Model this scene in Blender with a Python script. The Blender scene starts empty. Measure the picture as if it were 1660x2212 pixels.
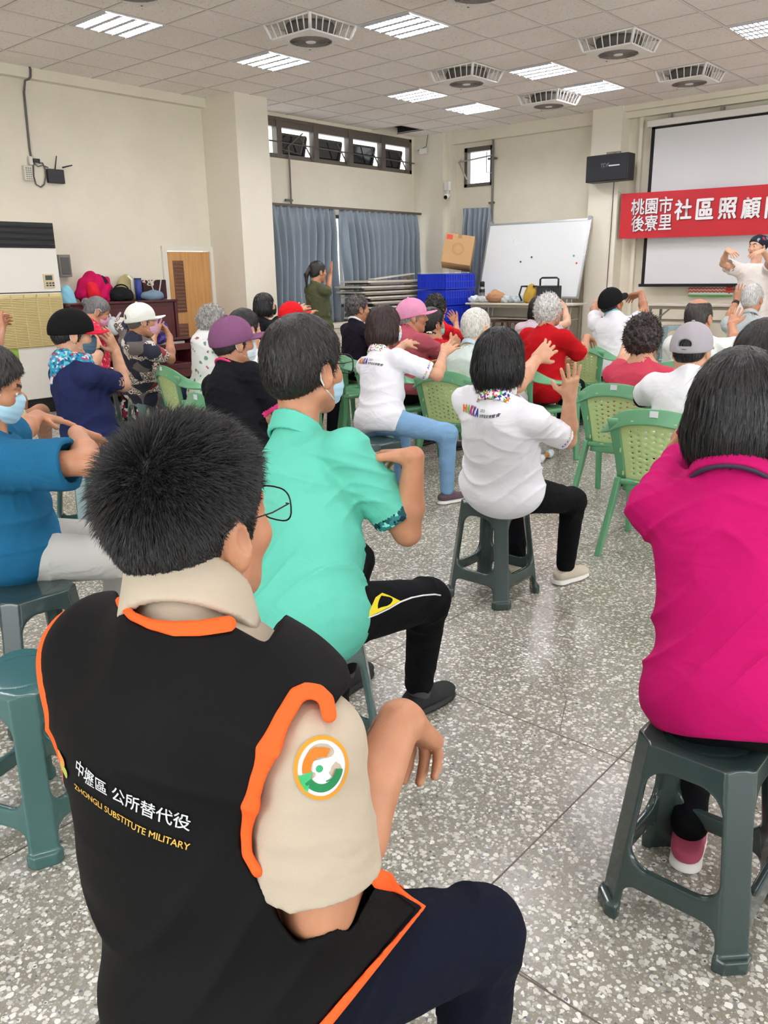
import bpy, math, random
import numpy as np
from mathutils import Vector, Matrix
from mathutils.bvhtree import BVHTree

random.seed(7); RNG = np.random.default_rng(7)
SC = bpy.context.scene
COL = SC.collection

# ------------------------------------------------------------------ camera
FPX, PITCH, ROLL, YAW, CAMH = 1749.1, 0.28646, -0.016265, 0.71964, 1.467
IW, IH = 1660.0, 2212.0
vF = np.array([math.cos(YAW)*math.cos(PITCH), math.sin(YAW)*math.cos(PITCH), -math.sin(PITCH)])
_R = np.array([math.sin(YAW), -math.cos(YAW), 0.0]); _U = np.cross(_R, vF)
vR = math.cos(ROLL)*_R + math.sin(ROLL)*_U
vU = -math.sin(ROLL)*_R + math.cos(ROLL)*_U
CAM = np.array([0, 0, CAMH])
cd = bpy.data.cameras.new('camera'); cam = bpy.data.objects.new('camera', cd); COL.objects.link(cam)
cam.matrix_world = Matrix(((vR[0], vU[0], -vF[0], 0), (vR[1], vU[1], -vF[1], 0), (vR[2], vU[2], -vF[2], CAMH), (0, 0, 0, 1)))
cd.sensor_fit = 'VERTICAL'; cd.sensor_height = 24.0; cd.lens = 24.0*FPX/IH; cd.clip_start = 0.02
SC.camera = cam

# ------------------------------------------------------------------ exposure and daylight
SC.view_settings.view_transform = 'Standard'; SC.view_settings.look = 'None'
SC.view_settings.gamma = 1.0; SC.view_settings.use_curve_mapping = False
SC.view_settings.exposure = 0.32
TUBE = 70.0          # radiance of the fluorescent tubes
# daylight entering through the windows behind and to the right of the viewer
def daylight(name, loc, aim, sx, sy, watts):
    ld = bpy.data.lights.new(name, 'AREA'); ld.shape = 'RECTANGLE'; ld.size = sx; ld.size_y = sy; ld.energy = watts; ld.color = (.90, .95, 1.0)
    o = bpy.data.objects.new(name, ld); COL.objects.link(o); o.location = loc
    o.rotation_euler = Vector(aim).to_track_quat('-Z', 'Z').to_euler(); return o
daylight('daylight_rear', (-3.95, 1.0, 1.85), (1, 0, 0), 11.0, 1.9, 300)
daylight('daylight_side', (3.2, -6.95, 1.85), (0, 1, 0), 12.0, 1.9, 300)
w = bpy.data.worlds.new('sky'); SC.world = w; w.use_nodes = True
w.node_tree.nodes['Background'].inputs[0].default_value = (0.93, 0.97, 1.0, 1)
w.node_tree.nodes['Background'].inputs[1].default_value = 2.2

# ------------------------------------------------------------------ pixel to place helpers (1660 x 2212 frame)
def ray(x, y): return vF + vR*(x-IW/2)/FPX - vU*(y-IH/2)/FPX
def atz(x, y, z): d = ray(x, y); return CAM + d*((z-CAMH)/d[2])
def atX(x, y, X): d = ray(x, y); return CAM + d*(X/d[0])
def atY(x, y, Y): d = ray(x, y); return CAM + d*(Y/d[1])
def atD(x, y, D): return CAM + ray(x, y)*D
def depth(p): return float((np.asarray(p)-CAM) @ vF)
def reach(S, px, L, sg=1):
    """point on the ray of px at distance L from S (sg=-1 the nearer one, 1 the farther one)"""
    d = ray(*px); d = d/np.linalg.norm(d); o = CAM-S
    b = o @ d; c = o @ o - L*L; q = b*b-c
    t = -b + (sg*math.sqrt(q) if q > 0 else 0.0)
    p = CAM + d*t
    if q <= 0: p = S + (p-S)/np.linalg.norm(p-S)*L
    return p
def nrm(v): v = np.asarray(v, float); return v/max(1e-9, np.linalg.norm(v))

# ------------------------------------------------------------------ materials
def lin(h):
    if isinstance(h, str):
        h = h.lstrip('#'); c = [int(h[i:i+2], 16)/255 for i in (0, 2, 4)]
    else: c = h
    return tuple((v/12.92 if v <= .04045 else ((v+.055)/1.055)**2.4) for v in c) + (1.0,)
MATS = {}
def newmat(name):
    m = bpy.data.materials.new(name); m.use_nodes = True
    return m, m.node_tree, m.node_tree.nodes['Principled BSDF']
def N(nt, t, **kw):
    n = nt.nodes.new(t)
    for k, v in kw.items():
        if k in n.inputs.keys() if hasattr(n.inputs, 'keys') else False: n.inputs[k].default_value = v
        else: setattr(n, k, v)
    return n
def mat(name, col, rough=.6, spec=.5, metal=0.0, bump=None, var=None, sheen=0.0, trans=0.0, coat=0.0):
    """plain principled surface; bump=(scale, strength), var=(scale, amount) soft colour variation"""
    if name in MATS: return MATS[name]
    m, nt, b = newmat(name); L = nt.links
    c = lin(col); b.inputs['Base Color'].default_value = c
    b.inputs['Roughness'].default_value = rough; b.inputs['Specular IOR Level'].default_value = spec
    b.inputs['Metallic'].default_value = metal; b.inputs['Sheen Weight'].default_value = sheen
    b.inputs['Transmission Weight'].default_value = trans; b.inputs['Coat Weight'].default_value = coat
    if var or bump: tc = N(nt, 'ShaderNodeTexCoord')
    if var:
        n = N(nt, 'ShaderNodeTexNoise'); n.inputs['Scale'].default_value = var[0]; n.inputs['Detail'].default_value = 4
        L.new(tc.outputs['Object'], n.inputs['Vector'])
        mx = N(nt, 'ShaderNodeMix', data_type='RGBA'); a = var[1]
        mx.inputs[6].default_value = tuple(v*(1-a) for v in c[:3])+(1,); mx.inputs[7].default_value = tuple(min(1, v*(1+a)) for v in c[:3])+(1,)
        L.new(n.outputs['Fac'], mx.inputs[0]); L.new(mx.outputs[2], b.inputs['Base Color'])
    if bump:
        n = N(nt, 'ShaderNodeTexNoise'); n.inputs['Scale'].default_value = bump[0]; n.inputs['Detail'].default_value = 3
        L.new(tc.outputs['Object'], n.inputs['Vector'])
        bp = N(nt, 'ShaderNodeBump'); bp.inputs['Strength'].default_value = bump[1]; bp.inputs['Distance'].default_value = .01
        L.new(n.outputs['Fac'], bp.inputs['Height']); L.new(bp.outputs[0], b.inputs['Normal'])
    MATS[name] = m; return m
def cloth(name, col, rough=.85):
    """woven cloth: fine weave plus soft wrinkles in the relief"""
    if name in MATS: return MATS[name]
    m = mat(name, col, rough, .12, bump=(420, .12), var=(6, .05)); nt = m.node_tree; L = nt.links; b = nt.nodes['Principled BSDF']
    tc = N(nt, 'ShaderNodeTexCoord'); n = N(nt, 'ShaderNodeTexNoise'); n.inputs['Scale'].default_value = 5; n.inputs['Detail'].default_value = 2.5; n.inputs['Distortion'].default_value = 1.2
    mp = N(nt, 'ShaderNodeMapping'); mp.inputs['Scale'].default_value = (1, 1, 1.7); L.new(tc.outputs['Object'], mp.inputs[0]); L.new(mp.outputs[0], n.inputs['Vector'])
    old = b.inputs['Normal'].links[0].from_node; bp = N(nt, 'ShaderNodeBump'); bp.inputs['Strength'].default_value = .42; bp.inputs['Distance'].default_value = .035
    L.new(n.outputs['Fac'], bp.inputs['Height']); L.new(old.outputs[0], bp.inputs['Normal']); L.new(bp.outputs[0], b.inputs['Normal'])
    return m
def glassmat(name):
    if name in MATS: return MATS[name]
    m = bpy.data.materials.new(name); m.use_nodes = True; nt = m.node_tree; nt.nodes.clear()
    o = N(nt, 'ShaderNodeOutputMaterial'); t = N(nt, 'ShaderNodeBsdfTransparent'); g = N(nt, 'ShaderNodeBsdfGlossy'); g.inputs['Roughness'].default_value = .02; x = N(nt, 'ShaderNodeMixShader'); x.inputs[0].default_value = .05; nt.links.new(t.outputs[0], x.inputs[1]); nt.links.new(g.outputs[0], x.inputs[2]); nt.links.new(x.outputs[0], o.inputs[0])
    MATS[name] = m; return m
def emit(name, col, s):
    if name in MATS: return MATS[name]
    m, nt, b = newmat(name); b.inputs['Base Color'].default_value = lin(col)
    b.inputs['Emission Color'].default_value = lin(col); b.inputs['Emission Strength'].default_value = s
    MATS[name] = m; return m
def ramp(nt, fac, stops, interp='LINEAR'):
    r = N(nt, 'ShaderNodeValToRGB'); r.color_ramp.interpolation = interp
    e = r.color_ramp.elements
    while len(e) < len(stops): e.new(.5)
    for i, (p, c) in enumerate(stops): e[i].position = p; e[i].color = c if len(c) == 4 else tuple(c)+(1,)
    nt.links.new(fac, r.inputs[0]); return r
def patterned(name, stops, scale, kind='voronoi', rough=.8, stretch=(1, 1, 1)):
    """printed cloth: cells of several colours"""
    if name in MATS: return MATS[name]
    m, nt, b = newmat(name); L = nt.links
    tc = N(nt, 'ShaderNodeTexCoord'); mp = N(nt, 'ShaderNodeMapping'); mp.inputs['Scale'].default_value = stretch
    L.new(tc.outputs['Object'], mp.inputs[0])
    if kind == 'voronoi':
        v = N(nt, 'ShaderNodeTexVoronoi'); v.inputs['Scale'].default_value = scale
        sp = N(nt, 'ShaderNodeSeparateColor'); L.new(mp.outputs[0], v.inputs['Vector']); L.new(v.outputs['Color'], sp.inputs[0]); fac = sp.outputs[0]
    elif kind == 'noise':
        v = N(nt, 'ShaderNodeTexNoise'); v.inputs['Scale'].default_value = scale; v.inputs['Detail'].default_value = 2
        L.new(mp.outputs[0], v.inputs['Vector']); fac = v.outputs['Fac']
    elif kind == 'flower':
        v = N(nt, 'ShaderNodeTexVoronoi'); v.inputs['Scale'].default_value = scale
        L.new(mp.outputs[0], v.inputs['Vector']); fac = v.outputs['Distance']
    r = ramp(nt, fac, [(p, lin(c)) for p, c in stops], 'CONSTANT'); L.new(r.outputs[0], b.inputs['Base Color'])
    b.inputs['Roughness'].default_value = rough; b.inputs['Specular IOR Level'].default_value = .25
    MATS[name] = m; return m
def hairmat(name, col, rough=.42):
    if name in MATS: return MATS[name]
    m, nt, b = newmat(name); L = nt.links
    tc = N(nt, 'ShaderNodeTexCoord'); n = N(nt, 'ShaderNodeTexNoise'); n.inputs['Scale'].default_value = 90; n.inputs['Detail'].default_value = 3
    mp = N(nt, 'ShaderNodeMapping'); mp.inputs['Scale'].default_value = (1.6, 1.6, .25)
    L.new(tc.outputs['Object'], mp.inputs[0]); L.new(mp.outputs[0], n.inputs['Vector'])
    c = lin(col); lo = tuple(v*.55 for v in c[:3]); hi = tuple(min(1, v*1.5) for v in c[:3])
    r = ramp(nt, n.outputs['Fac'], [(.3, lo), (.7, hi)]); L.new(r.outputs[0], b.inputs['Base Color'])
    bp = N(nt, 'ShaderNodeBump'); bp.inputs['Strength'].default_value = .6; bp.inputs['Distance'].default_value = .004
    L.new(n.outputs['Fac'], bp.inputs['Height']); L.new(bp.outputs[0], b.inputs['Normal'])
    b.inputs['Roughness'].default_value = rough; b.inputs['Specular IOR Level'].default_value = .45
    MATS[name] = m; return m

# ------------------------------------------------------------------ object helpers
def tag(o, label=None, cat=None, group=None, kind=None):
    for k, v in (('label', label), ('category', cat), ('group', group), ('kind', kind)):
        if v: o[k] = v
    return o
def empty(name, loc=(0, 0, 0), rz=0.0, label=None, cat=None, group=None):
    o = bpy.data.objects.new(name, None); COL.objects.link(o); o.empty_display_size = .1
    o.location = tuple(loc); o.rotation_euler = (0, 0, rz); return tag(o, label, cat, group)
def link(name, me, parent=None):
    o = bpy.data.objects.new(name, me); COL.objects.link(o)
    if parent is not None: o.parent = parent
    return o
def mesh(name, V, F, mats, parent=None, idx=None, smooth=True, norms=None):
    """V: n x 3 ; F: m x 3/4 array or list of tuples"""
    me = bpy.data.meshes.new(name); V = np.asarray(V, np.float32)
    if isinstance(F, np.ndarray):
        k = F.shape[1]; nf = len(F)
        me.vertices.add(len(V)); me.vertices.foreach_set('co', V.ravel())
        me.loops.add(nf*k); me.loops.foreach_set('vertex_index', F.astype(np.int32).ravel())
        me.polygons.add(nf); me.polygons.foreach_set('loop_start', np.arange(0, nf*k, k, dtype=np.int32))
        me.update(calc_edges=True)
    else:
        me.from_pydata([tuple(v) for v in V], [], [tuple(f) for f in F]); me.update()
    me.polygons.foreach_set('use_smooth', np.full(len(me.polygons), bool(smooth)))
    for m in (mats if isinstance(mats, (list, tuple)) else [mats]): me.materials.append(m)
    if idx is not None: me.polygons.foreach_set('material_index', np.asarray(idx, np.int32))
    if norms is not None: me.normals_split_custom_set_from_vertices([tuple(v) for v in norms])
    return link(name, me, parent)
class MB:
    """collects shapes into ONE mesh"""
    def __init__(s): s.v = []; s.f = []; s.m = []; s.cur = 0
    def quadmesh(s, V, F):
        o = len(s.v); s.v += [tuple(v) for v in V]
        for f in F: s.f.append(tuple(i+o for i in f)); s.m.append(s.cur)
    def box(s, c, d, M=None):
        c = np.asarray(c, float); h = np.asarray(d, float)/2
        P = np.array([(x, y, z) for x in (-1, 1) for y in (-1, 1) for z in (-1, 1)])*h
        if M is not None: P = P @ np.asarray(M).T
        s.quadmesh(P+c, [(0, 1, 3, 2), (4, 6, 7, 5), (0, 4, 5, 1), (2, 3, 7, 6), (0, 2, 6, 4), (1, 5, 7, 3)])
    def bx(s, x0, x1, y0, y1, z0, z1): s.box(((x0+x1)/2, (y0+y1)/2, (z0+z1)/2), (abs(x1-x0), abs(y1-y0), abs(z1-z0)))
    def tube(s, P, r, n=8, caps=True):
        P = [np.asarray(p, float) for p in P]; m = len(P)
        R = [r]*m if np.isscalar(r) else list(r)
        t0 = nrm(P[1]-P[0]); a = np.array([0, 0, 1.]) if abs(t0[2]) < .9 else np.array([1., 0, 0])
        u = nrm(np.cross(t0, a)); V = []
        for i in range(m):
            t = nrm(P[min(i+1, m-1)]-P[max(i-1, 0)]); u = nrm(u-t*(u@t)); v = np.cross(t, u)
            for k in range(n):
                g = 2*math.pi*k/n; V.append(P[i]+R[i]*(math.cos(g)*u+math.sin(g)*v))
        F = [(i*n+k, i*n+(k+1) % n, (i+1)*n+(k+1) % n, (i+1)*n+k) for i in range(m-1) for k in range(n)]
        if caps: F += [tuple(range(n-1, -1, -1)), tuple(range((m-1)*n, m*n))]
        s.quadmesh(V, F)
    def ribbon(s, P, W, T, wid, th):
        """swept box section: P centres, W width directions, T thickness directions"""
        V = []; m = len(P)
        for p, wv, tv, a in zip(P, W, T, wid):
            p = np.asarray(p, float); wv = nrm(wv); tv = nrm(tv)
            for sw, st in ((-1, -1), (-.8, -1.25), (.8, -1.25), (1, -1), (1, 1), (.8, 1.25), (-.8, 1.25), (-1, 1)): V.append(p+wv*a/2*sw+tv*th/2*st/1.25)
        n = 8
        F = [(i*n+k, i*n+(k+1) % n, (i+1)*n+(k+1) % n, (i+1)*n+k) for i in range(m-1) for k in range(n)]
        F += [tuple(range(n-1, -1, -1)), tuple(range((m-1)*n, m*n))]
        s.quadmesh(V, F)
    def lathe(s, prof, c=(0, 0, 0), n=24, M=None):
        V = []; c = np.asarray(c, float)
        for r, z in prof:
            for k in range(n):
                g = 2*math.pi*k/n; p = np.array([r*math.cos(g), r*math.sin(g), z])
                V.append(c+(np.asarray(M) @ p if M is not None else p))
        m = len(prof)
        s.quadmesh(V, [(i*n+k, i*n+(k+1) % n, (i+1)*n+(k+1) % n, (i+1)*n+k) for i in range(m-1) for k in range(n)]+[tuple(range(n-1, -1, -1)), tuple(range((m-1)*n, m*n))])
    def build(s, name, mats, parent=None, smooth=False, bevel=0.0, auto=True):
        o = mesh(name, s.v, s.f, mats, parent, s.m if isinstance(mats, (list, tuple)) else None, smooth)
        if bevel:
            b = o.modifiers.new('edge', 'BEVEL'); b.width = bevel; b.segments = 2; b.limit_method = 'ANGLE'; b.angle_limit = math.radians(40)
            o.data.polygons.foreach_set('use_smooth', [True]*len(o.data.polygons))
            wn = o.modifiers.new('wn', 'WEIGHTED_NORMAL'); wn.keep_sharp = True
        return o
def bx(name, m, x0, x1, y0, y1, z0, z1, parent=None, bevel=0.0):
    b = MB(); b.bx(x0, x1, y0, y1, z0, z1); return b.build(name, m, parent, bevel=bevel)
def copy_tree(o, parent=None):
    c = o.copy(); COL.objects.link(c)
    if parent is not None: c.parent = parent
    for ch in [q for q in bpy.data.objects if q.parent == o]: copy_tree(ch, c)
    return c
def text_geo(s, size=1.0, bold=0.0, align='LEFT', res=3):
    """lettering as flat triangles: (V, F) in the xy plane"""
    cu = bpy.data.curves.new('lettering', 'FONT'); cu.body = s; cu.size = size; cu.align_x = align
    cu.resolution_u = res; cu.extrude = 0
    o = bpy.data.objects.new('lettering', cu); COL.objects.link(o)
    me = bpy.data.meshes.new_from_object(o.evaluated_get(bpy.context.evaluated_depsgraph_get()))
    V = np.array([v.co[:] for v in me.vertices]).reshape(-1, 3); F = [tuple(p.vertices) for p in me.polygons]
    bpy.data.objects.remove(o); bpy.data.curves.remove(cu); bpy.data.meshes.remove(me)
    if bold:                                   # heavier strokes: the same outline laid down a few times, slightly shifted
        n = len(V); W = []; G = []
        for k, (dx, dy) in enumerate(((0, 0), (bold, 0), (-bold, 0), (0, bold*.8), (0, -bold*.8))):
            W.append(V+np.array([dx, dy, 0])*size); G += [tuple(i+k*n for i in f) for f in F]
        V, F = np.concatenate(W), G
    return V, F

# ------------------------------------------------------------------ signed distance modelling (smooth solids)
class SDF:
    def __init__(s): s.p = []; s.warps = []
    def add(s, fn, lo, hi, k=.02, op='u'): s.p.append((fn, np.asarray(lo, float), np.asarray(hi, float), k, op)); return s
    def cap(s, a, b, ra, rb=None, k=.02, op='u'):
        a = np.asarray(a, float); b = np.asarray(b, float); rb = ra if rb is None else rb
        d = b-a; L2 = float(d@d)+1e-12; m = max(ra, rb)
        def fn(x, y, z):
            px, py, pz = x-a[0], y-a[1], z-a[2]
            t = np.clip((px*d[0]+py*d[1]+pz*d[2])/L2, 0, 1)
            return np.sqrt((px-t*d[0])**2+(py-t*d[1])**2+(pz-t*d[2])**2)-(ra+(rb-ra)*t)
        return s.add(fn, np.minimum(a, b)-m, np.maximum(a, b)+m, k, op)
    def ell(s, c, r, M=None, k=.02, op='u'):
        c = np.asarray(c, float); r = np.asarray(r, float); M = np.eye(3) if M is None else np.asarray(M, float)  # columns = axes
        e = np.sqrt(((M*r)**2).sum(1))
        def fn(x, y, z):
            px, py, pz = x-c[0], y-c[1], z-c[2]
            q = [(px*M[0, i]+py*M[1, i]+pz*M[2, i])/r[i] for i in range(3)]
            k0 = np.sqrt(q[0]**2+q[1]**2+q[2]**2)
            k1 = np.sqrt((q[0]/r[0])**2+(q[1]/r[1])**2+(q[2]/r[2])**2)+1e-9
            return k0*(k0-1)/k1
        return s.add(fn, c-e, c+e, k, op)
    def box(s, c, h, M=None, r=.01, k=.01, op='u'):
        c = np.asarray(c, float); h = np.asarray(h, float); M = np.eye(3) if M is None else np.asarray(M, float)
        e = (np.abs(M)*h).sum(1)
        def fn(x, y, z):
            px, py, pz = x-c[0], y-c[1], z-c[2]
            q = [np.abs(px*M[0, i]+py*M[1, i]+pz*M[2, i])-h[i]+r for i in range(3)]
            return np.sqrt(np.maximum(q[0], 0)**2+np.maximum(q[1], 0)**2+np.maximum(q[2], 0)**2)+np.minimum(np.maximum(q[0], np.maximum(q[1], q[2])), 0)-r
        return s.add(fn, c-e, c+e, k, op)
    def cut(s, p, n, k=.004):
        """keep the side opposite to n"""
        p = np.asarray(p, float); n = nrm(n)
        return s.add(lambda x, y, z: (x-p[0])*n[0]+(y-p[1])*n[1]+(z-p[2])*n[2], [-1e9]*3, [1e9]*3, k, 'i')
    def fn(s, f, lo, hi, k=.01, op='u'): return s.add(f, lo, hi, k, op)
    def ev(s, x, y, z):
        A = None
        for fn, l, u, k, op in s.p:
            d = fn(x, y, z)
            if A is None: A = d+np.zeros_like(x+y+z); continue
            if op == 'u': g = np.clip(.5+.5*(A-d)/k, 0, 1); A = A+(d-A)*g-k*g*(1-g)
            else:
                e = d if op == 'i' else -d; g = np.clip(.5-.5*(A-e)/k, 0, 1); A = A+(e-A)*g+k*g*(1-g)
        return A
    def bounds(s):
        L = [p[1] for p in s.p if p[4] == 'u']; Hh = [p[2] for p in s.p if p[4] == 'u']
        return np.min(L, 0), np.max(Hh, 0)
    def poly(s, h, lo=None, hi=None, smooth=1, ret_norm=False):
        b0, b1 = s.bounds()
        lo = b0-3*h if lo is None else np.maximum(np.asarray(lo, float), b0-3*h); hi = b1+3*h if hi is None else np.minimum(np.asarray(hi, float), b1+3*h)
        n = np.maximum(2, np.ceil((hi-lo)/h).astype(int)+1)
        ax = [(lo[i]+h*np.arange(n[i])).astype(np.float32) for i in range(3)]
        F = np.full(tuple(n), .2, np.float32)
        for fn, l, u, k, op in s.p:
            mg = max(k, .004)+3*h
            i0 = np.clip(np.floor((np.maximum(l, -1e6)-mg-lo)/h).astype(int), 0, n); i1 = np.clip(np.ceil((np.minimum(u, 1e6)+mg-lo)/h).astype(int)+1, 0, n)
            if np.any(i1 <= i0): continue
            sl = tuple(slice(a, b) for a, b in zip(i0, i1))
            d = fn(ax[0][sl[0], None, None], ax[1][None, sl[1], None], ax[2][None, None, sl[2]]).astype(np.float32)
            A = F[sl]
            if op == 'u':
                g = np.clip(.5+.5*(A-d)/k, 0, 1); F[sl] = A+(d-A)*g-k*g*(1-g)
            else:
                e = d if op == 'i' else -d
                g = np.clip(.5-.5*(A-e)/k, 0, 1); F[sl] = A+(e-A)*g+k*g*(1-g)
        if s.warps:
            I = np.nonzero(np.abs(F) < .035)
            X, Y, Z = ax[0][I[0]], ax[1][I[1]], ax[2][I[2]]
            for wf in s.warps: F[I] += wf(X, Y, Z).astype(np.float32)
        return nets(F, lo, h, smooth)
def nets(F, lo, h, smooth=1):
    S = F < 0; n = F.shape
    c = np.zeros((n[0]-1, n[1]-1, n[2]-1), np.int8)
    offs = [(a, b, d) for a in (0, 1) for b in (0, 1) for d in (0, 1)]
    for a, b, d in offs: c += S[a:n[0]-1+a, b:n[1]-1+b, d:n[2]-1+d]
    act = (c > 0) & (c < 8); I = np.argwhere(act)
    if len(I) == 0: return np.zeros((0, 3)), np.zeros((0, 4), int)
    vals = np.stack([F[I[:, 0]+a, I[:, 1]+b, I[:, 2]+d] for a, b, d in offs], 1)
    acc = np.zeros((len(I), 3)); cnt = np.zeros(len(I))
    O = np.array(offs, float)
    for i in range(8):
        for j in range(i+1, 8):
            if np.abs(O[i]-O[j]).sum() != 1: continue
            va, vb = vals[:, i], vals[:, j]; m = (va < 0) != (vb < 0)
            t = va[m]/(va[m]-vb[m]); acc[m] += O[i]+t[:, None]*(O[j]-O[i]); cnt[m] += 1
    V = lo+h*(I+acc/cnt[:, None])
    idm = np.full(act.shape, -1, np.int32); idm[tuple(I.T)] = np.arange(len(I))
    Q = []
    for axis in range(3):
        u, v = (axis+1) % 3, (axis+2) % 3
        a = [slice(None)]*3; b = [slice(None)]*3; a[axis] = slice(0, n[axis]-1); b[axis] = slice(1, n[axis])
        s0, s1 = S[tuple(a)], S[tuple(b)]; E = np.argwhere(s0 != s1)
        ok = (E[:, u] > 0) & (E[:, v] > 0) & (E[:, u] < n[u]-1) & (E[:, v] < n[v]-1); E = E[ok]
        if len(E) == 0: continue
        fl = s0[tuple(E.T)]
        def cell(du, dv):
            q = E.copy(); q[:, u] -= du; q[:, v] -= dv; return idm[tuple(q.T)]
        q = np.stack([cell(1, 1), cell(0, 1), cell(0, 0), cell(1, 0)], 1); q[~fl] = q[~fl][:, ::-1]; Q.append(q)
    Q = np.concatenate(Q)
    for _ in range(smooth):
        acc = np.zeros_like(V); cnt = np.zeros(len(V))
        for k in range(4):
            i, j = Q[:, k], Q[:, (k+1) % 4]
            for d in range(3):
                acc[:, d] += np.bincount(i, V[j, d], len(V)) + np.bincount(j, V[i, d], len(V))
            cnt += np.bincount(i, minlength=len(V)) + np.bincount(j, minlength=len(V))
        g = cnt > 0; V[g] = .5*V[g]+.5*acc[g]/cnt[g, None]
    return V, Q
def sub(V, Q, keep):
    """keep only the faces flagged, with their vertices"""
    Q = Q[keep]; u, inv = np.unique(Q, return_inverse=True); return V[u], inv.reshape(Q.shape)
def vnormals(V, Q):
    n = np.cross(V[Q[:, 2]]-V[Q[:, 0]], V[Q[:, 3]]-V[Q[:, 1]]); r = np.zeros_like(V)
    for k in range(4):
        for d in range(3): r[:, d] += np.bincount(Q[:, k], n[:, d], len(V))
    return r/np.maximum(1e-12, np.linalg.norm(r, axis=1))[:, None]
# ================================================================== the room
T = 0.62; CX, CY = -7.0947, -12.2113; ZC = 3.6744
def gx(i): return (i-CX)*T
def gy(j): return (j-CY)*T
XB, YB = -4.0, -7.0           # the room continues behind the viewer
XF, YL = 11.90, 9.40          # front wall, left wall

def terrazzo():
    m, nt, b = newmat('terrazzo'); L = nt.links
    geo = N(nt, 'ShaderNodeNewGeometry')
    nz = N(nt, 'ShaderNodeTexNoise'); nz.inputs['Scale'].default_value = 1.6; nz.inputs['Detail'].default_value = 5
    L.new(geo.outputs['Position'], nz.inputs['Vector'])
    base = ramp(nt, nz.outputs['Fac'], [(.3, lin('#858074')), (.7, lin('#9d988b'))])
    last = base.outputs[0]
    for sc, thr, lo, hi, seed in ((165, .44, '#77756d', '#bcb9ae', 0), (84, .50, '#a3a097', '#e6e4da', 3), (58, .40, '#cfcdc4', '#f8f7f0', 11), (66, .24, '#55585f', '#8d8f93', 23)):
        mp = N(nt, 'ShaderNodeMapping'); mp.inputs['Location'].default_value = (seed, seed*.7, 0); mp.inputs['Rotation'].default_value = (0, 0, seed)
        L.new(geo.outputs['Position'], mp.inputs[0])
        dn = N(nt, 'ShaderNodeTexNoise'); dn.inputs['Scale'].default_value = sc*.9
        L.new(mp.outputs[0], dn.inputs['Vector'])
        vm = N(nt, 'ShaderNodeVectorMath', operation='MULTIPLY_ADD'); vm.inputs[1].default_value = (.010*88/sc,)*3
        L.new(dn.outputs['Color'], vm.inputs[0]); L.new(mp.outputs[0], vm.inputs[2])
        v = N(nt, 'ShaderNodeTexVoronoi'); v.inputs['Scale'].default_value = sc; v.voronoi_dimensions = '2D'
        L.new(vm.outputs[0], v.inputs['Vector'])
        sp = N(nt, 'ShaderNodeSeparateColor'); L.new(v.outputs['Color'], sp.inputs[0])
        th = N(nt, 'ShaderNodeMath', operation='MULTIPLY'); th.inputs[1].default_value = thr*1.25; L.new(sp.outputs[1], th.inputs[0])
        lt = N(nt, 'ShaderNodeMath', operation='LESS_THAN'); L.new(v.outputs['Distance'], lt.inputs[0]); L.new(th.outputs[0], lt.inputs[1])
        pick = N(nt, 'ShaderNodeMath', operation='GREATER_THAN'); pick.inputs[1].default_value = {0: .15, 3: .22, 11: .50, 23: .68}[seed]
        L.new(sp.outputs[2], pick.inputs[0])
        fa = N(nt, 'ShaderNodeMath', operation='MULTIPLY'); L.new(lt.outputs[0], fa.inputs[0]); L.new(pick.outputs[0], fa.inputs[1])
        c = ramp(nt, sp.outputs[0], [(0, lin(lo)), (1, lin(hi))])
        mx = N(nt, 'ShaderNodeMix', data_type='RGBA'); L.new(fa.outputs[0], mx.inputs[0]); L.new(last, mx.inputs[6]); L.new(c.outputs[0], mx.inputs[7]); last = mx.outputs[2]
    # stains
    st = N(nt, 'ShaderNodeTexNoise'); st.inputs['Scale'].default_value = .9; st.inputs['Detail'].default_value = 6; st.inputs['Roughness'].default_value = .7
    L.new(geo.outputs['Position'], st.inputs['Vector'])
    sr = ramp(nt, st.outputs['Fac'], [(.25, (.86, .84, .80)), (.65, (1, 1, 1))])
    mm = N(nt, 'ShaderNodeMix', data_type='RGBA', blend_type='MULTIPLY'); mm.inputs[0].default_value = 1
    L.new(last, mm.inputs[6]); L.new(sr.outputs[0], mm.inputs[7])
    L.new(mm.outputs[2], b.inputs['Base Color'])
    rr = N(nt, 'ShaderNodeTexNoise'); rr.inputs['Scale'].default_value = 3.5; rr.inputs['Detail'].default_value = 6
    L.new(geo.outputs['Position'], rr.inputs['Vector'])
    mr = N(nt, 'ShaderNodeMapRange'); mr.inputs['To Min'].default_value = .20; mr.inputs['To Max'].default_value = .28
    L.new(rr.outputs['Fac'], mr.inputs[0]); L.new(mr.outputs[0], b.inputs['Roughness'])
    b.inputs['Specular IOR Level'].default_value = .45
    return m
def plaster(name, col, dirt=.04):
    m, nt, b = newmat(name); L = nt.links; geo = N(nt, 'ShaderNodeNewGeometry')
    n = N(nt, 'ShaderNodeTexNoise'); n.inputs['Scale'].default_value = 1.3; n.inputs['Detail'].default_value = 7; n.inputs['Roughness'].default_value = .65
    L.new(geo.outputs['Position'], n.inputs['Vector']); c = lin(col)
    r = ramp(nt, n.outputs['Fac'], [(.32, tuple(v*(1-2*dirt) for v in c[:3])), (.6, c[:3])]); L.new(r.outputs[0], b.inputs['Base Color'])
    b.inputs['Roughness'].default_value = .55; b.inputs['Specular IOR Level'].default_value = .3
    n2 = N(nt, 'ShaderNodeTexNoise'); n2.inputs['Scale'].default_value = 60; L.new(geo.outputs['Position'], n2.inputs['Vector'])
    bp = N(nt, 'ShaderNodeBump'); bp.inputs['Strength'].default_value = .08; L.new(n2.outputs['Fac'], bp.inputs['Height']); L.new(bp.outputs[0], b.inputs['Normal'])
    return m
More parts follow.
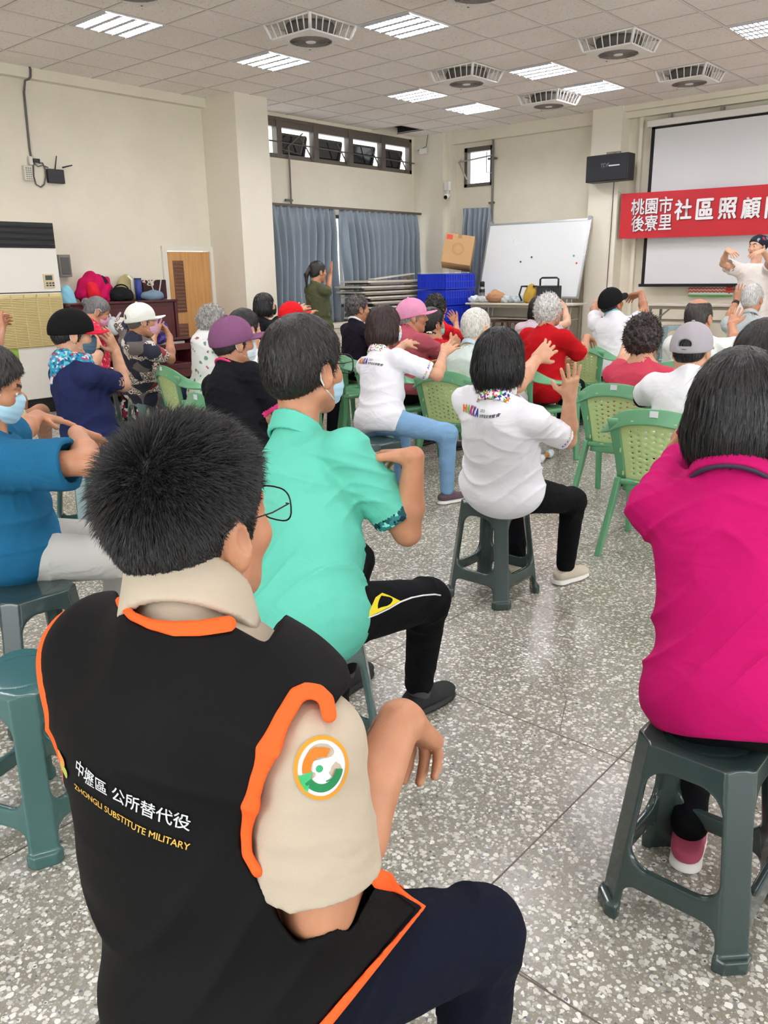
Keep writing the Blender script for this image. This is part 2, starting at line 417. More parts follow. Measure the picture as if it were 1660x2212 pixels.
def tilemat():
    m, nt, b = newmat('ceiling_tile'); L = nt.links; geo = N(nt, 'ShaderNodeNewGeometry')
    oi = N(nt, 'ShaderNodeTexNoise'); oi.inputs['Scale'].default_value = .8; L.new(geo.outputs['Position'], oi.inputs['Vector'])
    base = ramp(nt, oi.outputs['Fac'], [(.3, lin('#ece5df')), (.7, lin('#f6efe9'))])
    v = N(nt, 'ShaderNodeTexNoise'); v.inputs['Scale'].default_value = 75; v.inputs['Detail'].default_value = 3; v.inputs['Roughness'].default_value = .6
    mp = N(nt, 'ShaderNodeMapping'); mp.inputs['Scale'].default_value = (1, .45, 1); L.new(geo.outputs['Position'], mp.inputs[0]); L.new(mp.outputs[0], v.inputs['Vector'])
    r = ramp(nt, v.outputs['Fac'], [(.34, (.72, .71, .70)), (.40, (1, 1, 1))])
    mm = N(nt, 'ShaderNodeMix', data_type='RGBA', blend_type='MULTIPLY'); mm.inputs[0].default_value = 1
    L.new(base.outputs[0], mm.inputs[6]); L.new(r.outputs[0], mm.inputs[7]); L.new(mm.outputs[2], b.inputs['Base Color'])
    b.inputs['Roughness'].default_value = .9; b.inputs['Specular IOR Level'].default_value = .1
    return m
M_WALL = plaster('cream_wall', '#e6dfcb'); M_COLUMN = plaster('column_paint', '#e8e1cf', .02)
def S(o, label=None): o['kind'] = 'structure'; return o

# floor with its joints
b = MB(); b.quadmesh([(XB, YB, 0), (XF+.1, YB, 0), (XF+.1, YL+.1, 0), (XB, YL+.1, 0)], [(0, 1, 2, 3)]); S(b.build('floor', terrazzo()))
mj = mat('joint', '#5f554c', .5); b = MB()
ys = [.913+1.04*k for k in range(-7, 9)]; xs = [1.24+.9*k for k in range(-5, 12)]
for y in ys: b.bx(XB, XF, y-.0022, y+.0022, -.002, .0006)
for x in xs: b.bx(x-.0022, x+.0022, YB, YL, -.002, .0005)
S(b.build('trim_1', mj))
# hairline cracks in the terrazzo
b = MB()
for pts in ([(1120, 1385), (1190, 1440), (1225, 1510), (1205, 1600), (1262, 1625)], [(1262, 1625), (1330, 1655)], [(1100, 2080), (1165, 2125), (1185, 2140)]):
    P = [atz(x, y, .0006) for x, y in pts]
    for p, q in zip(P[:-1], P[1:]):
        n = nrm(np.cross(q-p, (0, 0, 1)))*.0013; b.quadmesh([p-n, p+n, q+n, q-n], [(0, 1, 2, 3)])
S(b.build('trim_2', mj))

# ceiling: tiles in a grid, one tile missing, lights recessed
LIGHTS = [(0, -1), (3, -1), (3, -4), (7, -4), (7, -1), (9, -1), (9, -4), (7, -8), (0, -4), (0, -8), (3, -8), (-4, -1), (-4, -4), (-4, -8), (-4, -12), (0, -12), (3, -12), (7, -12), (-8, -4), (-8, -12), (9, -8), (-8, -16), (0, -16), (5, -16)]
FANS = [(2, -3), (6, -3), (6, -6), (9, -6), (9, -3), (-1, -3), (2, -6)]
HOLE = (10, 2)
b = MB(); skip = set(LIGHTS) | {HOLE}
I0, I1, J0, J1 = -14, 12, -24, 3
for i in range(I0, I1+1):
    for j in range(J0, J1+1):
        if (i, j) in skip: continue
        x0, x1, y0, y1 = max(XB, gx(i)), min(XF, gx(i+1)), max(YB, gy(j)), min(YL, gy(j+1))
        if x1 > x0 and y1 > y0: b.quadmesh([(x0, y0, ZC), (x0, y1, ZC), (x1, y1, ZC), (x1, y0, ZC)], [(0, 1, 2, 3)])
S(b.build('ceiling', tilemat()))
mg = mat('t_bar', '#e4dcd5', .6); b = MB()
for i in range(I0, I1+2):
    if XB < gx(i) < XF: b.bx(gx(i)-.011, gx(i)+.011, YB, YL, ZC-.004, ZC+.02)
for j in range(J0, J1+2):
    if YB < gy(j) < YL: b.bx(XB, XF, gy(j)-.011, gy(j)+.011, ZC-.003, ZC+.02)
S(b.build('trim_3', mg))
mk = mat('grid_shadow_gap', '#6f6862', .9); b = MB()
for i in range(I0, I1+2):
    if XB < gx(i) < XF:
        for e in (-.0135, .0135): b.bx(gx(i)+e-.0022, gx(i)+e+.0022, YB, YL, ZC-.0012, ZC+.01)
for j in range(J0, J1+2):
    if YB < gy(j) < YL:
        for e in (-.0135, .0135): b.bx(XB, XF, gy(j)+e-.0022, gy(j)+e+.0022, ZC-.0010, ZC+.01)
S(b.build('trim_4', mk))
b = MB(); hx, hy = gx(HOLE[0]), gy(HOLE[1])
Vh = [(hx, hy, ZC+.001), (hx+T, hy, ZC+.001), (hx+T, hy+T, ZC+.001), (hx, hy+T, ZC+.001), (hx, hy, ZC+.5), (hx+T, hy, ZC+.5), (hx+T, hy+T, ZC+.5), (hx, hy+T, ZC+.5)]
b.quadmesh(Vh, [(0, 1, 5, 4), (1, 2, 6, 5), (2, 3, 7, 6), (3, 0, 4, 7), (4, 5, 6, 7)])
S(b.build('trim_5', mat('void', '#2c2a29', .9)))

# walls
def wall(name, boxes, m=M_WALL):
    b = MB()
    for q in boxes: b.bx(*q)
    return S(b.build(name, m))
DX0, DX1, DZ = 6.47, 7.20, 1.815
BX0, BX1, BZ0, BZ1 = 8.0, 11.59, 3.085, 3.63       # band window
CX0, CX1, CZ0, CZ1 = 8.3, 11.45, .95, 2.36          # curtained window
wall('wall_left', [(XB, DX0, YL, YL+.15, 0, ZC+.1), (DX0, DX1, YL, YL+.15, DZ, ZC+.1), (DX1, 7.3, YL, YL+.15, 0, ZC+.1)])
wall('wall_back', [(7.3, BX0, YL, YL+.15, 0, ZC+.1), (BX1, XF+.15, YL, YL+.15, 0, ZC+.1), (BX0, BX1, YL, YL+.15, BZ1, ZC+.1), (BX0, BX1, YL, YL+.15, CZ1, BZ0), (BX0, BX1, YL, YL+.15, 0, CZ0), (BX0, CX0, YL, YL+.15, CZ0, CZ1), (CX1, BX1, YL, YL+.15, CZ0, CZ1)])
WY0, WY1, WZ0, WZ1 = 7.94, 8.51, 2.825, 3.43
wall('wall_front', [(XF, XF+.15, YB, WY0, 0, ZC+.1), (XF, XF+.15, WY1, YL+.15, 0, ZC+.1), (XF, XF+.15, WY0, WY1, 0, WZ0), (XF, XF+.15, WY0, WY1, WZ1, ZC+.1)])
wall('wall_right', [(XB, XF+.15, YB-.15, YB, 0, .9), (XB, XF+.15, YB-.15, YB, 2.8, ZC+.1), (XB, -2.8, YB-.15, YB, .9, 2.8), (9.2, XF+.15, YB-.15, YB, .9, 2.8)])
wall('wall_rear', [(XB-.15, XB, YB-.15, YL+.15, 0, .9), (XB-.15, XB, YB-.15, YL+.15, 2.8, ZC+.1), (XB-.15, XB, YB-.15, -4.5, .9, 2.8), (XB-.15, XB, 6.5, YL+.15, .9, 2.8)])
wall('trim_6', [(7.23, 7.77, 8.715, YL+.02, 0, ZC+.02)], M_COLUMN)                     # column by the door
wall('trim_7', [(11.65, XF+.02, 8.78, YL+.02, 0, ZC+.02), (11.74, XF+.02, 8.70, 8.79, 0, ZC+.02)], M_COLUMN)  # corner column
wall('trim_8', [(XB, 7.24, 9.30, YL+.02, 3.565, ZC+.02)])                              # beam along the left wall
wall('trim_9', [(11.79, XF+.02, 6.08, 8.72, 3.50, ZC+.02), (11.70, XF+.02, YB, 5.63, 3.60, ZC+.02), (11.79, XF+.02, YB, 5.63, 3.52, 3.61)])
wall('trim_10', [(11.65, XF+.02, 5.63, 6.09, 0, ZC+.02)], M_COLUMN)                    # pilaster
wall('trim_11', [(11.84, XF+.02, 5.40, 5.45, .3, 3.55)], M_COLUMN)
# stage
ST = .30
b = MB(); b.bx(10.05, XF, 0.2, 7.9, 0, ST); S(b.build('trim_12', mat('stage_boards', '#9a8468', .5, var=(4, .12))))
wall('baseboard_left', [(XB, DX0-.05, YL-.012, YL+.01, 0, .09)], mat('skirting', '#8a7f70', .5))
wall('baseboard_back', [(7.78, 11.64, YL-.012, YL+.01, 0, .09)], mat('skirting', '#8a7f70', .5))
wall('baseboard_front', [(XF-.012, XF+.01, YB, 5.6, ST, ST+.09)], mat('skirting', '#8a7f70', .5))

# door
M_OAK, nt, bb = newmat('door_veneer'); L_ = nt.links
tc = N(nt, 'ShaderNodeTexCoord'); mp = N(nt, 'ShaderNodeMapping'); mp.inputs['Scale'].default_value = (14, 14, .7); wv = N(nt, 'ShaderNodeTexNoise'); wv.inputs['Scale'].default_value = 3; wv.inputs['Detail'].default_value = 5
L_.new(tc.outputs['Object'], mp.inputs[0]); L_.new(mp.outputs[0], wv.inputs['Vector'])
L_.new(ramp(nt, wv.outputs['Fac'], [(.3, lin('#ba8750')), (.7, lin('#cf9d62'))]).outputs[0], bb.inputs['Base Color']); bb.inputs['Roughness'].default_value = .4
d = S(empty('door_1', (DX0, YL, 0)))
b = MB(); b.bx(.04, DX1-DX0-.03, -.02, .02, .01, DZ-.03)
S(b.build('door_leaf', M_OAK, d, bevel=.003))
b = MB()
for x0, x1 in ((-.05, .02), (DX1-DX0-.02, DX1-DX0+.05)): b.bx(x0, x1, -.035, .06, 0, DZ-.02)
b.bx(-.05, DX1-DX0+.05, -.035, .06, DZ-.02, DZ+.04)
S(b.build('door_frame', mat('door_frame_paint', '#e3dfd2', .5), d))
ml = mat('louver_brown', '#7a5642', .5)
for z0, z1 in ((1.02, 1.66), (.70, .85)):
    b = MB(); x0, x1 = .115, .255
    b.bx(x0-.012, x0, -.03, -.015, z0-.012, z1+.012); b.bx(x1, x1+.012, -.03, -.015, z0-.012, z1+.012); b.bx(x0, x1, -.03, -.015, z1, z1+.012); b.bx(x0, x1, -.03, -.015, z0-.012, z0)
    b.bx(x0, x1, -.022, -.018, z0, z1); k = int((z1-z0)/.045)
    for q in range(k):
        z = z0+(q+.5)*(z1-z0)/k; a = math.radians(35); b.box(((x0+x1)/2, -.03, z), (x1-x0, .028, .005), np.array([[1, 0, 0], [0, math.cos(a), -math.sin(a)], [0, math.sin(a), math.cos(a)]]))
    S(b.build('door_louver', [ml], d))

# windows
MFR = mat('bronze_aluminium', '#6b635b', .45, metal=.3); MGL = mat('dark_glass', '#20242a', .08, .6)
MPN = glassmat('clear_pane')
wn = S(empty('window_1', (0, YL, 0)))
b = MB(); t = .06
b.bx(BX0, BX1, .0, .1, BZ0, BZ0+t); b.bx(BX0, BX1, .0, .1, BZ1-.05, BZ1); b.bx(BX0, BX0+t, 0, .1, BZ0, BZ1); b.bx(BX1-t, BX1, 0, .1, BZ0, BZ1)
zt = 3.50; b.bx(BX0, BX1, .01, .09, zt-.0, zt+.10)
BAYS = [8.03, 8.58, 9.32, 10.08, 10.86, 11.55]
for x in BAYS[1:-1]:
    b.bx(x-.05, x+.05, -.005, .1, BZ0, BZ1)
S(b.build('window_frame', MFR, wn, bevel=.003))
a = math.radians(14)
for x0, x1 in zip(BAYS[1:-1], BAYS[2:]):
    b = MB(); wM = np.array([[1, 0, 0], [0, math.cos(a), -math.sin(a)], [0, math.sin(a), math.cos(a)]])
    cx_, hz = (x0+x1)/2+.02, (zt-BZ0-.1)
    c = np.array([cx_-.03, .12, BZ0+.19]); wd = (x1-x0)-.25
    for e in (-1, 1):
        b.box(c+wM@np.array([e*wd/2, 0, 0]), (.03, .03, hz), wM); b.box(c+wM@np.array([0, 0, e*hz/2]), (wd, .03, .03), wM)
    sa = S(b.build('window_sash', mat('sash_dark', '#4a453f', .5), wn))
    b = MB(); b.box(c, (wd, .006, hz), wM); S(b.build('window_pane', MGL, sa))
    b = MB()
    b.tube([(x1-.12, -.01, BZ0+.05), (x1-.34, -.03, BZ0+.30), (x1-.1, -.02, BZ0+.02)], .009, 6)
    S(b.build('window_stay', MFR, wn))
b = MB(); b.tube([(8.2, -.03, 3.30), (11.62, -.03, 3.255)], .011, 6); S(b.build('window_rod', MFR, wn))
b = MB(); b.tube([(8.72, -.04, 2.37), (8.72, -.04, 3.14)], .013, 8); b.tube([(8.72, -.04, 3.14), (8.72, -.04, 3.25), (9.0, -.05, 3.45)], .009, 6); b.box((8.68, -.035, 2.52), (.14, .03, .03)); b.tube([(8.60, -.04, 3.2), (8.95, -.04, 3.16), (9.05, -.04, 3.42)], .009, 6)
S(b.build('window_rod', mat('grey_conduit', '#6e6b66', .5, metal=.4), wn))
w2 = S(empty('window_2', (0, YL, 0)))
b = MB(); b.bx(CX0, CX1, .02, .1, CZ0, CZ0+.05); b.bx(CX0, CX1, .02, .1, CZ1-.05, CZ1)
for x in (CX0+.03, (CX0+CX1)/2, CX1-.03): b.bx(x-.03, x+.03, .02, .1, CZ0, CZ1)
S(b.build('window_frame', MFR, w2)); bx_ = MB(); bx_.bx(CX0, CX1, .055, .06, CZ0, CZ1); S(bx_.build('window_pane', MPN, w2))
w3 = S(empty('window_3', (XF, 0, 0)))
b = MB()
b.bx(-.02, .08, WY0, WY0+.06, WZ0, WZ1); b.bx(-.02, .08, WY1-.06, WY1, WZ0, WZ1); b.bx(-.02, .08, WY0, WY1, WZ0, WZ0+.05); b.bx(-.02, .08, WY0, WY1, WZ1-.07, WZ1)
S(b.build('window_frame', MFR, w3, bevel=.003))
b = MB(); b.bx(.05, .055, WY0, WY1, WZ0, WZ1); S(b.build('window_pane', MPN, w3))
b = MB(); b.tube([(-.05, WY1+.10, 3.22), (-.05, WY0-.03, 3.27)], .012, 6); b.tube([(-.05, WY1+.09, 3.22), (-.14, WY1-.14, 2.93)], .011, 6); b.tube([(-.05, WY1+.09, 3.22), (-.18, WY1-.05, 3.24)], .009, 6); b.tube([(-.06, WY0+.1, 3.33), (-.06, WY0+.1, 3.02), (-.05, WY0-.02, 3.0)], .008, 6)
S(b.build('window_stay', mat('stay_steel', '#b9b6b0', .4, metal=.5), w3))
b = MB(); b.tube([(-.05, WY0-.015, 3.50), (-.05, WY0-.015, 1.55)], .017, 8); b.box((-.04, WY0-.0, 2.55), (.04, .1, .03)); b.box((-.04, WY0-.0, 3.22), (.04, .16, .03))
S(b.build('window_rod', mat('grey_conduit', '#6e6b66', .5, metal=.4), w3))

w4 = S(empty('window_4', (XB, 0, 0))); b = MB()
for y in np.linspace(-4.5, 6.5, 9): b.bx(-.12, -.06, y-.03, y+.03, .9, 2.8)
b.bx(-.12, -.06, -4.5, 6.5, .9, .96); b.bx(-.12, -.06, -4.5, 6.5, 2.74, 2.8); S(b.build('window_frame', MFR, w4))
w5 = S(empty('window_5', (0, YB, 0))); b = MB()
for x in np.linspace(-2.8, 9.2, 9): b.bx(x-.03, x+.03, -.12, -.06, .9, 2.8)
b.bx(-2.8, 9.2, -.12, -.06, .9, .96); b.bx(-2.8, 9.2, -.12, -.06, 2.74, 2.8); S(b.build('window_frame', MFR, w5))
# ------------------------------------------------------------------ ceiling lights and fans
M_TUBE = emit('fluorescent', '#fdfbff', TUBE)
M_REFL = mat('louver_white', '#c2c4cc', .35, .5)
LN = {(0, -1): 'square louvred ceiling light at the top left, above the left wall', (3, -1): 'ceiling light between the first ceiling fan and the left wall', (3, -4): 'louvred ceiling light to the right of the first ceiling fan', (7, -1): 'louvred ceiling light in front of the window bay, next to the bare tiles', (9, -1): 'farthest ceiling light, toward the corner, crossed by a yellow reflection', (7, -4): 'ceiling light between two fans near the middle of the ceiling', (9, -4): 'ceiling light beside the farthest ceiling fan', (7, -8): 'ceiling light cut by the right edge of the photo'}
def light_proto():
    r = empty('ceiling_light')
    b = MB(); e = .022
    for x0, x1, y0, y1 in ((0, T, 0, e), (0, T, T-e, T), (0, e, e, T-e), (T-e, T, e, T-e)): b.bx(x0, x1, y0, y1, -.006, .05)
    b.bx(0, T, 0, T, .085, .09); b.build('frame', mat('fixture_white', '#e9e9ea', .4), r)
    for k in range(4):
        b = MB(); x = T*(k+.5)/4; b.bx(x-.017, x+.017, .03, T-.03, .006, .03); b.build('tube', M_TUBE, r)
    b = MB()
    for k in range(5):
        x = e+(T-2*e)*k/4; b.bx(x-.023, x+.023, e, T-e, -.013, -.009); b.bx(x-.002, x+.002, e, T-e, -.012, .055)
    for k in range(12):
        y = e+(T-2*e)*(k+.5)/12; b.bx(e, T-e, y-.007, y+.007, -.012, -.008)
    b.build('louver', M_REFL, r)
    return r
lp = light_proto()
for q, ij in enumerate(LIGHTS):
    o = lp if q == 0 else copy_tree(lp)
    o.location = (gx(ij[0]), gy(ij[1]), ZC); tag(o, LN.get(ij, 'square louvred ceiling light of the rows behind the viewer'), 'ceiling light', 'ceiling lights')
FN = {(2, -3): 'large white ceiling fan box nearest the left column, between two lights', (6, -3): 'white ceiling fan box in the middle, above the small yellow reflections', (6, -6): 'white ceiling fan box nearest the projector screen side, at the right', (9, -6): 'white ceiling fan box closest to the projector screen wall', (9, -3): 'farthest white ceiling fan box with one brightly lit side', (-1, -3): 'ceiling fan at the top left, only its round grille rim in view', (2, -6): 'ceiling fan cut by the top edge of the photo, middle'}
MFAN = mat('fan_plastic', '#e4e1dc', .4); MFD = mat('fan_dark', '#5d5853', .7); MGR = mat('fan_grille_grey', '#8a827b', .6)
def fan_proto():
    r = empty('ceiling_fan'); z1 = -.125; a0, a1 = .012, T-.012; p0, p1 = .055, T-.055
    b = MB()
    for (x, y, u, v) in ((a0, a0, p0, p0), (a1, a0, p1, p0), (a1, a1, p1, p1), (a0, a1, p0, p1)):
        b.tube([(x, y, 0), (u, v, z1+.01)], .016, 8)
    for (A, B) in (((a0, a0), (a1, a0)), ((a1, a0), (a1, a1)), ((a1, a1), (a0, a1)), ((a0, a1), (a0, a0))):
        b.tube([(A[0], A[1], -.006), (B[0], B[1], -.006)], .008, 6)
    b.build('frame', MFAN, r, smooth=True)
    for s in range(4):
        b = MB(); cor = [(0, 0), (1, 0), (1, 1), (0, 1)]; A, B = np.array(cor[s]), np.array(cor[(s+1) % 4])
        for k in range(1, 7):
            t = k/7; top = a0+(a1-a0)*(A+(B-A)*t); bot = p0+(p1-p0)*(A+(B-A)*t)
            b.tube([(top[0], top[1], -.004), (bot[0], bot[1], z1+.008)], .006, 6)
        m1 = a0+(a1-a0)*A; m2 = a0+(a1-a0)*B
        b.build('side_grille', MFAN, r, smooth=True)
    b = MB(); n = 40; c = T/2; R0 = .195; V = []; F = []
    for k in range(n):
        g = 2*math.pi*k/n; cs, sn = math.cos(g), math.sin(g); q = (p1-p0)/2/max(abs(cs), abs(sn))
        V += [(c+R0*cs, c+R0*sn, z1-.012), (c+q*cs, c+q*sn, z1), (c+q*cs, c+q*sn, z1+.014), (c+R0*cs, c+R0*sn, z1+.014)]
    for k in range(n):
        a, d = 4*k, 4*((k+1) % n); F += [(a, d, d+1, a+1), (a+1, d+1, d+2, a+2), (a+2, d+2, d+3, a+3)]
    b.quadmesh(V, F); b.build('panel', MFAN, r)
    g_ = MB()
    for k in range(9):
        rr = .05+.0165*k; g_.tube([(c+rr*math.cos(2*math.pi*i/32), c+rr*math.sin(2*math.pi*i/32), z1-.012) for i in range(33)], .0028, 5, False)
    for k in range(12): g_.tube([(c+.04*math.cos(k*math.pi/6), c+.04*math.sin(k*math.pi/6), z1-.012), (c+.197*math.cos(k*math.pi/6), c+.197*math.sin(k*math.pi/6), z1-.012)], .0028, 5)
    gg = g_.build('round_grille', MGR, r)
    b = MB(); b.lathe([(.0, z1-.018), (.045, z1-.018), (.05, z1-.008)], (c, c, 0)); b.build('hub', MFAN, gg)
    b = MB()
    for k in range(4):
        a = k*math.pi/2; b.box((c+.11*math.cos(a), c+.11*math.sin(a), z1+.03), (.15, .07, .006), np.array([[math.cos(a), -math.sin(a), 0], [math.sin(a), math.cos(a), 0], [0, 0, 1]]))
    b.build('blade', MFD, r)
    b = MB(); b.lathe([(.06, 0), (.07, -.05), (.06, z1+.02)], (c, c, 0), 16); b.build('motor', MFD, r)
    b = MB(); b.lathe([(.22, -.001), (.235, -.03), (.225, z1+.03), (.20, z1+.006)], (c, c, 0), 32); b.build('housing', MFD, r, smooth=True)
    b = MB(); b.bx(c+.2, c+.215, c+.22, c+.235, z1-.006, z1); b.build('screw_cap', MFD, r)
    return r
fp = fan_proto()
for q, ij in enumerate(FANS):
    o = fp if q == 0 else copy_tree(fp)
    o.location = (gx(ij[0]), gy(ij[1]), ZC); tag(o, FN[ij], 'fan', 'ceiling fans')
# ================================================================== people
SKIN = {'a': '#c99a7c', 'b': '#b98566', 'c': '#a87455', 'd': '#d8ac90'}
def skinmat(k):
    name = 'skin_'+k
    if name in MATS: return MATS[name]
    m, nt, b = newmat(name); L = nt.links; c = lin(SKIN[k])
    tc = N(nt, 'ShaderNodeTexCoord'); n = N(nt, 'ShaderNodeTexNoise'); n.inputs['Scale'].default_value = 22; n.inputs['Detail'].default_value = 5
    L.new(tc.outputs['Object'], n.inputs['Vector'])
    r = ramp(nt, n.outputs['Fac'], [(.3, (c[0]*.9, c[1]*.83, c[2]*.8)), (.7, (min(1, c[0]*1.07), c[1]*1.05, c[2]*1.03))]); L.new(r.outputs[0], b.inputs['Base Color'])
    n2 = N(nt, 'ShaderNodeTexNoise'); n2.inputs['Scale'].default_value = 260; L.new(tc.outputs['Object'], n2.inputs['Vector'])
    bp = N(nt, 'ShaderNodeBump'); bp.inputs['Strength'].default_value = .12; bp.inputs['Distance'].default_value = .004
    L.new(n2.outputs['Fac'], bp.inputs['Height']); L.new(bp.outputs[0], b.inputs['Normal'])
    b.inputs['Roughness'].default_value = .48; b.inputs['Specular IOR Level'].default_value = .4
    b.inputs['Subsurface Weight'].default_value = .0
    MATS[name] = m; return m
M_LIP = mat('lips', '#9c5a52', .4); M_BROW = mat('eyebrow', '#2b2320', .8); M_EYEW = mat('eye_white', '#e8e2dc', .2); M_IRIS = mat('iris', '#1d1410', .15)
M_SOCK = mat('sock_grey', '#4a474a', .9); M_SOLE = mat('sole_white', '#e6e3dc', .6); M_SOLEK = mat('sole_black', '#1c1d1f', .6)

class Head:
    def __init__(s, o, az, pitch=0.0, roll=0.0, sc=1.0):
        a, p = math.radians(az), math.radians(pitch)
        f = np.array([math.cos(a)*math.cos(p), math.sin(a)*math.cos(p), math.sin(p)]); l = np.array([-math.sin(a), math.cos(a), 0]); u = np.cross(f, l)
        r = math.radians(roll); l, u = l*math.cos(r)+u*math.sin(r), u*math.cos(r)-l*math.sin(r)
        s.o, s.M, s.s = np.asarray(o, float), np.stack([f, l, u], 1), sc
    def w(s, p): return s.o+s.s*(s.M @ np.asarray(p, float))
    def loc(s, V): return ((np.asarray(V)-s.o) @ s.M)/s.s
    def ell(s, F, c, r, k=.02, op='u', M=None): F.ell(s.w(c), np.asarray(r)*s.s, s.M if M is None else s.M @ M, k, op)
    def cap(s, F, a, b, ra, rb=None, k=.02, op='u'): F.cap(s.w(a), s.w(b), ra*s.s, None if rb is None else rb*s.s, k, op)
    def cut(s, F, p, n, k=.004): F.cut(s.w(p), s.M @ np.asarray(n, float), k)

def rotx(a): return np.array([[1, 0, 0], [0, math.cos(a), -math.sin(a)], [0, math.sin(a), math.cos(a)]])
def roty(a): return np.array([[math.cos(a), 0, math.sin(a)], [0, 1, 0], [-math.sin(a), 0, math.cos(a)]])
def rotz(a): return np.array([[math.cos(a), -math.sin(a), 0], [math.sin(a), math.cos(a), 0], [0, 0, 1]])

def head_sdf(F, H, jowl=1.0):
    H.ell(F, (-.01, 0, .035), (.096, .076, .087))
    H.ell(F, (-.04, 0, -.01), (.058, .06, .062), .03)
    H.ell(F, (.03, 0, -.03), (.063, .061, .082), .03)
    for e in (-1, 1):
        H.cap(F, (.0, e*.052*jowl, -.055), (.055, e*.02, -.092), .024*jowl, .02, .03)
        H.ell(F, (.06, e*.038, -.022), (.028, .026, .026), .02)
        H.cap(F, (.082, e*.012, .03), (.066, e*.046, .03), .011, .010, .015)
    H.ell(F, (.064, 0, -.093), (.022, .022, .02), .02)
    H.cap(F, (.088, 0, .012), (.106, 0, -.022), .008, .0115, .012)
    for e in (-1, 1):
        H.ell(F, (.095, e*.012, -.027), (.011, .008, .008), .008)
        H.ell(F, (.094, e*.031, .010), (.015, .019, .012), .012, 's')
        H.ell(F, (.076, e*.031, .009), (.0135, .016, .0125), .004)
    H.ell(F, (.087, 0, -.051), (.011, .024, .0065), .006); H.ell(F, (.085, 0, -.061), (.011, .02, .0068), .006)
    for e in (-1, 1):
        R = rotz(e*.35) @ roty(-.2)
        H.ell(F, (-.008, e*.080, -.006), (.020, .0085, .034), .008, 'u', R)
        H.ell(F, (-.001, e*.091, -.003), (.0115, .009, .020), .004, 's', R)
        H.ell(F, (-.002, e*.080, -.034), (.010, .007, .011), .008)
def head_mats(C, H, lips=True, brow=True):
    q = H.loc(C); x, y, z = q.T; a = np.abs(y); idx = np.zeros(len(C), int)
    if lips: idx[(x > .075) & (a < .023) & (np.abs(z+.056) < .0085-.004*(a/.023))] = 1
    if brow: idx[(x > .055) & (a > .013) & (a < .047) & (np.abs(z-.030-.006*np.sin((a-.013)/.034*2.4)) < .0048)] = 2
    ew = ((a-.031)/.0145)**2+((z-.0095)/.0068)**2 < 1
    idx[(x > .055) & ew] = 3; idx[(x > .055) & (((a-.031)**2+(z-.0095)**2) < .0062**2)] = 4
    return idx

def hand_sdf(F, W, T, n, side, curl=.3, spread=.16, thumb=.7, sc=1.0):
    """W wrist, T where straight fingers would end, n palm-facing direction; side +1 right hand, -1 left hand"""
    y = nrm(T-W); n = nrm(n-(n@y)*y); x = np.cross(y, n)*side; g = sc
    def P(a, b, c=0.0): return W+g*(x*a+y*b+n*c)
    xs = (.029, .010, -.010, -.028); ln = (.070, .078, .073, .057)
    for i, xi in enumerate(xs):
        F.cap(P(xi*.55, .005), P(xi, .088+.004*(1-abs(i-1.3)/2)), .0155*g, .0125*g, .014)
    F.cap(P(.012, .02, .006), P(.036, .05, .008), .017*g, .013*g, .014)
    c = curl if np.ndim(curl) else [curl, curl, curl*1.05, curl*1.15]
    for i, xi in enumerate(xs):
        a = 0.0; base = np.array([xi, .090, 0.0]); sp = spread*(1.3-i)*.75; L = ln[i]; r0 = .0092 if i < 3 else .008
        p = base
        for fr, rr, cc in ((.45, 1.0, .75), (.30, .92, 1.0), (.25, .82, .75)):
            a += c[i]*cc
            d = np.array([math.sin(sp)*math.cos(a), math.cos(sp)*math.cos(a), math.sin(a)])
            q = p+d*L*fr; F.cap(P(*p), P(*q), r0*rr*g, r0*rr*.9*g, .004); p = q
    t0 = np.array([.034, .035, .006]); a = thumb
    d1 = np.array([math.sin(a), math.cos(a), .25]); t1 = t0+nrm(d1)*.042; d2 = np.array([math.sin(a*.6), math.cos(a*.6), .35]); t2 = t1+nrm(d2)*.030
    F.cap(P(*t0), P(*t1), .0125*g, .0105*g, .008); F.cap(P(*t1), P(*t2), .0105*g, .008*g, .004)
    return P(0, .06)

def fold_warp(o, l, t, amp, ph=0.0, fr=1.0, lo=None):
    """cloth folds: sagging horizontal creases and a few diagonal ones"""
    f = np.cross(l, t)
    def w(x, y, z):
        px, py, pz = x-o[0], y-o[1], z-o[2]
        a = px*l[0]+py*l[1]+pz*l[2]; b = px*t[0]+py*t[1]+pz*t[2]; c = px*f[0]+py*f[1]+pz*f[2]
        w1 = np.exp(-((b-.10)/.11)**2); w2 = np.exp(-((b-.36)/.13)**2)
        s1 = 1-np.abs(np.sin(30*fr*b+8*a+3.1*np.sin(9*a+ph)+4*c+ph)); s2 = 1-np.abs(np.sin(17*fr*a*np.sign(a+1e-6)+13*b+2.0*np.sin(14*b+ph*1.7)+ph))
        s3 = np.sin(11*a+6*b+ph)*np.sin(9*b-7*c+2*ph)
        return -amp*(w1*(s1**2*1.25-.35)+w2*(s2**2*.8-.2)+.7*s3)
    return w
def limb_warp(a, b, amp, ph=0.0, n=9.0, pos=(.0, .5, 1.0)):
    d = b-a; L = np.linalg.norm(d); d = d/L; e = nrm(np.cross(d, (.3, .2, 1))); g = np.cross(d, e)
    def w(x, y, z):
        px, py, pz = x-a[0], y-a[1], z-a[2]; t = (px*d[0]+py*d[1]+pz*d[2])/L
        u = px*e[0]+py*e[1]+pz*e[2]; v = px*g[0]+py*g[1]+pz*g[2]; r = np.sqrt(u*u+v*v); ang = np.arctan2(v, u)
        m = ((t > -.1) & (t < 1.1) & (r < .16))
        k = sum(np.exp(-((t-q)/.17)**2) for q in pos)
        return -amp*m*k*((1-np.abs(np.sin(n*2.2*t+2*ang+1.3*np.sin(ang*2+ph)+ph)))**2*1.2-.4)
    return w

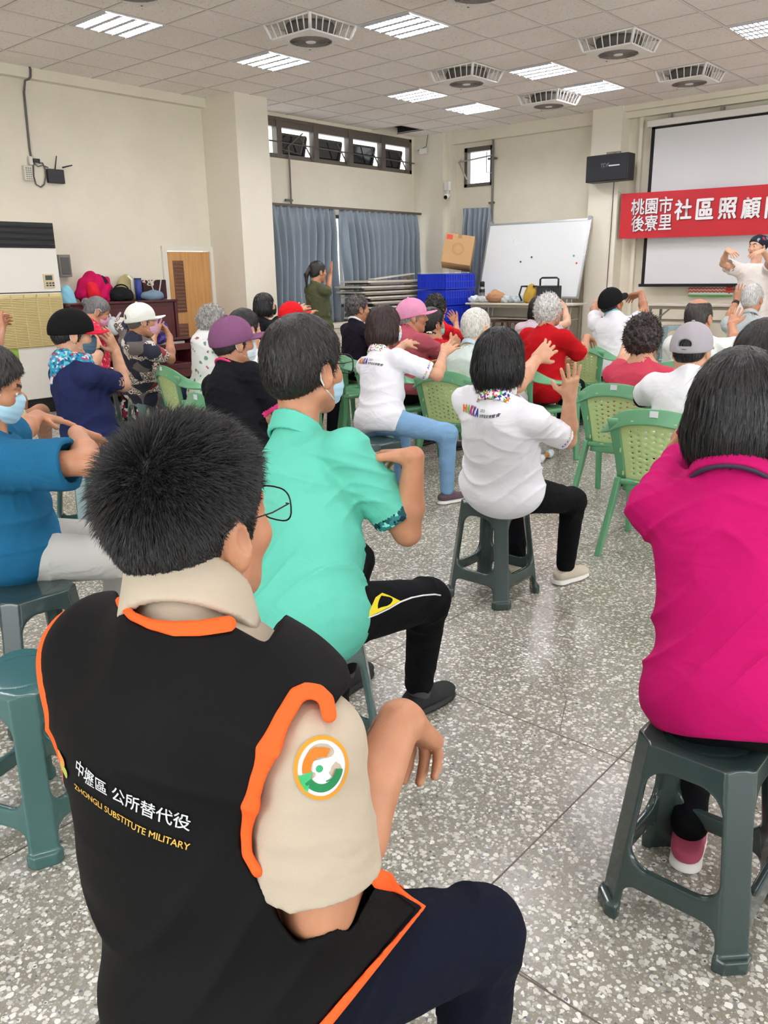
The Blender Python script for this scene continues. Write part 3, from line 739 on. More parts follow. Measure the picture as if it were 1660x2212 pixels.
def hair_strands(V, Q, H, dirfn, lenfn, n, wid, seg=4, lift=.001, seed=0, bend=None):
    """tapered ribbons growing from a surface; returns V, F arrays"""
    rng = np.random.default_rng(seed)
    a, b, c, d = (V[Q[:, i]] for i in range(4))
    ar = np.linalg.norm(np.cross(c-a, d-b), axis=1); ar /= ar.sum()
    k = rng.choice(len(Q), n, p=ar); u, v = rng.random((2, n, 1))
    p = (a[k]*(1-u)+b[k]*u)*(1-v)+(d[k]*(1-u)+c[k]*u)*v
    nn = np.cross(b[k]-a[k], d[k]-a[k]); nn /= np.linalg.norm(nn, axis=1)[:, None]+1e-12
    q = H.loc(p); nl = nn @ H.M
    dl = dirfn(q, nl, rng); dl /= np.linalg.norm(dl, axis=1)[:, None]+1e-9
    L = lenfn(q, rng)*H.s; keep = L > 1e-4
    p, nn, dl, L, q, nl = p[keep], nn[keep], dl[keep], L[keep], q[keep], nl[keep]; n = len(p)
    dw = dl @ H.M.T
    dn = np.tile(np.array([0, 0, -1.0]), (n, 1)) if bend is None else bend(q, nl, rng) @ H.M.T
    sd = np.cross(dw, nn)+rng.normal(0, .25, (n, 3)); sd /= np.linalg.norm(sd, axis=1)[:, None]+1e-9
    VV = []; pos = p+nn*lift
    for i in range(seg+1):
        t = i/seg; ww = wid*(1-t)**.6*.5+1e-5
        VV.append(pos-sd*ww); VV.append(pos+sd*ww)
        dcur = dw*(1-.55*t)+dn*(.55*t*t); dcur /= np.linalg.norm(dcur, axis=1)[:, None]
        pos = pos+dcur*(L/seg)[:, None]
    A = np.stack(VV, 1).reshape(-1, 3); m = 2*(seg+1)
    base = (np.arange(n)*m)[:, None]; F = np.concatenate([base+np.array([[2*i, 2*i+1, 2*i+3, 2*i+2]]) for i in range(seg)])
    return A, F
def join(*parts):
    V = []; F = []; o = 0
    for v, f in parts: V.append(v); F.append(np.asarray(f)+o); o += len(v)
    return np.concatenate(V), np.concatenate(F)

def hair_sdf(H, style, th=.010, seed=0):
    F = SDF(); rng = random.Random(seed)
    def groove(amp, fr):
        def w(x, y, z):
            q = [(x-H.o[0])*H.M[0, i]+(y-H.o[1])*H.M[1, i]+(z-H.o[2])*H.M[2, i] for i in range(3)]
            ang = np.arctan2(q[1], q[0]+.03); return amp*np.sin(fr*ang+3*np.sin(40*q[2]+seed))
        return w
    def lumps(amp, fr):
        def w(x, y, z): return amp*(np.sin(fr*x+seed)*np.sin(fr*y+1.3*seed)*np.sin(fr*z)+.6*np.sin(1.9*fr*x+2)*np.sin(1.7*fr*z+1)*np.sin(2.1*fr*y))
        return w
    t = th
    H.ell(F, (-.012, 0, .036), (.097+t, .077+t*.8, .088+t)); 
    if style in ('short', 'bald', 'bun', 'pony', 'crop', 'wave'):
        H.ell(F, (-.05, 0, -.015), (.05+t, .062+t*.5, .06), .03)
        H.cut(F, (.082, 0, .078), (.80, 0, -.60)); H.cut(F, (.016, 0, -.012), (.50, 0, -.866))
        for e in (-1, 1): H.cap(F, (.020, e*.074, .02), (.014, e*.072, -.028), .009, .006, .01)
        for e in (-1, 1): H.ell(F, (-.004, e*.095, -.012), (.030, .024, .040), .006, 's')
        if style == 'bald': H.ell(F, (.005, 0, .130), (.105, .066, .058), .012, 's')
        if style == 'bun': H.ell(F, (-.115, 0, .03), (.036, .036, .034), .012)
        if style == 'pony':
            H.ell(F, (-.11, 0, .04), (.02, .018, .018), .01); H.cap(F, (-.12, .0, .04), (-.16, .0, -.03), .018, .026, .01); H.cap(F, (-.16, 0, -.03), (-.165, 0, -.17), .026, .007, .01)
        if style == 'wave': F.warps.append(lumps(.006, 120))
        F.warps.append(groove(.0012, 34))
    elif style in ('bob', 'longbob'):
        z0 = -.094 if style == 'bob' else -.118
        H.ell(F, (-.022, 0, -.03), (.098+t, .088+t, .135), .03); H.ell(F, (-.02, 0, z0+.06), (.085+t, .088+t, .09), .03)
        H.cut(F, (-.01, 0, z0), (.10, 0, -1), .008)
        H.cap(F, (.14, -.2, -.04), (.14, .2, -.04), .095, None, .012, 's')
        H.ell(F, (.09, 0, -.02), (.062, .062, .085), .012, 's')
        F.warps.append(groove(.0016, 46))
    elif style == 'curly':
        H.ell(F, (-.025, 0, .0), (.105+t, .092+t, .115), .03)
        H.cut(F, (-.01, 0, -.085), (.2, 0, -1), .02)
        H.ell(F, (.10, 0, -.03), (.07, .06, .09), .012, 's')
        F.warps.append(lumps(.010, 95)); F.warps.append(lumps(.005, 190))
    return F

def cap_hat(p, H, dome, brim, vox, hole=False, cross=0.0, logo=None):
    F = SDF(); R = roty(math.radians(-11)+cross)
    H.ell(F, (-.012, 0, .030), (.115, .094, .104), .03, 'u', R); H.ell(F, (-.055, 0, .0), (.066, .078, .07), .03); c = R @ np.array([0, 0, -1.])
    H.cut(F, (.0, 0, .002), c)
    if hole: H.ell(F, (-.120, 0, .020), (.035, .032, .024), .004, 's')
    V, Q = F.poly(vox)
    o = mesh('cap', V-p.base, Q, dome, p.root)
    V = []; Fc = []; na, nr = 16, 6
    for i in range(na+1):
        a = math.radians(-62+124*i/na)
        for j in range(nr+1):
            t = j/nr; ext = .088*math.cos(a*.82)**.6*t
            x = -.008+.107*math.cos(a)+ext; y = .090*math.sin(a)*(1-.08*t); z = .009-.004*t-.9*y*y*(1+t)
            for dz in (0, .005): V.append(H.w(R @ np.array([x, y, z+dz])))
    for i in range(na):
        for j in range(nr):
            k = lambda ii, jj, d: 2*(ii*(nr+1)+jj)+d
            Fc.append((k(i, j, 1), k(i, j+1, 1), k(i+1, j+1, 1), k(i+1, j, 1))); Fc.append((k(i, j, 0), k(i+1, j, 0), k(i+1, j+1, 0), k(i, j+1, 0)))
            if j == nr-1: Fc.append((k(i, nr, 0), k(i+1, nr, 0), k(i+1, nr, 1), k(i, nr, 1)))
    mesh('brim', np.array(V)-p.base, Fc, brim, o)
    b = MB(); b.lathe([(0, 0), (.009, 0), (.008, .005), (0, .007)], (0, 0, 0), 10, H.M @ R); bb = b.build('cap_button', dome, o, smooth=True)
    for v in bb.data.vertices: v.co = Vector(v.co)*H.s+Vector(H.w(R @ np.array([-.008, 0, .136]))-p.base)
    if hole:
        b = MB(); pts = [H.w(R @ np.array([-.008-.114*math.cos(a), .093*math.sin(a), .028])) for a in np.linspace(-.5, .5, 9)]
        b.ribbon([q-p.base for q in pts], [H.M[:, 2]]*9, [nrm(q-H.o) for q in pts], [.014]*9, .004); b.build('strap', brim, o)
    return o
def face_mask(p, H, m, vox, strap='#dfe3e6'):
    F = SDF(); head_sdf(F, H)
    V0, Q0 = None, None
    G = SDF()
    H.ell(G, (.052, 0, -.045), (.062, .064, .062), .02); H.cap(G, (.098, 0, -.01), (.088, 0, -.085), .020, .022, .03)
    H.cut(G, (.02, 0, 0), (-1, 0, -.25)); H.cut(G, (.09, 0, .006), (-.35, 0, 1)); H.cut(G, (.05, 0, -.103), (.3, 0, -1))
    def pleat(x, y, z):
        q = (x-H.o[0])*H.M[0, 2]+(y-H.o[1])*H.M[1, 2]+(z-H.o[2])*H.M[2, 2]; return .0012*np.sin(q/H.s*300)
    G.warps.append(pleat)
    V, Q = G.poly(vox); o = mesh('face_mask', V-p.base, Q, m, p.root)
    b = MB()
    for e in (-1, 1):
        pts = [(.040, e*.064, -.008), (.02, e*.080, .018), (-.008, e*.086, .030), (-.030, e*.082, .012), (-.026, e*.080, -.018), (-.004, e*.078, -.046), (.038, e*.062, -.075)]
        b.tube([H.w(q)-p.base for q in pts], .0022*H.s, 6)
    b.build('ear_loop', mat('loop_'+strap, strap, .7), o, smooth=True)
    return o
def glasses(p, H, m, wid=.0016):
    o = None; b = MB()
    for e in (-1, 1):
        ring = []
        for k in range(25):
            a = 2*math.pi*k/24; c, s_ = math.cos(a), math.sin(a)
            ring.append(H.w((.112-.10*(abs(e*.034+.029*np.sign(c)*abs(c)**.7)**2)*3.5, e*.036+.030*np.sign(c)*abs(c)**.65, .006+.024*np.sign(s_)*abs(s_)**.7))-p.base)
        b.tube(ring, wid, 6, False)
    b.tube([H.w((.112, -.008, .012))-p.base, H.w((.116, 0, .014))-p.base, H.w((.112, .008, .012))-p.base], wid, 6)
    o = b.build('glasses', m, p.root, smooth=True)
    for e in (-1, 1):
        b = MB(); b.tube([H.w(q)-p.base for q in ((.100, e*.067, .014), (.098, e*.074, .015), (.06, e*.079, .014), (-.01, e*.084, .020), (-.03, e*.083, .012), (-.042, e*.080, -.008))], wid*.8, 6); b.build('temple', m, o, smooth=True)
        b = MB(); V = [H.w((.111-.10*(abs(e*.036+.028*math.cos(a))**2)*3.5, e*.036+.028*np.sign(math.cos(a))*abs(math.cos(a))**.65, .006+.022*np.sign(math.sin(a))*abs(math.sin(a))**.7))-p.base for a in np.linspace(0, 2*math.pi, 20, endpoint=False)]
        b.quadmesh(V, [tuple(range(20))]); b.build('lens', glassmat('lens_glass'), o)
    return o

class P: pass
def person(label, neck, z=None, D=None, az=0.0, s=1.0, gw=1.0, gd=1.0, head=None, haz=None, hp=0.0, hroll=0.0, hs=1.0, dh=.0, seat=.46, hip=None,
           skin='a', R=None, L=None, knees=None, ankles=None, shirt=None, sleeve=.62, pants=None, cuff=None, shoes=None, hair=('short', '#1a1817', .010), hem=.03,
           fold=.008, ph=0.0, legs=True, vox=None, stand=None, lean=.05, sleeve_r=.060, sleeve_r0=None, nofeet=False, shorts=False, armr=1.0, group=None, sock=None, sd=.086, swk=1.0, tk=1.0, pk=1.0):
    p = P(); p.s = s
    Nk = atz(neck[0], neck[1], z) if z else atD(neck[0], neck[1], D)
    p.D = depth(Nk); p.N = Nk; v = vox or min(.011, max(.0055, .0019*p.D)); p.v = v
    a = math.radians(az); f = np.array([math.cos(a), math.sin(a), 0]); l = np.array([-math.sin(a), math.cos(a), 0])
    if stand is not None: Hc = np.array([Nk[0], Nk[1], Nk[2]-.52*s])-lean*f
    elif hip is not None: Hc = atz(hip[0], hip[1], seat+.10)
    else: Hc = np.array([Nk[0], Nk[1], seat+.10])-lean*f
    p.Hc = Hc; p.base = np.array([Hc[0], Hc[1], 0.0]); t = nrm(Nk-Hc); l = nrm(l-(l@t)*t); f = np.cross(l, t); p.t, p.l, p.f = t, l, f; TL = np.linalg.norm(Nk-Hc)
    p.root = empty('person', p.base, 0, label, 'person', group)
    B0 = p.base; M = np.stack([f, l, t], 1)
    sw = .163*gw**.6*s*swk; Sh = {e: Nk-sd*s*t+e*sw*l for e in (-1, 1)}   # -1 right, +1 left
    for e, A in ((-1, R), (1, L)):
        if A and 'S' in A: Sh[e] = atD(*A['S'], depth(Sh[e])+A.get('sd', 0))
    p.Sh = Sh
    # head
    hc = atD(head[0], head[1], p.D+dh) if head else Nk+t*.165*s+f*.03
    H = p.H = Head(hc, az if haz is None else haz, hp, hroll, s*hs)
    # arms
    p.arm = {}
    for e, A in ((-1, R), (1, L)):
        S_ = Sh[e]; La, Lf, Lh = .285*s, .235*s, .175*s
        if A is None: E = S_+f*.14*s-t*.24*s+e*l*.05; W = E+f*.20*s-e*l*.07+t*.06; Tp = W+f*.14-e*l*.06*s; A = {}
        else:
            E = atD(*A['e'], depth(S_)+A['ed']) if 'ed' in A else reach(S_, A['e'], La, A.get('se', 1)) if 'e' in A else A['E']
            W = reach(E, A['w'], Lf, A.get('sw', 1)) if 'w' in A else A['W']
            Tp = reach(W, A['t'], Lh, A.get('st', 1)) if 't' in A else A['T']
        p.arm[e] = (S_, E, W, Tp, A)
    # legs
    p.leg = {}
    for e in (-1, 1):
        J = Hc+e*.085*s*l-.02*t
        kn = knees.get(e) if knees else None; an = ankles.get(e) if ankles else None
        if stand is not None: K = np.array([J[0], J[1], stand+.46*s])+f*.03; An = np.array([K[0], K[1], stand+.09])-f*.05
        else:
            K = (np.asarray(kn[:2]) if kn is not None else None)
            if kn is not None and len(kn) == 2: K = reach(J, kn, .40*s, 1)
            elif kn is not None: K = np.asarray(kn, float)
            else: K = J+f*.37*s+e*l*.07; K[2] = max(.44, .47*s)
            if an is not None: An = atz(an[0], an[1], an[2] if len(an) > 2 else .09)
            else: An = np.array([K[0], K[1], .09])-f*.04
        p.leg[e] = (J, K, An)
    # ---- body: skin, one continuous surface
    def bodyfield(face):
        F = SDF()
        head_sdf(F, H)
        F.cap(H.w((-.022, 0, -.045)), Nk-.02*t-.012*f, .056*s, .06*s, .03)
        F.ell(Hc+.34*TL/.5*t, (.085*s*gd, .125*s*gw, .14*s), M, .05); F.ell(Hc+.12*t, (.09*s*gd, .13*s*gw, .15*s), M, .06)
        for e in (-1, 1):
            S_, E, W, Tp, A = p.arm[e]
            F.cap(Nk-.062*t, S_-.004*t, .040*s, .038*s, .03)
            F.cap(S_, E, .046*s*armr, .037*s*armr, .02); F.cap(E, E+.35*(W-E), .037*s*armr, .040*s*armr, .015); F.cap(E+.35*(W-E), W, .040*s*armr, .026*s, .015)
            nn = np.asarray(A.get('n', -e*p.l+np.array([0, 0, -.3])), float); nn = nn[0]*vR+nn[1]*vU-nn[2]*vF if 'n' in A else nn
            hand_sdf(F, W, Tp, nn, -e, A.get('curl', .3), A.get('spread', .14), A.get('thumb', .6), s*1.0)
        return F
    F = bodyfield(True)
    if legs:
        for e in (-1, 1):
            J, K, An = p.leg[e]; F.cap(J, K, .066*s*gw, .047*s, .03); F.cap(K, K+.3*(An-K), .047*s, .050*s, .02); F.cap(K+.3*(An-K), An, .050*s, .032*s, .02)
    V, Q = F.poly(v)
    C = V[Q].mean(1); keep = np.ones(len(Q), bool); reg = []
    hq = H.loc(C); inh = (np.linalg.norm(hq-np.array([.01, 0, -.01]), axis=1) < .155) & (hq[:, 2] > -.118)
    keep &= ~inh; parts = []; idxs = []
    hv = min(v*.55, .0042)
    e3 = np.array([.17]*3)*H.s; V2, Q2 = F.poly(hv, H.o-e3, H.o+e3)
    C2 = V2[Q2].mean(1); h2 = H.loc(C2); k2 = (np.linalg.norm(h2-np.array([.01, 0, -.01]), axis=1) < .157) & (h2[:, 2] > -.121)
    hd = sub(V2, Q2, k2); C2 = C2[k2]
    for e in (-1, 1):
        S_, E, W, Tp = p.arm[e][:4]; c0 = W+.5*(Tp-W); y = nrm(Tp-W)
        R_ = .155*s; wv = min(v*.5, .0045)
        u = nrm(W-E)
        def dseg(X, a, b):
            d = b-a; t_ = np.clip(((X-a) @ d)/(d @ d), 0, 1); return np.linalg.norm(X-a-t_[:, None]*d, axis=1)
        Wb = W-.018*u; Th = W+(Tp-W)*1.05
        keep &= ~((np.linalg.norm(C-c0, axis=1) < R_) & (dseg(C, W, Th) < dseg(C, E, Wb)-.010) & (dseg(C, W, Th) < .085*s))
        V3, Q3 = F.poly(wv, c0-R_-.01, c0+R_+.01); C3 = V3[Q3].mean(1)
        # leave out anything that is not this hand (torso, head, other arm)
        k3 = (np.linalg.norm(C3-c0, axis=1) < R_+.004) & (dseg(C3, W, Th) < dseg(C3, E, Wb)+.012) & (dseg(C3, W, Th) < .088*s)
        parts.append(sub(V3, Q3, k3))
    A = sub(V, Q, keep)
    VV, QQ = join(A, *parts, hd); idx = np.zeros(len(QQ), int); idx[len(QQ)-len(hd[1]):] = head_mats(C2, H)
    # joined hands/head keep a hair-thin overlap along the wrist and neck
    mesh('body', VV-B0, QQ, [skinmat(skin), M_LIP, M_BROW, M_EYEW, M_IRIS], p.root, idx)
    # ---- hair
    if hair:
        st, col, th = hair[:3]
        Fh = hair_sdf(H, st, th, seed=int(neck[0]) % 17); Vh, Qh = Fh.poly(min(v*.7, .005)); p.hairVQ = (Vh, Qh)
        hm = hairmat('hair_'+col, col)
        prt = [(Vh, Qh)]
        n = int(min(5200, 26000/max(1, p.D)**1.35))
        if st in ('bob', 'longbob'):
            def df(q, nl, rng):
                d = np.array([0, 0, -1.])+rng.normal(0, .06, q.shape); d[:, :2] += (q[:, :2]-np.array([-.02, 0]))*np.clip((q[:, 2:]-.02)*60, 0, 9)
                return d-(np.einsum('ij,ij->i', d, nl)[:, None])*nl*.96
            prt.append(hair_strands(Vh, Qh, H, df, lambda q, r: .022+.018*r.random(len(q)), n, .0016*max(1, p.D*.5), 4, .0012))
        elif st in ('curly', 'wave'):
            prt.append(hair_strands(Vh, Qh, H, lambda q, nl, r: nl*.5+r.normal(0, .8, q.shape), lambda q, r: .012+.012*r.random(len(q)), n, .0018*max(1, p.D*.5), 3, .0))
        elif st in ('short', 'crop', 'bald', 'bun', 'pony'):
            def df(q, nl, rng):
                d = np.stack([q[:, 0]+.05, q[:, 1]*1.1, q[:, 2]*.3-.09], 1)*np.array([1, 1, 1.])
                d /= np.linalg.norm(d, axis=1)[:, None]; d = d+rng.normal(0, .12, q.shape); return d-(np.einsum('ij,ij->i', d, nl)[:, None])*nl*.9
            prt.append(hair_strands(Vh, Qh, H, df, lambda q, r: (.012+.010*r.random(len(q)))*np.clip((q[:, 2]+.075)/.07, .2, 1), n, .0014*max(1, p.D*.5), 3, .0006))
        VV, QQ = join(*prt); mesh('hair', VV-B0, QQ, hm, p.root)
    # ---- shirt
    if shirt is not None:
        G = SDF(); g1, g2 = gw*s*tk, gd*s*tk; k = TL/.5
        G.ell(Hc-.005*t, (.152*g2, .190*g1, .15*s), M, .05); G.ell(Hc+.17*k*t+.012*f, (.132*g2, .165*g1, .17*k), M, .06); G.ell(Hc+.33*k*t, (.122*g2, .165*g1, .17*k), M, .06)
        nb = Nk-.02*t-.012*f; nax = nrm(H.w((-.022, 0, -.045))-nb); G.cap(nb-.075*s*nax, nb+.03*s*nax, .088*s, .069*s, .035)
        for e in (-1, 1):
            S_, E = p.arm[e][:2]
            G.cap(Nk-.050*s*t-.005*f, S_+.006*t, .054*s, .054*s*armr, .04)
            q = S_+(E-S_)*(sleeve+.06)
            G.cap(S_, q, (sleeve_r0 or sleeve_r+.001)*s*armr, sleeve_r*s*armr, .03)
        for e in (-1, 1):
            S_, E = p.arm[e][:2]; d = nrm(E-S_); hp_ = S_+(E-S_)*sleeve
            if sleeve < 1:
                # cut the sleeve end and open it
                def fn(x, y, z, hp_=hp_, d=d, S_=S_, E=E):
                    px, py, pz = x-hp_[0], y-hp_[1], z-hp_[2]; t_ = px*d[0]+py*d[1]+pz*d[2]
                    r = np.sqrt(np.maximum(0, px*px+py*py+pz*pz-t_*t_)); return np.maximum(-t_, r-.13*s)
                m_ = hp_+d*.06
                G.fn(fn, m_-.13, m_+.13, .003, 's')
                G.cap(hp_-d*.035, hp_+d*.05, (sleeve_r-.013)*s*armr, None, .003, 's')
        zb = Hc-t*(hem+.02)
        G.cut(zb, -t, .01)
        nq = nb+nax*.022*s; nn2 = nrm(nax+.42*f)
        def topcut(x, y, z):
            px, py, pz = x-nq[0], y-nq[1], z-nq[2]; t_ = px*nn2[0]+py*nn2[1]+pz*nn2[2]; return np.maximum(-t_, np.sqrt(np.maximum(1e-9, px*px+py*py+pz*pz-t_*t_))-.098*s)
        G.fn(topcut, nq-.3, nq+.3, .006, 's')
        G.cap(nb-.01*nax, nb+.06*s*nax, .060*s, .060*s, .004, 's')
        G.warps.append(fold_warp(Hc, l, t, fold, ph))
        for e in (-1, 1): S_, E = p.arm[e][:2]; G.warps.append(limb_warp(S_, E, fold*.5, ph+e, 7, (.1, .45)))
        V, Q = G.poly(v*.85); p.shirtVQ = (V, Q)
        mm = shirt if isinstance(shirt, (list, tuple)) else [shirt]
        idx = np.zeros(len(Q), int); C = V[Q].mean(1)
        for e in (-1, 1):
            S_, E = p.arm[e][:2]; d = nrm(E-S_); u = (C-S_) @ d; hp_ = sleeve*np.linalg.norm(E-S_); r = np.linalg.norm(C-S_-u[:, None]*d, axis=1)
            if cuff: idx[(u > hp_-cuff) & (u < hp_+.02) & (r < .085*s)] = 1
        p.shirt = mesh('shirt', V-B0, Q, mm, p.root, idx if len(mm) > 1 else None)
    # ---- trousers
    if pants is not None:
        G = SDF(); G.ell(Hc-.01*t, (.135*gd*s*pk, .17*gw*s*pk, .105*s), M, .04)
        for e in (-1, 1):
            J, K, An = p.leg[e]; cu = .42 if shorts else .94; An2 = K+(An-K)*(.12 if shorts else .97)
            G.cap(J, K, .088*s*gw**.7, .063*s, .04)
            if shorts: G.cut(J+(K-J)*1.5, nrm(K-J)) if False else None
            if not shorts: G.cap(K, An2, .062*s, .047*s, .03)
            G.warps.append(limb_warp(J, K, .005, ph+e, 6, (.15, .9))); G.warps.append(limb_warp(K, An, .004, ph+2*e, 7, (.15, .85)))
        if seat and stand is None: G.cut(Hc-np.array([0, 0, .108]), (0, 0, -1), .02) if False else None
        for e in (-1, 1):
            J, K, An = p.leg[e]
            if shorts:
                d = nrm(K-J); q = J+(K-J)*.84
                G.fn(lambda x, y, z, q=q, d=d: np.maximum(-((x-q[0])*d[0]+(y-q[1])*d[1]+(z-q[2])*d[2]), np.sqrt((x-q[0])**2+(y-q[1])**2+(z-q[2])**2)-.2), q-.2, q+.2, .004, 's')
        V, Q = G.poly(v*.9); p.pantsVQ = (V, Q)
        mm = pants if isinstance(pants, (list, tuple)) else [pants]
        p.pants = mesh('trousers', V-B0, Q, mm, p.root)
    # ---- shoes
    if shoes is not None and not nofeet:
        up, so = shoes
        for e in (-1, 1):
            J, K, An = p.leg[e]; ft = f*.97+e*l*.2; ft[2] = 0; ft = nrm(ft)
            if isinstance(ankles, dict) and ankles.get(('az', e)) is not None: aa = math.radians(ankles[('az', e)]); ft = np.array([math.cos(aa), math.sin(aa), 0])
            gz = stand if stand is not None else (An[2]-.09 if An[2] > .14 else 0.0)
            h = np.array([An[0], An[1], gz])-ft*.035*s; sd = np.cross((0, 0, 1), ft); R3 = np.stack([ft, sd, (0, 0, 1)], 1)
            G = SDF()
            G.cap(h+(0, 0, .045), h+ft*.075*s+(0, 0, .045), .037*s, .036*s, .02); G.cap(h+ft*.07*s+(0, 0, .040), h+ft*.165*s+(0, 0, .028), .036*s, .027*s, .03)
            G.ell(h+ft*.135*s+(0, 0, .03), (.075*s, .044*s, .026*s), R3, .02); G.cap(h+(0, 0, .05)+ft*.02, An+(0, 0, .0), .035*s, .033*s, .02)
            G.cut(h+(0, 0, .026), (0, 0, -1)); G.cut(An+(0, 0, -.005)+ft*.02, (-.25*ft[0], -.25*ft[1], 1), .006)
            V, Q = G.poly(min(v*.8, .006)); o = mesh('shoe', V-B0, Q, up, p.root)
            G = SDF(); G.cap(h+(0, 0, .0)+ft*.0, h+ft*.08*s, .042*s, .040*s, .02); G.ell(h+ft*.12*s, (.095*s, .047*s, .04), R3, .02)
            G.cut(h+(0, 0, .003), (0, 0, -1), .003); G.cut(h+(0, 0, .028), (0, 0, 1), .003)
            V, Q = G.poly(min(v*.8, .006)); mesh('sole', V-B0, Q, so, o)
            if sock: 
                G = SDF(); G.cap(An+(0, 0, -.03), An+(K-An)*.2, .039*s, .039*s, .01); V, Q = G.poly(min(v*.8, .006)); mesh('sock', V-B0, Q, sock, p.root)
    return p
def bvh(V, Q): return BVHTree.FromPolygons([tuple(v) for v in V], [tuple(q) for q in Q])
def project(p, tree, geo, o, ex, ey, dirn, mats, name, parent, off=.0028, far=.16, strict=False):
    """lay flat lettering on cloth: o origin, ex/ey axes, dirn direction towards the cloth"""
    V, F = geo; o = np.asarray(o, float); out = []; dirn = nrm(dirn)
    for v in V:
        q = o+ex*v[0]+ey*v[1]; h = tree.ray_cast(Vector(q-dirn*.25), Vector(dirn), .6)
        ok = h[0] is not None and abs(h[3]-.25) < far; 
        if strict and not ok: return None
        out.append(np.array(h[0])-dirn*off if ok else q-dirn*off)
    return mesh(name, np.array(out)-p.base, F, mats, parent, smooth=True)
def polo_collar(p, m, h=.030, v=.0045, flare=.42, rise=.012, r0=.064):
    """folded collar ring round the neck"""
    F = SDF(); s = p.s; b = p.H.w((-.022, 0, -.045)); a = p.N-.02*p.t-.012*p.f; ax = nrm(b-a); a = a+ax*.006*s
    ff = nrm(p.f-ax*(p.f@ax))
    def fn(x, y, z):
        px, py, pz = x-a[0], y-a[1], z-a[2]; t_ = px*ax[0]+py*ax[1]+pz*ax[2]
        fx = px*ff[0]+py*ff[1]+pz*ff[2]; r = np.sqrt(np.maximum(1e-9, px*px+py*py+pz*pz-t_*t_))
        tt = t_+.45*fx-rise*s; R_ = (r0+.002)*s+np.maximum(0, h-tt)*flare*.6
        return np.maximum(np.abs(r-R_)-.0055, np.abs(tt)-h)*.9
    F.fn(fn, a-.15, a+.15, .004); V, Q = F.poly(v); return mesh('collar', V-p.base, Q, m, p.root)

def outline_cut(poly, dmax=9.0, dmin=0.0):
    """signed distance (m, negative inside) to the solid swept along the sight lines through an outline"""
    poly = [np.array(q, float) for q in poly]
    def f(x, y, z):
        px, py, pz = x-CAM[0], y-CAM[1], z-CAM[2]
        dz = np.maximum(px*vF[0]+py*vF[1]+pz*vF[2], .05)
        u = IW/2+FPX*(px*vR[0]+py*vR[1]+pz*vR[2])/dz; v = IH/2-FPX*(px*vU[0]+py*vU[1]+pz*vU[2])/dz
        best = None; ins = np.zeros(u.shape, bool)
        for a, b in zip(poly, poly[1:]+poly[:1]):
            e = b-a; t = np.clip(((u-a[0])*e[0]+(v-a[1])*e[1])/(e@e), 0, 1); d = (u-a[0]-t*e[0])**2+(v-a[1]-t*e[1])**2
            best = d if best is None else np.minimum(best, d)
            cr = ((a[1] > v) != (b[1] > v)) & (u < (b[0]-a[0])*(v-a[1])/(b[1]-a[1]+1e-9)+a[0]); ins ^= cr
        d = np.sqrt(best)*dz/FPX; d = np.where(ins, -d, d)
        return np.maximum(np.maximum(d, dz-dmax), dmin-dz)
    return f

def path_dist(path, dmax=9.0):
    """distance (m) from a drawn line swept along the sight lines"""
    path = [np.array(q, float) for q in path]
    def f(x, y, z):
        px, py, pz = x-CAM[0], y-CAM[1], z-CAM[2]; dz = np.maximum(px*vF[0]+py*vF[1]+pz*vF[2], .05)
        u = IW/2+FPX*(px*vR[0]+py*vR[1]+pz*vR[2])/dz; v = IH/2-FPX*(px*vU[0]+py*vU[1]+pz*vU[2])/dz; best = None
        for a, b in zip(path[:-1], path[1:]):
            e = b-a; t = np.clip(((u-a[0])*e[0]+(v-a[1])*e[1])/(e@e), 0, 1); d = (u-a[0]-t*e[0])**2+(v-a[1]-t*e[1])**2
            best = d if best is None else np.minimum(best, d)
        return np.maximum(np.sqrt(best)*dz/FPX, dz-dmax)
    return f
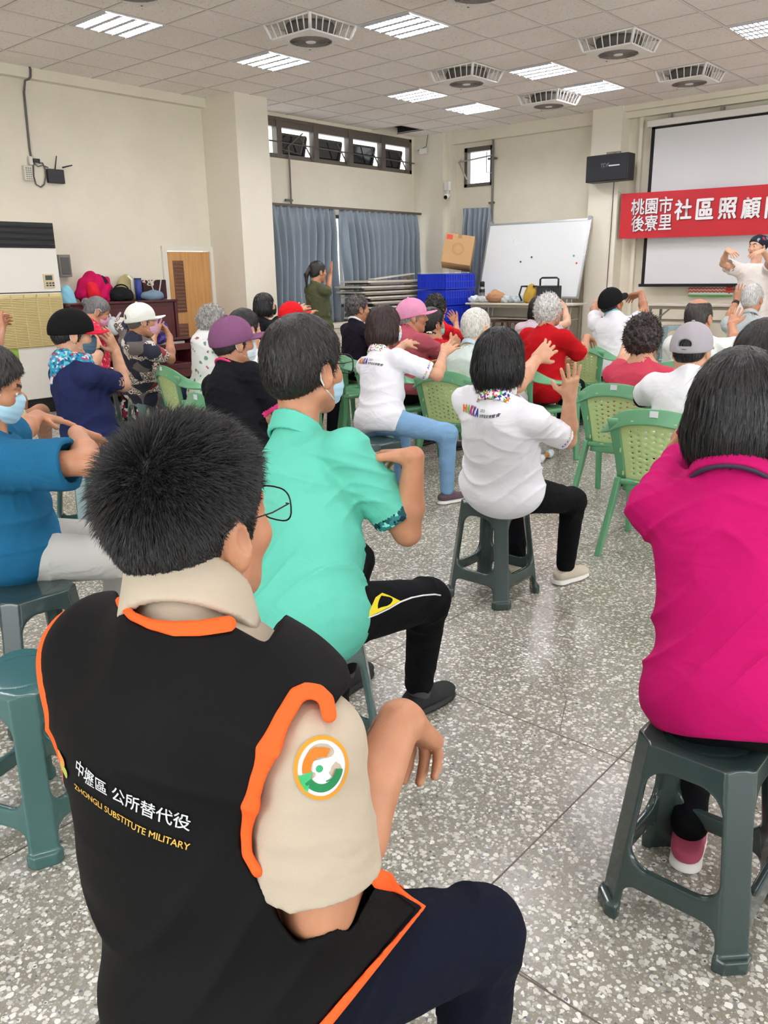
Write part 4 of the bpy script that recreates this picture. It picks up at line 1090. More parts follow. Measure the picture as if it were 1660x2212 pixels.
# ================================================================== stools and armchairs
def stoolmat(name, col): return mat(name, col, .20, .55, var=(5, .08), coat=.25)
M_STOOL = stoolmat('stool_dark_green', '#2f3f3d'); M_STOOL2 = stoolmat('stool_grey_green', '#4c6663'); M_STOOL3 = stoolmat('stool_pale_blue', '#7e9498'); M_STOOL4 = stoolmat('stool_teal', '#3f6562')
def stool_sdf():
    Z, HT, HB = .462, .128, .172                     # height, half width at the top and at the floor
    F = SDF()
    def hw(z): return HT+(HB-HT)*(1-np.clip(z/Z, 0, 1))**1.0
    def outer(x, y, z, off=0.0):
        h_ = hw(z)-off; ax, ay = np.abs(x)-h_, np.abs(y)-h_
        c = .045-off*.5; d = np.maximum(np.maximum(ax, ay), (ax+ay+c)/1.4142+.0)
        return d
    def shell(x, y, z):
        zt = Z-np.maximum(0, (np.maximum(np.abs(x), np.abs(y))-.105))**2*9      # rounded top edge
        o = np.maximum(outer(x, y, z), z-zt)
        i = np.maximum(outer(x, y, z, .021), z-Z+.014)
        return np.maximum(np.maximum(o, -i), -z)*.92
    F.fn(shell, (-.2, -.2, 0), (.2, .2, Z), .002)
    def win(u0, u1, z0, z1, r):
        """rounded opening through the two facing sides"""
        def d2(u, z, w):
            uc, zc, hz = 0, (z0+z1)/2, (z1-z0)/2
            q0, q1 = np.abs(u)-w+r, np.abs(z-zc)-hz+r
            return np.sqrt(np.maximum(q0, 0)**2+np.maximum(q1, 0)**2)+np.minimum(np.maximum(q0, q1), 0)-r
        return d2
    up = win(0, 0, .150, .405, .055); lo = win(0, 0, -.2, .098, .03)
    def cutx(x, y, z):
        h_ = hw(z); a = up(y, z, h_-.052); b = lo(y, z, h_-.058)
        return np.maximum(np.minimum(a, b), -(np.abs(x)-.06))
    def cuty(x, y, z): return cutx(y, x, z)
    F.fn(cutx, (-.2, -.2, -.05), (.2, .2, .42), .006, 's'); F.fn(cuty, (-.2, -.2, -.05), (.2, .2, .42), .006, 's')
    # flared feet
    for a in (-1, 1):
        for b in (-1, 1):
            def foot(x, y, z, a=a, b=b):
                h_ = .176; ax, ay = x*a-h_, y*b-h_; zz = np.abs(z-.018)-.018
                o = np.maximum(np.maximum(ax, ay), (ax+ay+.038)/1.4142); i = np.maximum(np.maximum(x*a-h_+.024, y*b-h_+.024), (x*a-h_+y*b-h_+.075)/1.4142)
                return np.maximum(np.maximum(np.maximum(o, -i), zz), np.maximum(h_-.066-x*a, h_-.066-y*b))
            F.fn(foot, (min(0, a*.18), min(0, b*.18), 0), (max(0, a*.18), max(0, b*.18), .04), .004)
    # sunk ring and carry hole on the seat
    F.fn(lambda x, y, z: np.abs(np.sqrt(x*x+y*y)-.098)-.002+np.abs(z-Z)*.8, (-.12, -.12, Z-.01), (.12, .12, Z+.01), .002, 's')
    return F.poly(.0036, smooth=2)
_sv = stool_sdf(); _sn = vnormals(*_sv)
def stool_parts(m, root):
    V, Q = _sv; C = V[Q].mean(1)
    reg = np.zeros(len(Q), int); lg = C[:, 2] < .375; reg[lg] = 1+(C[lg, 0] > 0)+2*(C[lg, 1] > 0)
    mid = (np.minimum(np.abs(C[:, 0]), np.abs(C[:, 1])) < .105) & (C[:, 2] < .16); side = np.abs(C[:, 0]) > np.abs(C[:, 1])
    reg[mid & side & (C[:, 0] > 0)] = 5; reg[mid & side & (C[:, 0] <= 0)] = 6; reg[mid & ~side & (C[:, 1] > 0)] = 7; reg[mid & ~side & (C[:, 1] <= 0)] = 8
    for r in range(9):
        q = Q[reg == r]
        if len(q) == 0: continue
        u, inv = np.unique(q, return_inverse=True); mesh('seat' if r == 0 else 'leg' if r < 5 else 'rung', V[u], inv.reshape(q.shape), m, root, norms=_sn[u])
STOOLS = {}
def stool(x, y, rz, m, label, sc=1.0):
    if m.name in STOOLS: r = copy_tree(STOOLS[m.name])
    else: r = empty('plastic_stool'); stool_parts(m, r); STOOLS[m.name] = r
    r.location = (x, y, 0); r.rotation_euler = (0, 0, math.radians(rz)); r.scale = (sc, sc, sc); return tag(r, label, 'stool', 'plastic stools')

M_CHG = mat('chair_green', '#5f9a70', .3, .5, var=(5, .06)); M_CHY = mat('chair_panel_lime', '#b9cf8c', .32, .5)
M_STICK = mat('sticker_white', '#d9dde0', .5)
def armchair_parts(root):
    # local: x forward, y left
    def sm(pts, n=40):
        P_ = np.array(pts, float); t = np.linspace(0, len(P_)-1, n); out = []
        for q in t:
            i = min(int(q), len(P_)-2); f = q-i; p0 = P_[max(i-1, 0)]; p1, p2 = P_[i], P_[i+1]; p3 = P_[min(i+2, len(P_)-1)]
            out.append(.5*((2*p1)+(-p0+p2)*f+(2*p0-5*p1+4*p2-p3)*f*f+(-p0+3*p1-3*p2+p3)*f**3))
        return np.array(out)
    half = [(.20, .275, .60), (.08, .292, .635), (-.08, .292, .665), (-.19, .255, .715), (-.252, .15, .775), (-.272, 0, .795)]
    path = sm(half+[(x, -y, z) for x, y, z in half[-2::-1]], 61); n = len(path)
    b = MB(); W = []; Tt = []; wid = []
    for i, q in enumerate(path):
        tg = nrm(path[min(i+1, n-1)]-path[max(i-1, 0)]); out = nrm(np.array([q[0]*.55+.02, q[1], 0])); k = np.clip((-.05-q[0])/.15, 0, 1)
        wdir = nrm((1-k)*(out*.9+np.array([0, 0, -.35]))+k*(np.array([0, 0, -1.0])+.35*out)); wdir = nrm(wdir-tg*(wdir@tg)); W.append(wdir); Tt.append(np.cross(tg, wdir)); wid.append(.062+.022*k)
    b.ribbon(path+np.array(W)*np.array(wid)[:, None]*.35, W, Tt, wid, .016)
    b.build('armrest_rail', M_CHG, root, smooth=True).modifiers.new('e', 'SUBSURF').levels = 1
    def back(u, v):   # u -1..1 across, v 0 bottom .. 1 top
        z = .40+v*.37; wv = .165+.045*v**1.3; return np.array([-.205-.062*v-.03*(1-u*u)*(.4+.6*v)+.012, u*wv, z-.02*v*u*u])
    for e in (-1, 1):
        P_ = [back(e*1.05, t) for t in np.linspace(-.03, .97, 12)]; b = MB()
        b.ribbon(P_, [(.1, e, -.12)]*12, [(1, 0, .15)]*12, [.046+.02*t**3 for t in np.linspace(0, 1, 12)], .02); b.build('back_post', M_CHG, root, smooth=True)
    b = MB(); P_ = [back(u, -.02) for u in np.linspace(-1, 1, 10)]; b.ribbon(P_, [(0, 0, 1)]*10, [(1, 0, 0)]*10, [.07]*10, .02); b.build('back_rail', M_CHG, root, smooth=True)
    b = MB(); nu, nv = 27, 33; V = []; Fc = []
    for j in range(nv+1):
        for i in range(nu+1): V.append(back(-.93+1.86*i/nu, .06+.86*j/nv)+np.array([.004, 0, 0]))
    for j in range(nv):
        for i in range(nu):
            if 3 <= i < nu-3 and 3 <= j < nv-3 and i % 3 == 1 and (j+3*((i//3) % 2)//2) % 3 == 1: continue
            Fc.append((j*(nu+1)+i, j*(nu+1)+i+1, (j+1)*(nu+1)+i+1, (j+1)*(nu+1)+i))
    b.quadmesh(V, Fc); o = b.build('backrest', M_CHY, root, smooth=True); sd = o.modifiers.new('t', 'SOLIDIFY'); sd.thickness = .006
    b = MB()
    for e in (-1, 1):
        for v in (.15, .5, .85):
            q = back(e*.96, v); b.box(q-np.array([.012, 0, 0]), (.006, .006, .022))
    for u in (-.5, .5): 
        for v in (.04, .93): b.box(back(u, v)-np.array([.012, 0, 0]), (.006, .022, .006))
    b.build('clip', M_CHY, root)
    F = SDF(); F.box((.0, 0, .405), (.215, .215, .018), None, .016); F.fn(lambda x, y, z: np.sqrt(x*x+y*y*.8+((z-.62)*1.0)**2)-.205, (-.2, -.2, .4), (.2, .2, .44), .02, 's')
    F.box((.205, 0, .392), (.016, .215, .026), None, .012)
    V, Q = F.poly(.008); mesh('seat', V, Q, M_CHG, root)
    for e in (-1, 1):
        b = MB(); b.ribbon([(.195, e*.272, .615), (.205, e*.272, .42), (.232, e*.272, .0)], [(1, 0, 0)]*3, [(0, 1, 0)]*3, [.075, .062, .042], .028); b.ribbon([(.19, e*.20, .39), (.19, e*.268, .40)], [(0, 0, 1)]*2, [(1, 0, 0)]*2, [.05, .05], .03)
        b.build('leg', M_CHG, root, smooth=False, bevel=.004)
        b = MB(); b.ribbon([(-.19, e*.19, .43), (-.225, e*.212, .25), (-.285, e*.245, .0)], [(1, 0, .2)]*3, [(0, 1, 0)]*3, [.06, .052, .036], .03); b.build('leg', M_CHG, root, smooth=False, bevel=.004)
    q = np.array([-.288, .0, .772]); b = MB(); b.box(q, (.003, .042, .052)); st = b.build('sticker', M_STICK, root)
    b = MB(); b.box(q-np.array([.002, 0, .014]), (.002, .034, .014)); b.build('barcode', mat('barcode', '#55585c', .6), st)
    for k in range(3):
        pass
CH = {}
def armchair(x, y, rz, label):
    if 'a' in CH: r = copy_tree(CH['a'])
    else: r = empty('plastic_armchair'); armchair_parts(r); CH['a'] = r
    r.location = (x, y, 0); r.rotation_euler = (0, 0, math.radians(rz)); return tag(r, label, 'chair', 'green armchairs')
# ================================================================== the people close to the viewer
M_BLKPANT = cloth('black_trousers', '#0c0d10'); M_NAVYPANT = cloth('navy_trousers', '#0d1220'); M_JEANS = cloth('light_jeans', '#7da3c6'); M_GREYPANT = cloth('grey_trousers', '#b3b1ac'); M_KHAKI = cloth('khaki_shorts', '#c9bd9c'); M_DKJEAN = cloth('dark_jeans', '#2a3650')
M_WHITE = cloth('white_cotton', '#ebebf0'); M_MINT = cloth('mint_polo', '#62bfa8'); M_PINK = cloth('magenta_polo', '#b51160'); M_BLUE = cloth('blue_tshirt', '#1f5f84'); M_NAVY = cloth('navy_tshirt', '#232a50')
SH_BLK = (mat('shoe_black', '#1b1c1f', .8, bump=(300, .3)), M_SOLEK); SH_BEIGE = (mat('shoe_beige', '#c3b8a4', .8, bump=(300, .3)), M_SOLE); SH_PLUM = (mat('shoe_plum', '#5d4a52', .8), M_SOLE); SH_WHITE = (mat('shoe_white', '#dcdcda', .7), M_SOLE); SH_PINK = (mat('shoe_pink', '#b04a62', .7), M_SOLE)
M_MASKB = mat('mask_blue', '#a9cfe0', .8); M_MASKW = mat('mask_white', '#d4e2ea', .8); M_MASKD = mat('mask_slate', '#4a6a80', .8); M_MASKP = mat('mask_pink', '#d9a7c2', .8); M_MASKK = mat('mask_black', '#1a1a1c', .8); M_MASKG = mat('mask_green', '#8fd0c0', .8)
M_FRAME = mat('glasses_dark', '#1c1a1c', .3, metal=.5)
M_ORANGE = mat('orange_piping', '#ff5a1c', .7, .3); M_VEST = mat('black_vest', '#0a0a0b', .7, .14, bump=(700, .1)); M_BEIGE = cloth('beige_shirt', '#b4a794')

def beam(p, tree, px):
    d = ray(*px); d = d/np.linalg.norm(d); h = tree.ray_cast(Vector(CAM), Vector(d), 20); return None if h[0] is None else np.array(h[0])

# ---- young man in the vest
p = person('young man in a black vest with orange piping over a beige shirt', (425, 1325), z=1.035, az=16, s=1.06, gw=1.16, gd=1.12, sd=.105, swk=.93, head=(425, 1137), haz=6, hp=2, hs=.99, dh=.02, hip=(535, 2055), skin='b',
    R=dict(S=(658, 1622), sd=-.03, ed=.02, e=(690, 1948), w=(868, 1552), t=(926, 1622), se=1, sw=1, st=1, n=(-.1, -1, -.2), curl=[.55, .6, .6, .6], spread=.1, thumb=.45),
    L=dict(S=(262, 1432), E=np.array([.66, 1.20, .72]), W=np.array([.86, 1.06, .66]), T=np.array([1.02, 1.0, .62])), knees={-1: (.865, .575, .475), 1: (1.0, 1.02, .48)}, shirt=M_BEIGE, tk=.86, pk=.84, sleeve=.80, sleeve_r=.072, sleeve_r0=.060, pants=M_NAVYPANT, shoes=SH_BLK, hair=None, fold=.004, ph=2.0, hem=-.07, armr=1.12, nofeet=False)
Y = p; H = p.H
# vest
Vf = SDF(); M3 = np.stack([p.f, p.l, p.t], 1); s_ = p.s; TLn = np.linalg.norm(p.N-p.Hc)/.5; GW, GD = 1.16*s_, 1.12*s_
Vf.ell(p.Hc-.02*p.t, (.150*GD, .174*GW, .18), M3, .06); Vf.ell(p.Hc+.17*TLn*p.t+.01*p.f, (.145*GD, .192*GW, .19*TLn), M3, .06); Vf.ell(p.Hc+.34*TLn*p.t, (.138*GD, .188*GW, .17*TLn), M3, .06)
for e in (-1, 1): Vf.cap(p.N-.040*p.t-.005*p.f, p.Sh[e]+e*p.l*.006+.002*p.t, .066*s_, (.099 if e > 0 else .079)*s_, .05)
nb = p.N-.02*p.t-.012*p.f; nax = nrm(H.w((-.022, 0, -.045))-nb); Vf.cap(nb-.085*nax, nb-.01*nax, .112, .098, .04)
def armhole(e):
    S_, E = p.arm[e][:2]; c = S_-.062*p.t+e*(.115 if e > 0 else .055)*p.l-(.0 if e > 0 else .022)*p.f; ax = nrm(e*p.l+.30*p.t*0-.05*p.f); u1 = nrm(p.t-ax*(p.t@ax)); u2 = np.cross(ax, u1)
    def fn(x, y, z):
        px, py, pz = x-c[0], y-c[1], z-c[2]; a = px*ax[0]+py*ax[1]+pz*ax[2]; b = px*u1[0]+py*u1[1]+pz*u1[2]; d = px*u2[0]+py*u2[1]+pz*u2[2]
        r = np.sqrt((b/1.35)**2+d**2)
        return np.maximum(r-(.10 if e > 0 else .088), -a-.075)
    return fn, c
AH = {e: armhole(e) for e in (-1, 1)}
J_, K_ = p.leg[-1][:2]; Vf.cap(p.Hc+.02*p.t, J_+(K_-J_)*.42+(0, 0, .012), .135, .112, .05); Vf.ell(p.Hc-.06*p.t, (.145*GD, .160*GW, .16), M3, .05)
dS = depth(p.Sh[-1])
PA = [(712, 1545), (706, 1512), (688, 1495), (664, 1492), (642, 1502), (610, 1555), (580, 1620), (556, 1685), (541, 1745), (532, 1800), (534, 1845), (556, 1884)]
PN = [(256, 1282), (263, 1304), (285, 1330), (325, 1348), (375, 1357), (430, 1357), (494, 1347)]
armR = outline_cut(PA+[(600, 1975), (640, 2030), (760, 2010), (830, 1905), (900, 1890), (900, 1480), (760, 1480)], dS+.10)
neckcut = outline_cut([(240, 1150)]+PN+[(575, 1392), (660, 1250), (600, 1100)])
fn, c = AH[1]; Vf.fn(fn, c-.25, c+.25, .004, 's')
rc = p.Sh[-1]-.08*p.t; Vf.fn(armR, rc-.34, rc+.34, .003, 's')
fn2, c2 = AH[-1]; Vf.fn(lambda x, y, z: np.maximum(fn2(x, y, z), dS+.06-((x-CAM[0])*vF[0]+(y-CAM[1])*vF[1]+(z-CAM[2])*vF[2])), c2-.25, c2+.25, .004, 's')
nb = p.N-.02*p.t-.012*p.f; Vf.fn(neckcut, nb-.35, nb+.35, .003, 's')
Dk = depth(J_+(K_-J_)*.4)
def sidecut(q0, q1, Dd):
    P0_, P1_ = atD(*q0, Dd), atD(*q1, Dd); nn_ = nrm(np.cross(P1_-P0_, ray(*q0)))
    if nn_ @ (p.Hc-P0_) > 0: nn_ = -nn_
    return lambda x, y, z: (x-P0_[0])*nn_[0]+(y-P0_[1])*nn_[1]+(z-P0_[2])*nn_[2]
sc1 = sidecut((893, 1985), (700, 2215), Dk-.02); sc2 = sidecut((800, 1885), (893, 1945), Dk-.02)
thigh_only = lambda g: (lambda x, y, z: np.minimum(g(x, y, z), .15))
sc3 = sidecut((770, 1700), (790, 2215), Dk-.02); sc4 = sidecut((640, 1700), (640, 2215), Dk-.02); sc5 = sidecut((600, 1872), (1000, 1872), Dk-.02)
slit = lambda x, y, z: np.maximum(np.minimum(sc1(x, y, z), sc4(x, y, z)), np.minimum(sc2(x, y, z), sc3(x, y, z)))
slc = p.Hc+.3*(K_-J_); Vf.fn(lambda x, y, z: -slit(x, y, z), slc-.6, slc+.6, .004, 's')
zb = p.Hc-.20*p.t
def hemcut(x, y, z):
    px, py, pz = x-zb[0], y-zb[1], z-zb[2]; a = px*p.f[0]+py*p.f[1]+pz*p.f[2]; l_ = px*p.l[0]+py*p.l[1]+pz*p.l[2]
    return -(px*p.t[0]+py*p.t[1]+pz*p.t[2])+.9*np.maximum(a-.06, 0)-.35*np.maximum(-a-.05, 0)+0*l_
Vf.fn(hemcut, [-1e9]*3, [1e9]*3, .004, 'i')
fw = fold_warp(p.Hc, p.l, p.t, .006, 1.1, .8); Vf.warps.append(fw)
vV, vQ = Vf.poly(.005, smooth=2); vest = mesh('vest', vV-p.base, vQ, M_VEST, p.root); vt = bvh(vV, vQ)
Vn = SDF(); Vn.p = [q for q in Vf.p if q[4] == 'u']
lo_, hi_ = Vn.bounds()
kc = p.Hc+.3*(K_-J_)
for fn, c, ww in ((path_dist(PA, dS+.05), rc, .0095), (AH[1][0], AH[1][1], .0075), (path_dist(PN, depth(nb)+.03), nb, .0085), (slit, kc, .0075)):
    Tr = SDF()
    def tf(x, y, z, fn=fn, ww=ww):
        b_ = Vn.ev(x, y, z); return np.maximum(np.maximum(b_-.0045, -b_-.012), np.abs(fn(x, y, z)-.001)-ww)
    g_ = (lambda x, y, z, tf=tf: np.maximum(tf(x, y, z), sc5(x, y, z))) if fn is slit else tf
    rr_ = .42 if fn is slit else .32
    Tr.fn(g_, np.maximum(c-rr_, lo_), np.minimum(c+rr_, hi_), .002); Tr.warps.append(fw)
    V_, Q_ = Tr.poly(.0034, smooth=1); mesh('piping', V_-p.base, Q_, M_ORANGE, vest)
# shirt collar inside the vest
polo_collar(p, M_BEIGE, .040, .004, .30, .020, .070)
# lettering on the back
a0, a1 = beam(p, vt, (166, 1672)), beam(p, vt, (412, 1800))
ex = nrm(a1-a0); Lw = np.linalg.norm(a1-a0); ey = nrm(p.t-ex*(p.t@ex)); dn = nrm(np.cross(ey, ex))
if dn @ p.f < 0: dn = -dn
def fit(geo, w_):
    V, F = geo; V = V-np.array([V[:, 0].min(), 0, 0]); return V*(w_/V[:, 0].max()), F
M_INK = mat('print_silver', '#c9cbcc', .4); M_GOLD = mat('print_gold', '#d8a63c', .45)
project(p, vt, fit(text_geo('中壢區 公所替代役', bold=.012), Lw), a0+ey*.006, ex, ey, dn, M_INK, 'lettering', vest)
project(p, vt, fit(text_geo('ZHONGLI SUBSTITUTE MILITARY', bold=.012), Lw*1.02), a0-ey*.020, ex, ey, dn, M_GOLD, 'lettering', vest)
def pill(w_, h_, sk=.25):
    P_ = []
    for k in range(24):
        a = 2*math.pi*k/24; x = (w_/2-h_/2)*np.sign(math.cos(a))+h_/2*math.cos(a); y = h_/2*math.sin(a); P_.append((x, y, 0))
    V = [(0, 0, 0)]+P_; return np.array(V), [(0, 1+k, 1+(k+1) % 24) for k in range(24)]
for px, cname, cc in (((135, 1636), 'logo_orange', '#e0813c'), ((141, 1660), 'logo_lime', '#a8b04a'), ((134, 1674), 'logo_green', '#6fb84a')):
    o_ = beam(p, vt, px)
    if o_ is not None: project(p, vt, pill(.0285, .0125), o_, ex, ey, dn, mat(cname, cc, .5), 'logo', vest)
# sleeve badge
st_ = bvh(*p.shirtVQ); bc = beam(p, st_, (697, 1660))
if bc is None: bc = p.Sh[-1]
S_, E_ = p.arm[-1][:2]; up = -nrm(E_-S_); rad = bc-S_-((bc-S_)@up)*up; _h = st_.ray_cast(Vector(CAM), Vector(nrm(ray(697, 1660))), 20); dnb = -np.array(_h[1]) if _h[0] is not None else -nrm(rad); dnb = dnb if dnb @ nrm(ray(697, 1660)) > 0 else -dnb; ub = nrm(up-dnb*(up@dnb)); xb = nrm(np.cross(ub, -dnb)); xb = xb if xb @ vR > 0 else -xb
R0 = .0315
def disc(r0, r1, n=40, sy=1.12, a0=0, a1=2*math.pi, c=(0, 0)):
    V = []; F = []
    for k in range(n+1):
        a = a0+(a1-a0)*k/n
        V += [(c[0]+r0*math.cos(a), c[1]+sy*r0*math.sin(a), 0), (c[0]+r1*math.cos(a), c[1]+sy*r1*math.sin(a), 0)]
    for k in range(n): F.append((2*k, 2*k+1, 2*k+3, 2*k+2))
    return np.array(V), F
def flat(pts): return np.array([(x, y, 0) for x, y in pts]), [tuple(range(len(pts)))]
def grid_poly(pts, n=1): return flat(pts)
bd = project(p, st_, disc(.0005, R0), bc, xb, ub, dnb, mat('badge_white', '#e9e9ea', .8), 'badge', p.shirt, .0016, .12)
for geo, nm, cc, off in ((disc(R0*.90, R0*1.03), 'badge_rim', '#d08a1e', .0026), (disc(R0*.42, R0*.74, 24, 1.12, .55*math.pi, 1.02*math.pi), 'badge_hair', '#cf6d12', .0024), (disc(R0*.30, R0*.62, 24, 1.0, .30*math.pi, .62*math.pi, (0, .004)), 'badge_hair', '#cf6d12', .0024),
        (disc(R0*.50, R0*.78, 30, 1.12, 1.16*math.pi, 1.93*math.pi), 'badge_green', '#157a45', .0024), (flat([(-.030, -.004), (-.012, .000), (-.020, -.026)]), 'badge_leaf', '#3aa866', .0026), (disc(.0002, .0042, 16, 1, c=(-.004, .001)), 'badge_ear', '#2f9a64', .0026), (disc(.0105, .0120, 16, 1, 1.45*math.pi, 1.95*math.pi, (.004, -.004)), 'badge_smile', '#157a45', .0026)):
    project(p, st_, geo, bc, xb, ub, dnb, mat(nm, cc, .8), 'emblem', bd, off, .12)
# hair: longer on top, faded at the sides
hm = hairmat('hair_young', '#070607', .5)
Fh = hair_sdf(H, 'short', .004, 3); H.ell(Fh, (-.018, 0, .058), (.092, .078, .076), .03); H.ell(Fh, (-.058, 0, .025), (.056, .068, .064), .03); hV, hQ = Fh.poly(.0045)
wh = np.array([-.075, -.012, .095])
def ydir(q, nl, rng):
    d = q-wh; d = d-(np.einsum('ij,ij->i', d, nl)[:, None])*nl; d /= np.linalg.norm(d, axis=1)[:, None]+.01
    top = np.clip((q[:, 2]-.02)/.08, 0, 1)[:, None]
    cl = np.sin(q[:, :1]*150+np.sin(q[:, 1:2]*130)*2)*.25
    return nl*(.30+.45*top)+d*(.95-.25*top)+np.array([.12, 0, .12])*top+rng.normal(0, .16, q.shape)+cl*np.roll(nl, 1, 1)*.5
def ylen(q, rng):
    hgt = np.clip((q[:, 2]-.0+.35*np.clip(-q[:, 0]-.02, 0, .2))/.085, 0, 1); L = .004+.027*hgt**1.1
    side = np.clip((q[:, 0]-.0)/.05, 0, 1)*np.clip((np.abs(q[:, 1])-.05)/.02, 0, 1); L = L*(1-.55*side)
    return L*(.65+.5*rng.random(len(q)))
st1 = hair_strands(hV, hQ, H, ydir, ylen, 26000, .0013, 4, .0002, 5)
VV, QQ = join((hV, hQ), st1); mesh('hair', VV-p.base, QQ, hm, p.root)
glasses(p, H, mat('glasses_steel', '#3a3536', .25, metal=.9), .0013)
stool(.50, .80, 14, M_STOOL, 'dark plastic stool under the young man in the black vest')

# ---- mint polo man
p = person('man in a mint green polo shirt, glasses and pale blue face mask', (650, 938), z=1.02, az=-4, s=1.04, gw=1.04, gd=1.05, sd=.095, swk=1.08, head=(658, 798), haz=2, hs=1.12, dh=.0, hip=(662, 1325), skin='b',
    R=dict(e=(880, 1150), w=(895, 985), t=(800, 985), se=1, sw=-1, st=1, n=(-.1, -1, .1), curl=.25, spread=.22, thumb=.75),
    L=dict(e=(600, 1090), w=(640, 1020), t=(675, 990)), knees={-1: (925, 1295), 1: (1.95, 1.85, .50)}, ankles={-1: (905, 1480, .10), 1: (742, 1440, .10), ('az', -1): -4, ('az', 1): 10}, shirt=[M_MINT, patterned('cuff_print', [(0, '#1f4f55'), (.3, '#0f2a3a'), (.5, '#7fd8c4'), (.75, '#2f7a78')], 90)], sleeve=.80, cuff=.035, sleeve_r=.064, pants=M_BLKPANT, shoes=SH_BLK, hair=('short', '#191512', .016), fold=.009, ph=.6, hem=.115, sock=M_SOCK)
face_mask(p, p.H, M_MASKB, .004); glasses(p, p.H, M_FRAME, .0022); polo_collar(p, M_MINT, .032)
# yellow patch and white line on the trousers
tr_ = bvh(*p.pantsVQ)
def trail(p, tr_, pxs, w_, m, name, off=.002):
    P_ = [beam(p, tr_, q) for q in pxs]; P_ = [q for q in P_ if q is not None]
    if len(P_) > 1:
        b = MB(); b.tube([q-p.base for q in P_], w_, 6); return b.build(name, m, p.pants, smooth=True)
trail(p, tr_, [(788, 1337), (815, 1327), (840, 1315), (866, 1300), (890, 1291), (915, 1286), (940, 1284), (952, 1286)], .0025, mat('white_line', '#e8e8e8', .7), 'stripe')
pv = [beam(p, tr_, q) for q in ((792, 1334), (802, 1312), (812, 1290), (826, 1280), (842, 1286), (866, 1298), (840, 1312), (815, 1324))]; pv = [q for q in pv if q is not None]
if len(pv) > 3: mesh('patch', [q-p.base-vF*.004 for q in pv], [tuple(range(len(pv)))], mat('yellow_patch', '#e3d21e', .7), p.pants)
sc_ = atz(672, 1372, .462); stool(sc_[0], sc_[1], -4, M_STOOL2, 'grey green plastic stool under the man in the mint polo shirt')

# ---- two women in white printed polo shirts
M_HAKC = patterned('collar_print', [(0, '#eeeef2'), (.52, '#e8762c'), (.60, '#59b947'), (.68, '#c02a80'), (.76, '#f0f0f2'), (.86, '#2b3f9c')], 120)
HK = [('H', '#e8702a'), ('A', '#63bf3a'), ('K', '#c2287c'), ('K', '#6a2d86'), ('A', '#27409c')]
def hakka(p, px0, px1, sl_e):
    tr = bvh(*p.shirtVQ); a, b = beam(p, tr, px0), beam(p, tr, px1); ex = nrm(b-a); W_ = np.linalg.norm(b-a); ey = nrm(p.t-ex*(p.t@ex)); dn = np.cross(ey, ex); dn = dn if dn@p.f > 0 else -dn
    cw = W_*.56/5
    for k, (ch, c) in enumerate(HK):
        V, F = text_geo(ch, bold=.085); V = V-[V[:, 0].min(), 0, 0]; V = V*np.array([cw*.92/V[:, 0].max(), cw*1.25/V[:, 1].max(), 1])
        project(p, tr, (V, F), a+ex*cw*k, ex, ey, dn, mat('print_'+c, c, .7), 'lettering', p.shirt)
    mk = mat('print_black', '#2a2a30', .7)
    V, F = text_geo('世界客家博覽會', bold=.01); V = V-[V[:, 0].min(), 0, 0]; V *= W_*.42/V[:, 0].max(); project(p, tr, (V, F), a+ex*W_*.58, ex, ey, dn, mk, 'lettering', p.shirt)
    V, F = text_geo('2023'); V = V-[V[:, 0].min(), 0, 0]; V *= W_*.12/V[:, 0].max(); project(p, tr, (V, F), a+ex*W_*.58+ey*cw*.75, ex, ey, dn, mk, 'lettering', p.shirt)
    # words round the sleeve hem
    S_, E = p.arm[-1][:2]; d = nrm(E-S_); c = S_+d*(np.linalg.norm(E-S_)*.80-.022*p.s); e1 = nrm(np.cross(d, p.f)); e2 = np.cross(d, e1)
    n = 26; word = 'HAKKA '
    for k in range(n):
        ch = word[k % 6]
        if ch == ' ': continue
        a_ = 2*math.pi*k/n; rd = math.cos(a_)*e1+math.sin(a_)*e2; tg = -math.sin(a_)*e1+math.cos(a_)*e2
        V, F = text_geo(ch, bold=.02, align='CENTER', res=1); V = V*.019
        project(p, tr, (V, F), c+rd*.06, -tg, -d, -rd, mat('print_'+HK[k % 6][1], HK[k % 6][1], .7), 'lettering', p.shirt, .0028, .035, True)
p = person('woman with a black bob in a white printed polo and black trousers', (1078, 850), z=.985, az=-2, s=.96, gw=1.12, gd=1.12, head=(1083, 778), haz=-6, hs=1.06, hip=(1085, 1045), skin='a',
    R=dict(e=(1228, 950), w=(1231, 858), t=(1237, 785), se=1, sw=-1, st=-1, n=(-.25, .1, -1), curl=.08, spread=.26, thumb=.75), L=dict(e=(1120, 830), w=(1160, 775), t=(1205, 735), se=1, sw=1, st=1, n=(.2, .3, -1), curl=.25, spread=.2),
    knees={-1: (1238, 1082), 1: (3.42, 2.12, .46)}, ankles={-1: (1222, 1222, .085), 1: (1118, 1210, .085), ('az', -1): -12}, shirt=M_WHITE, sleeve=.80, sleeve_r=.064, pants=M_BLKPANT, shoes=SH_BEIGE, hair=('bob', '#0e0d0e', .012), fold=.009, ph=1.4, hem=.09)
hakka(p, (1002, 888), (1082, 898), -1); polo_collar(p, M_HAKC, .034, .0045, .42, -.010)
stool(3.04, 1.985, 0, M_STOOL, 'dark plastic stool under the woman in the white printed polo and black trousers')
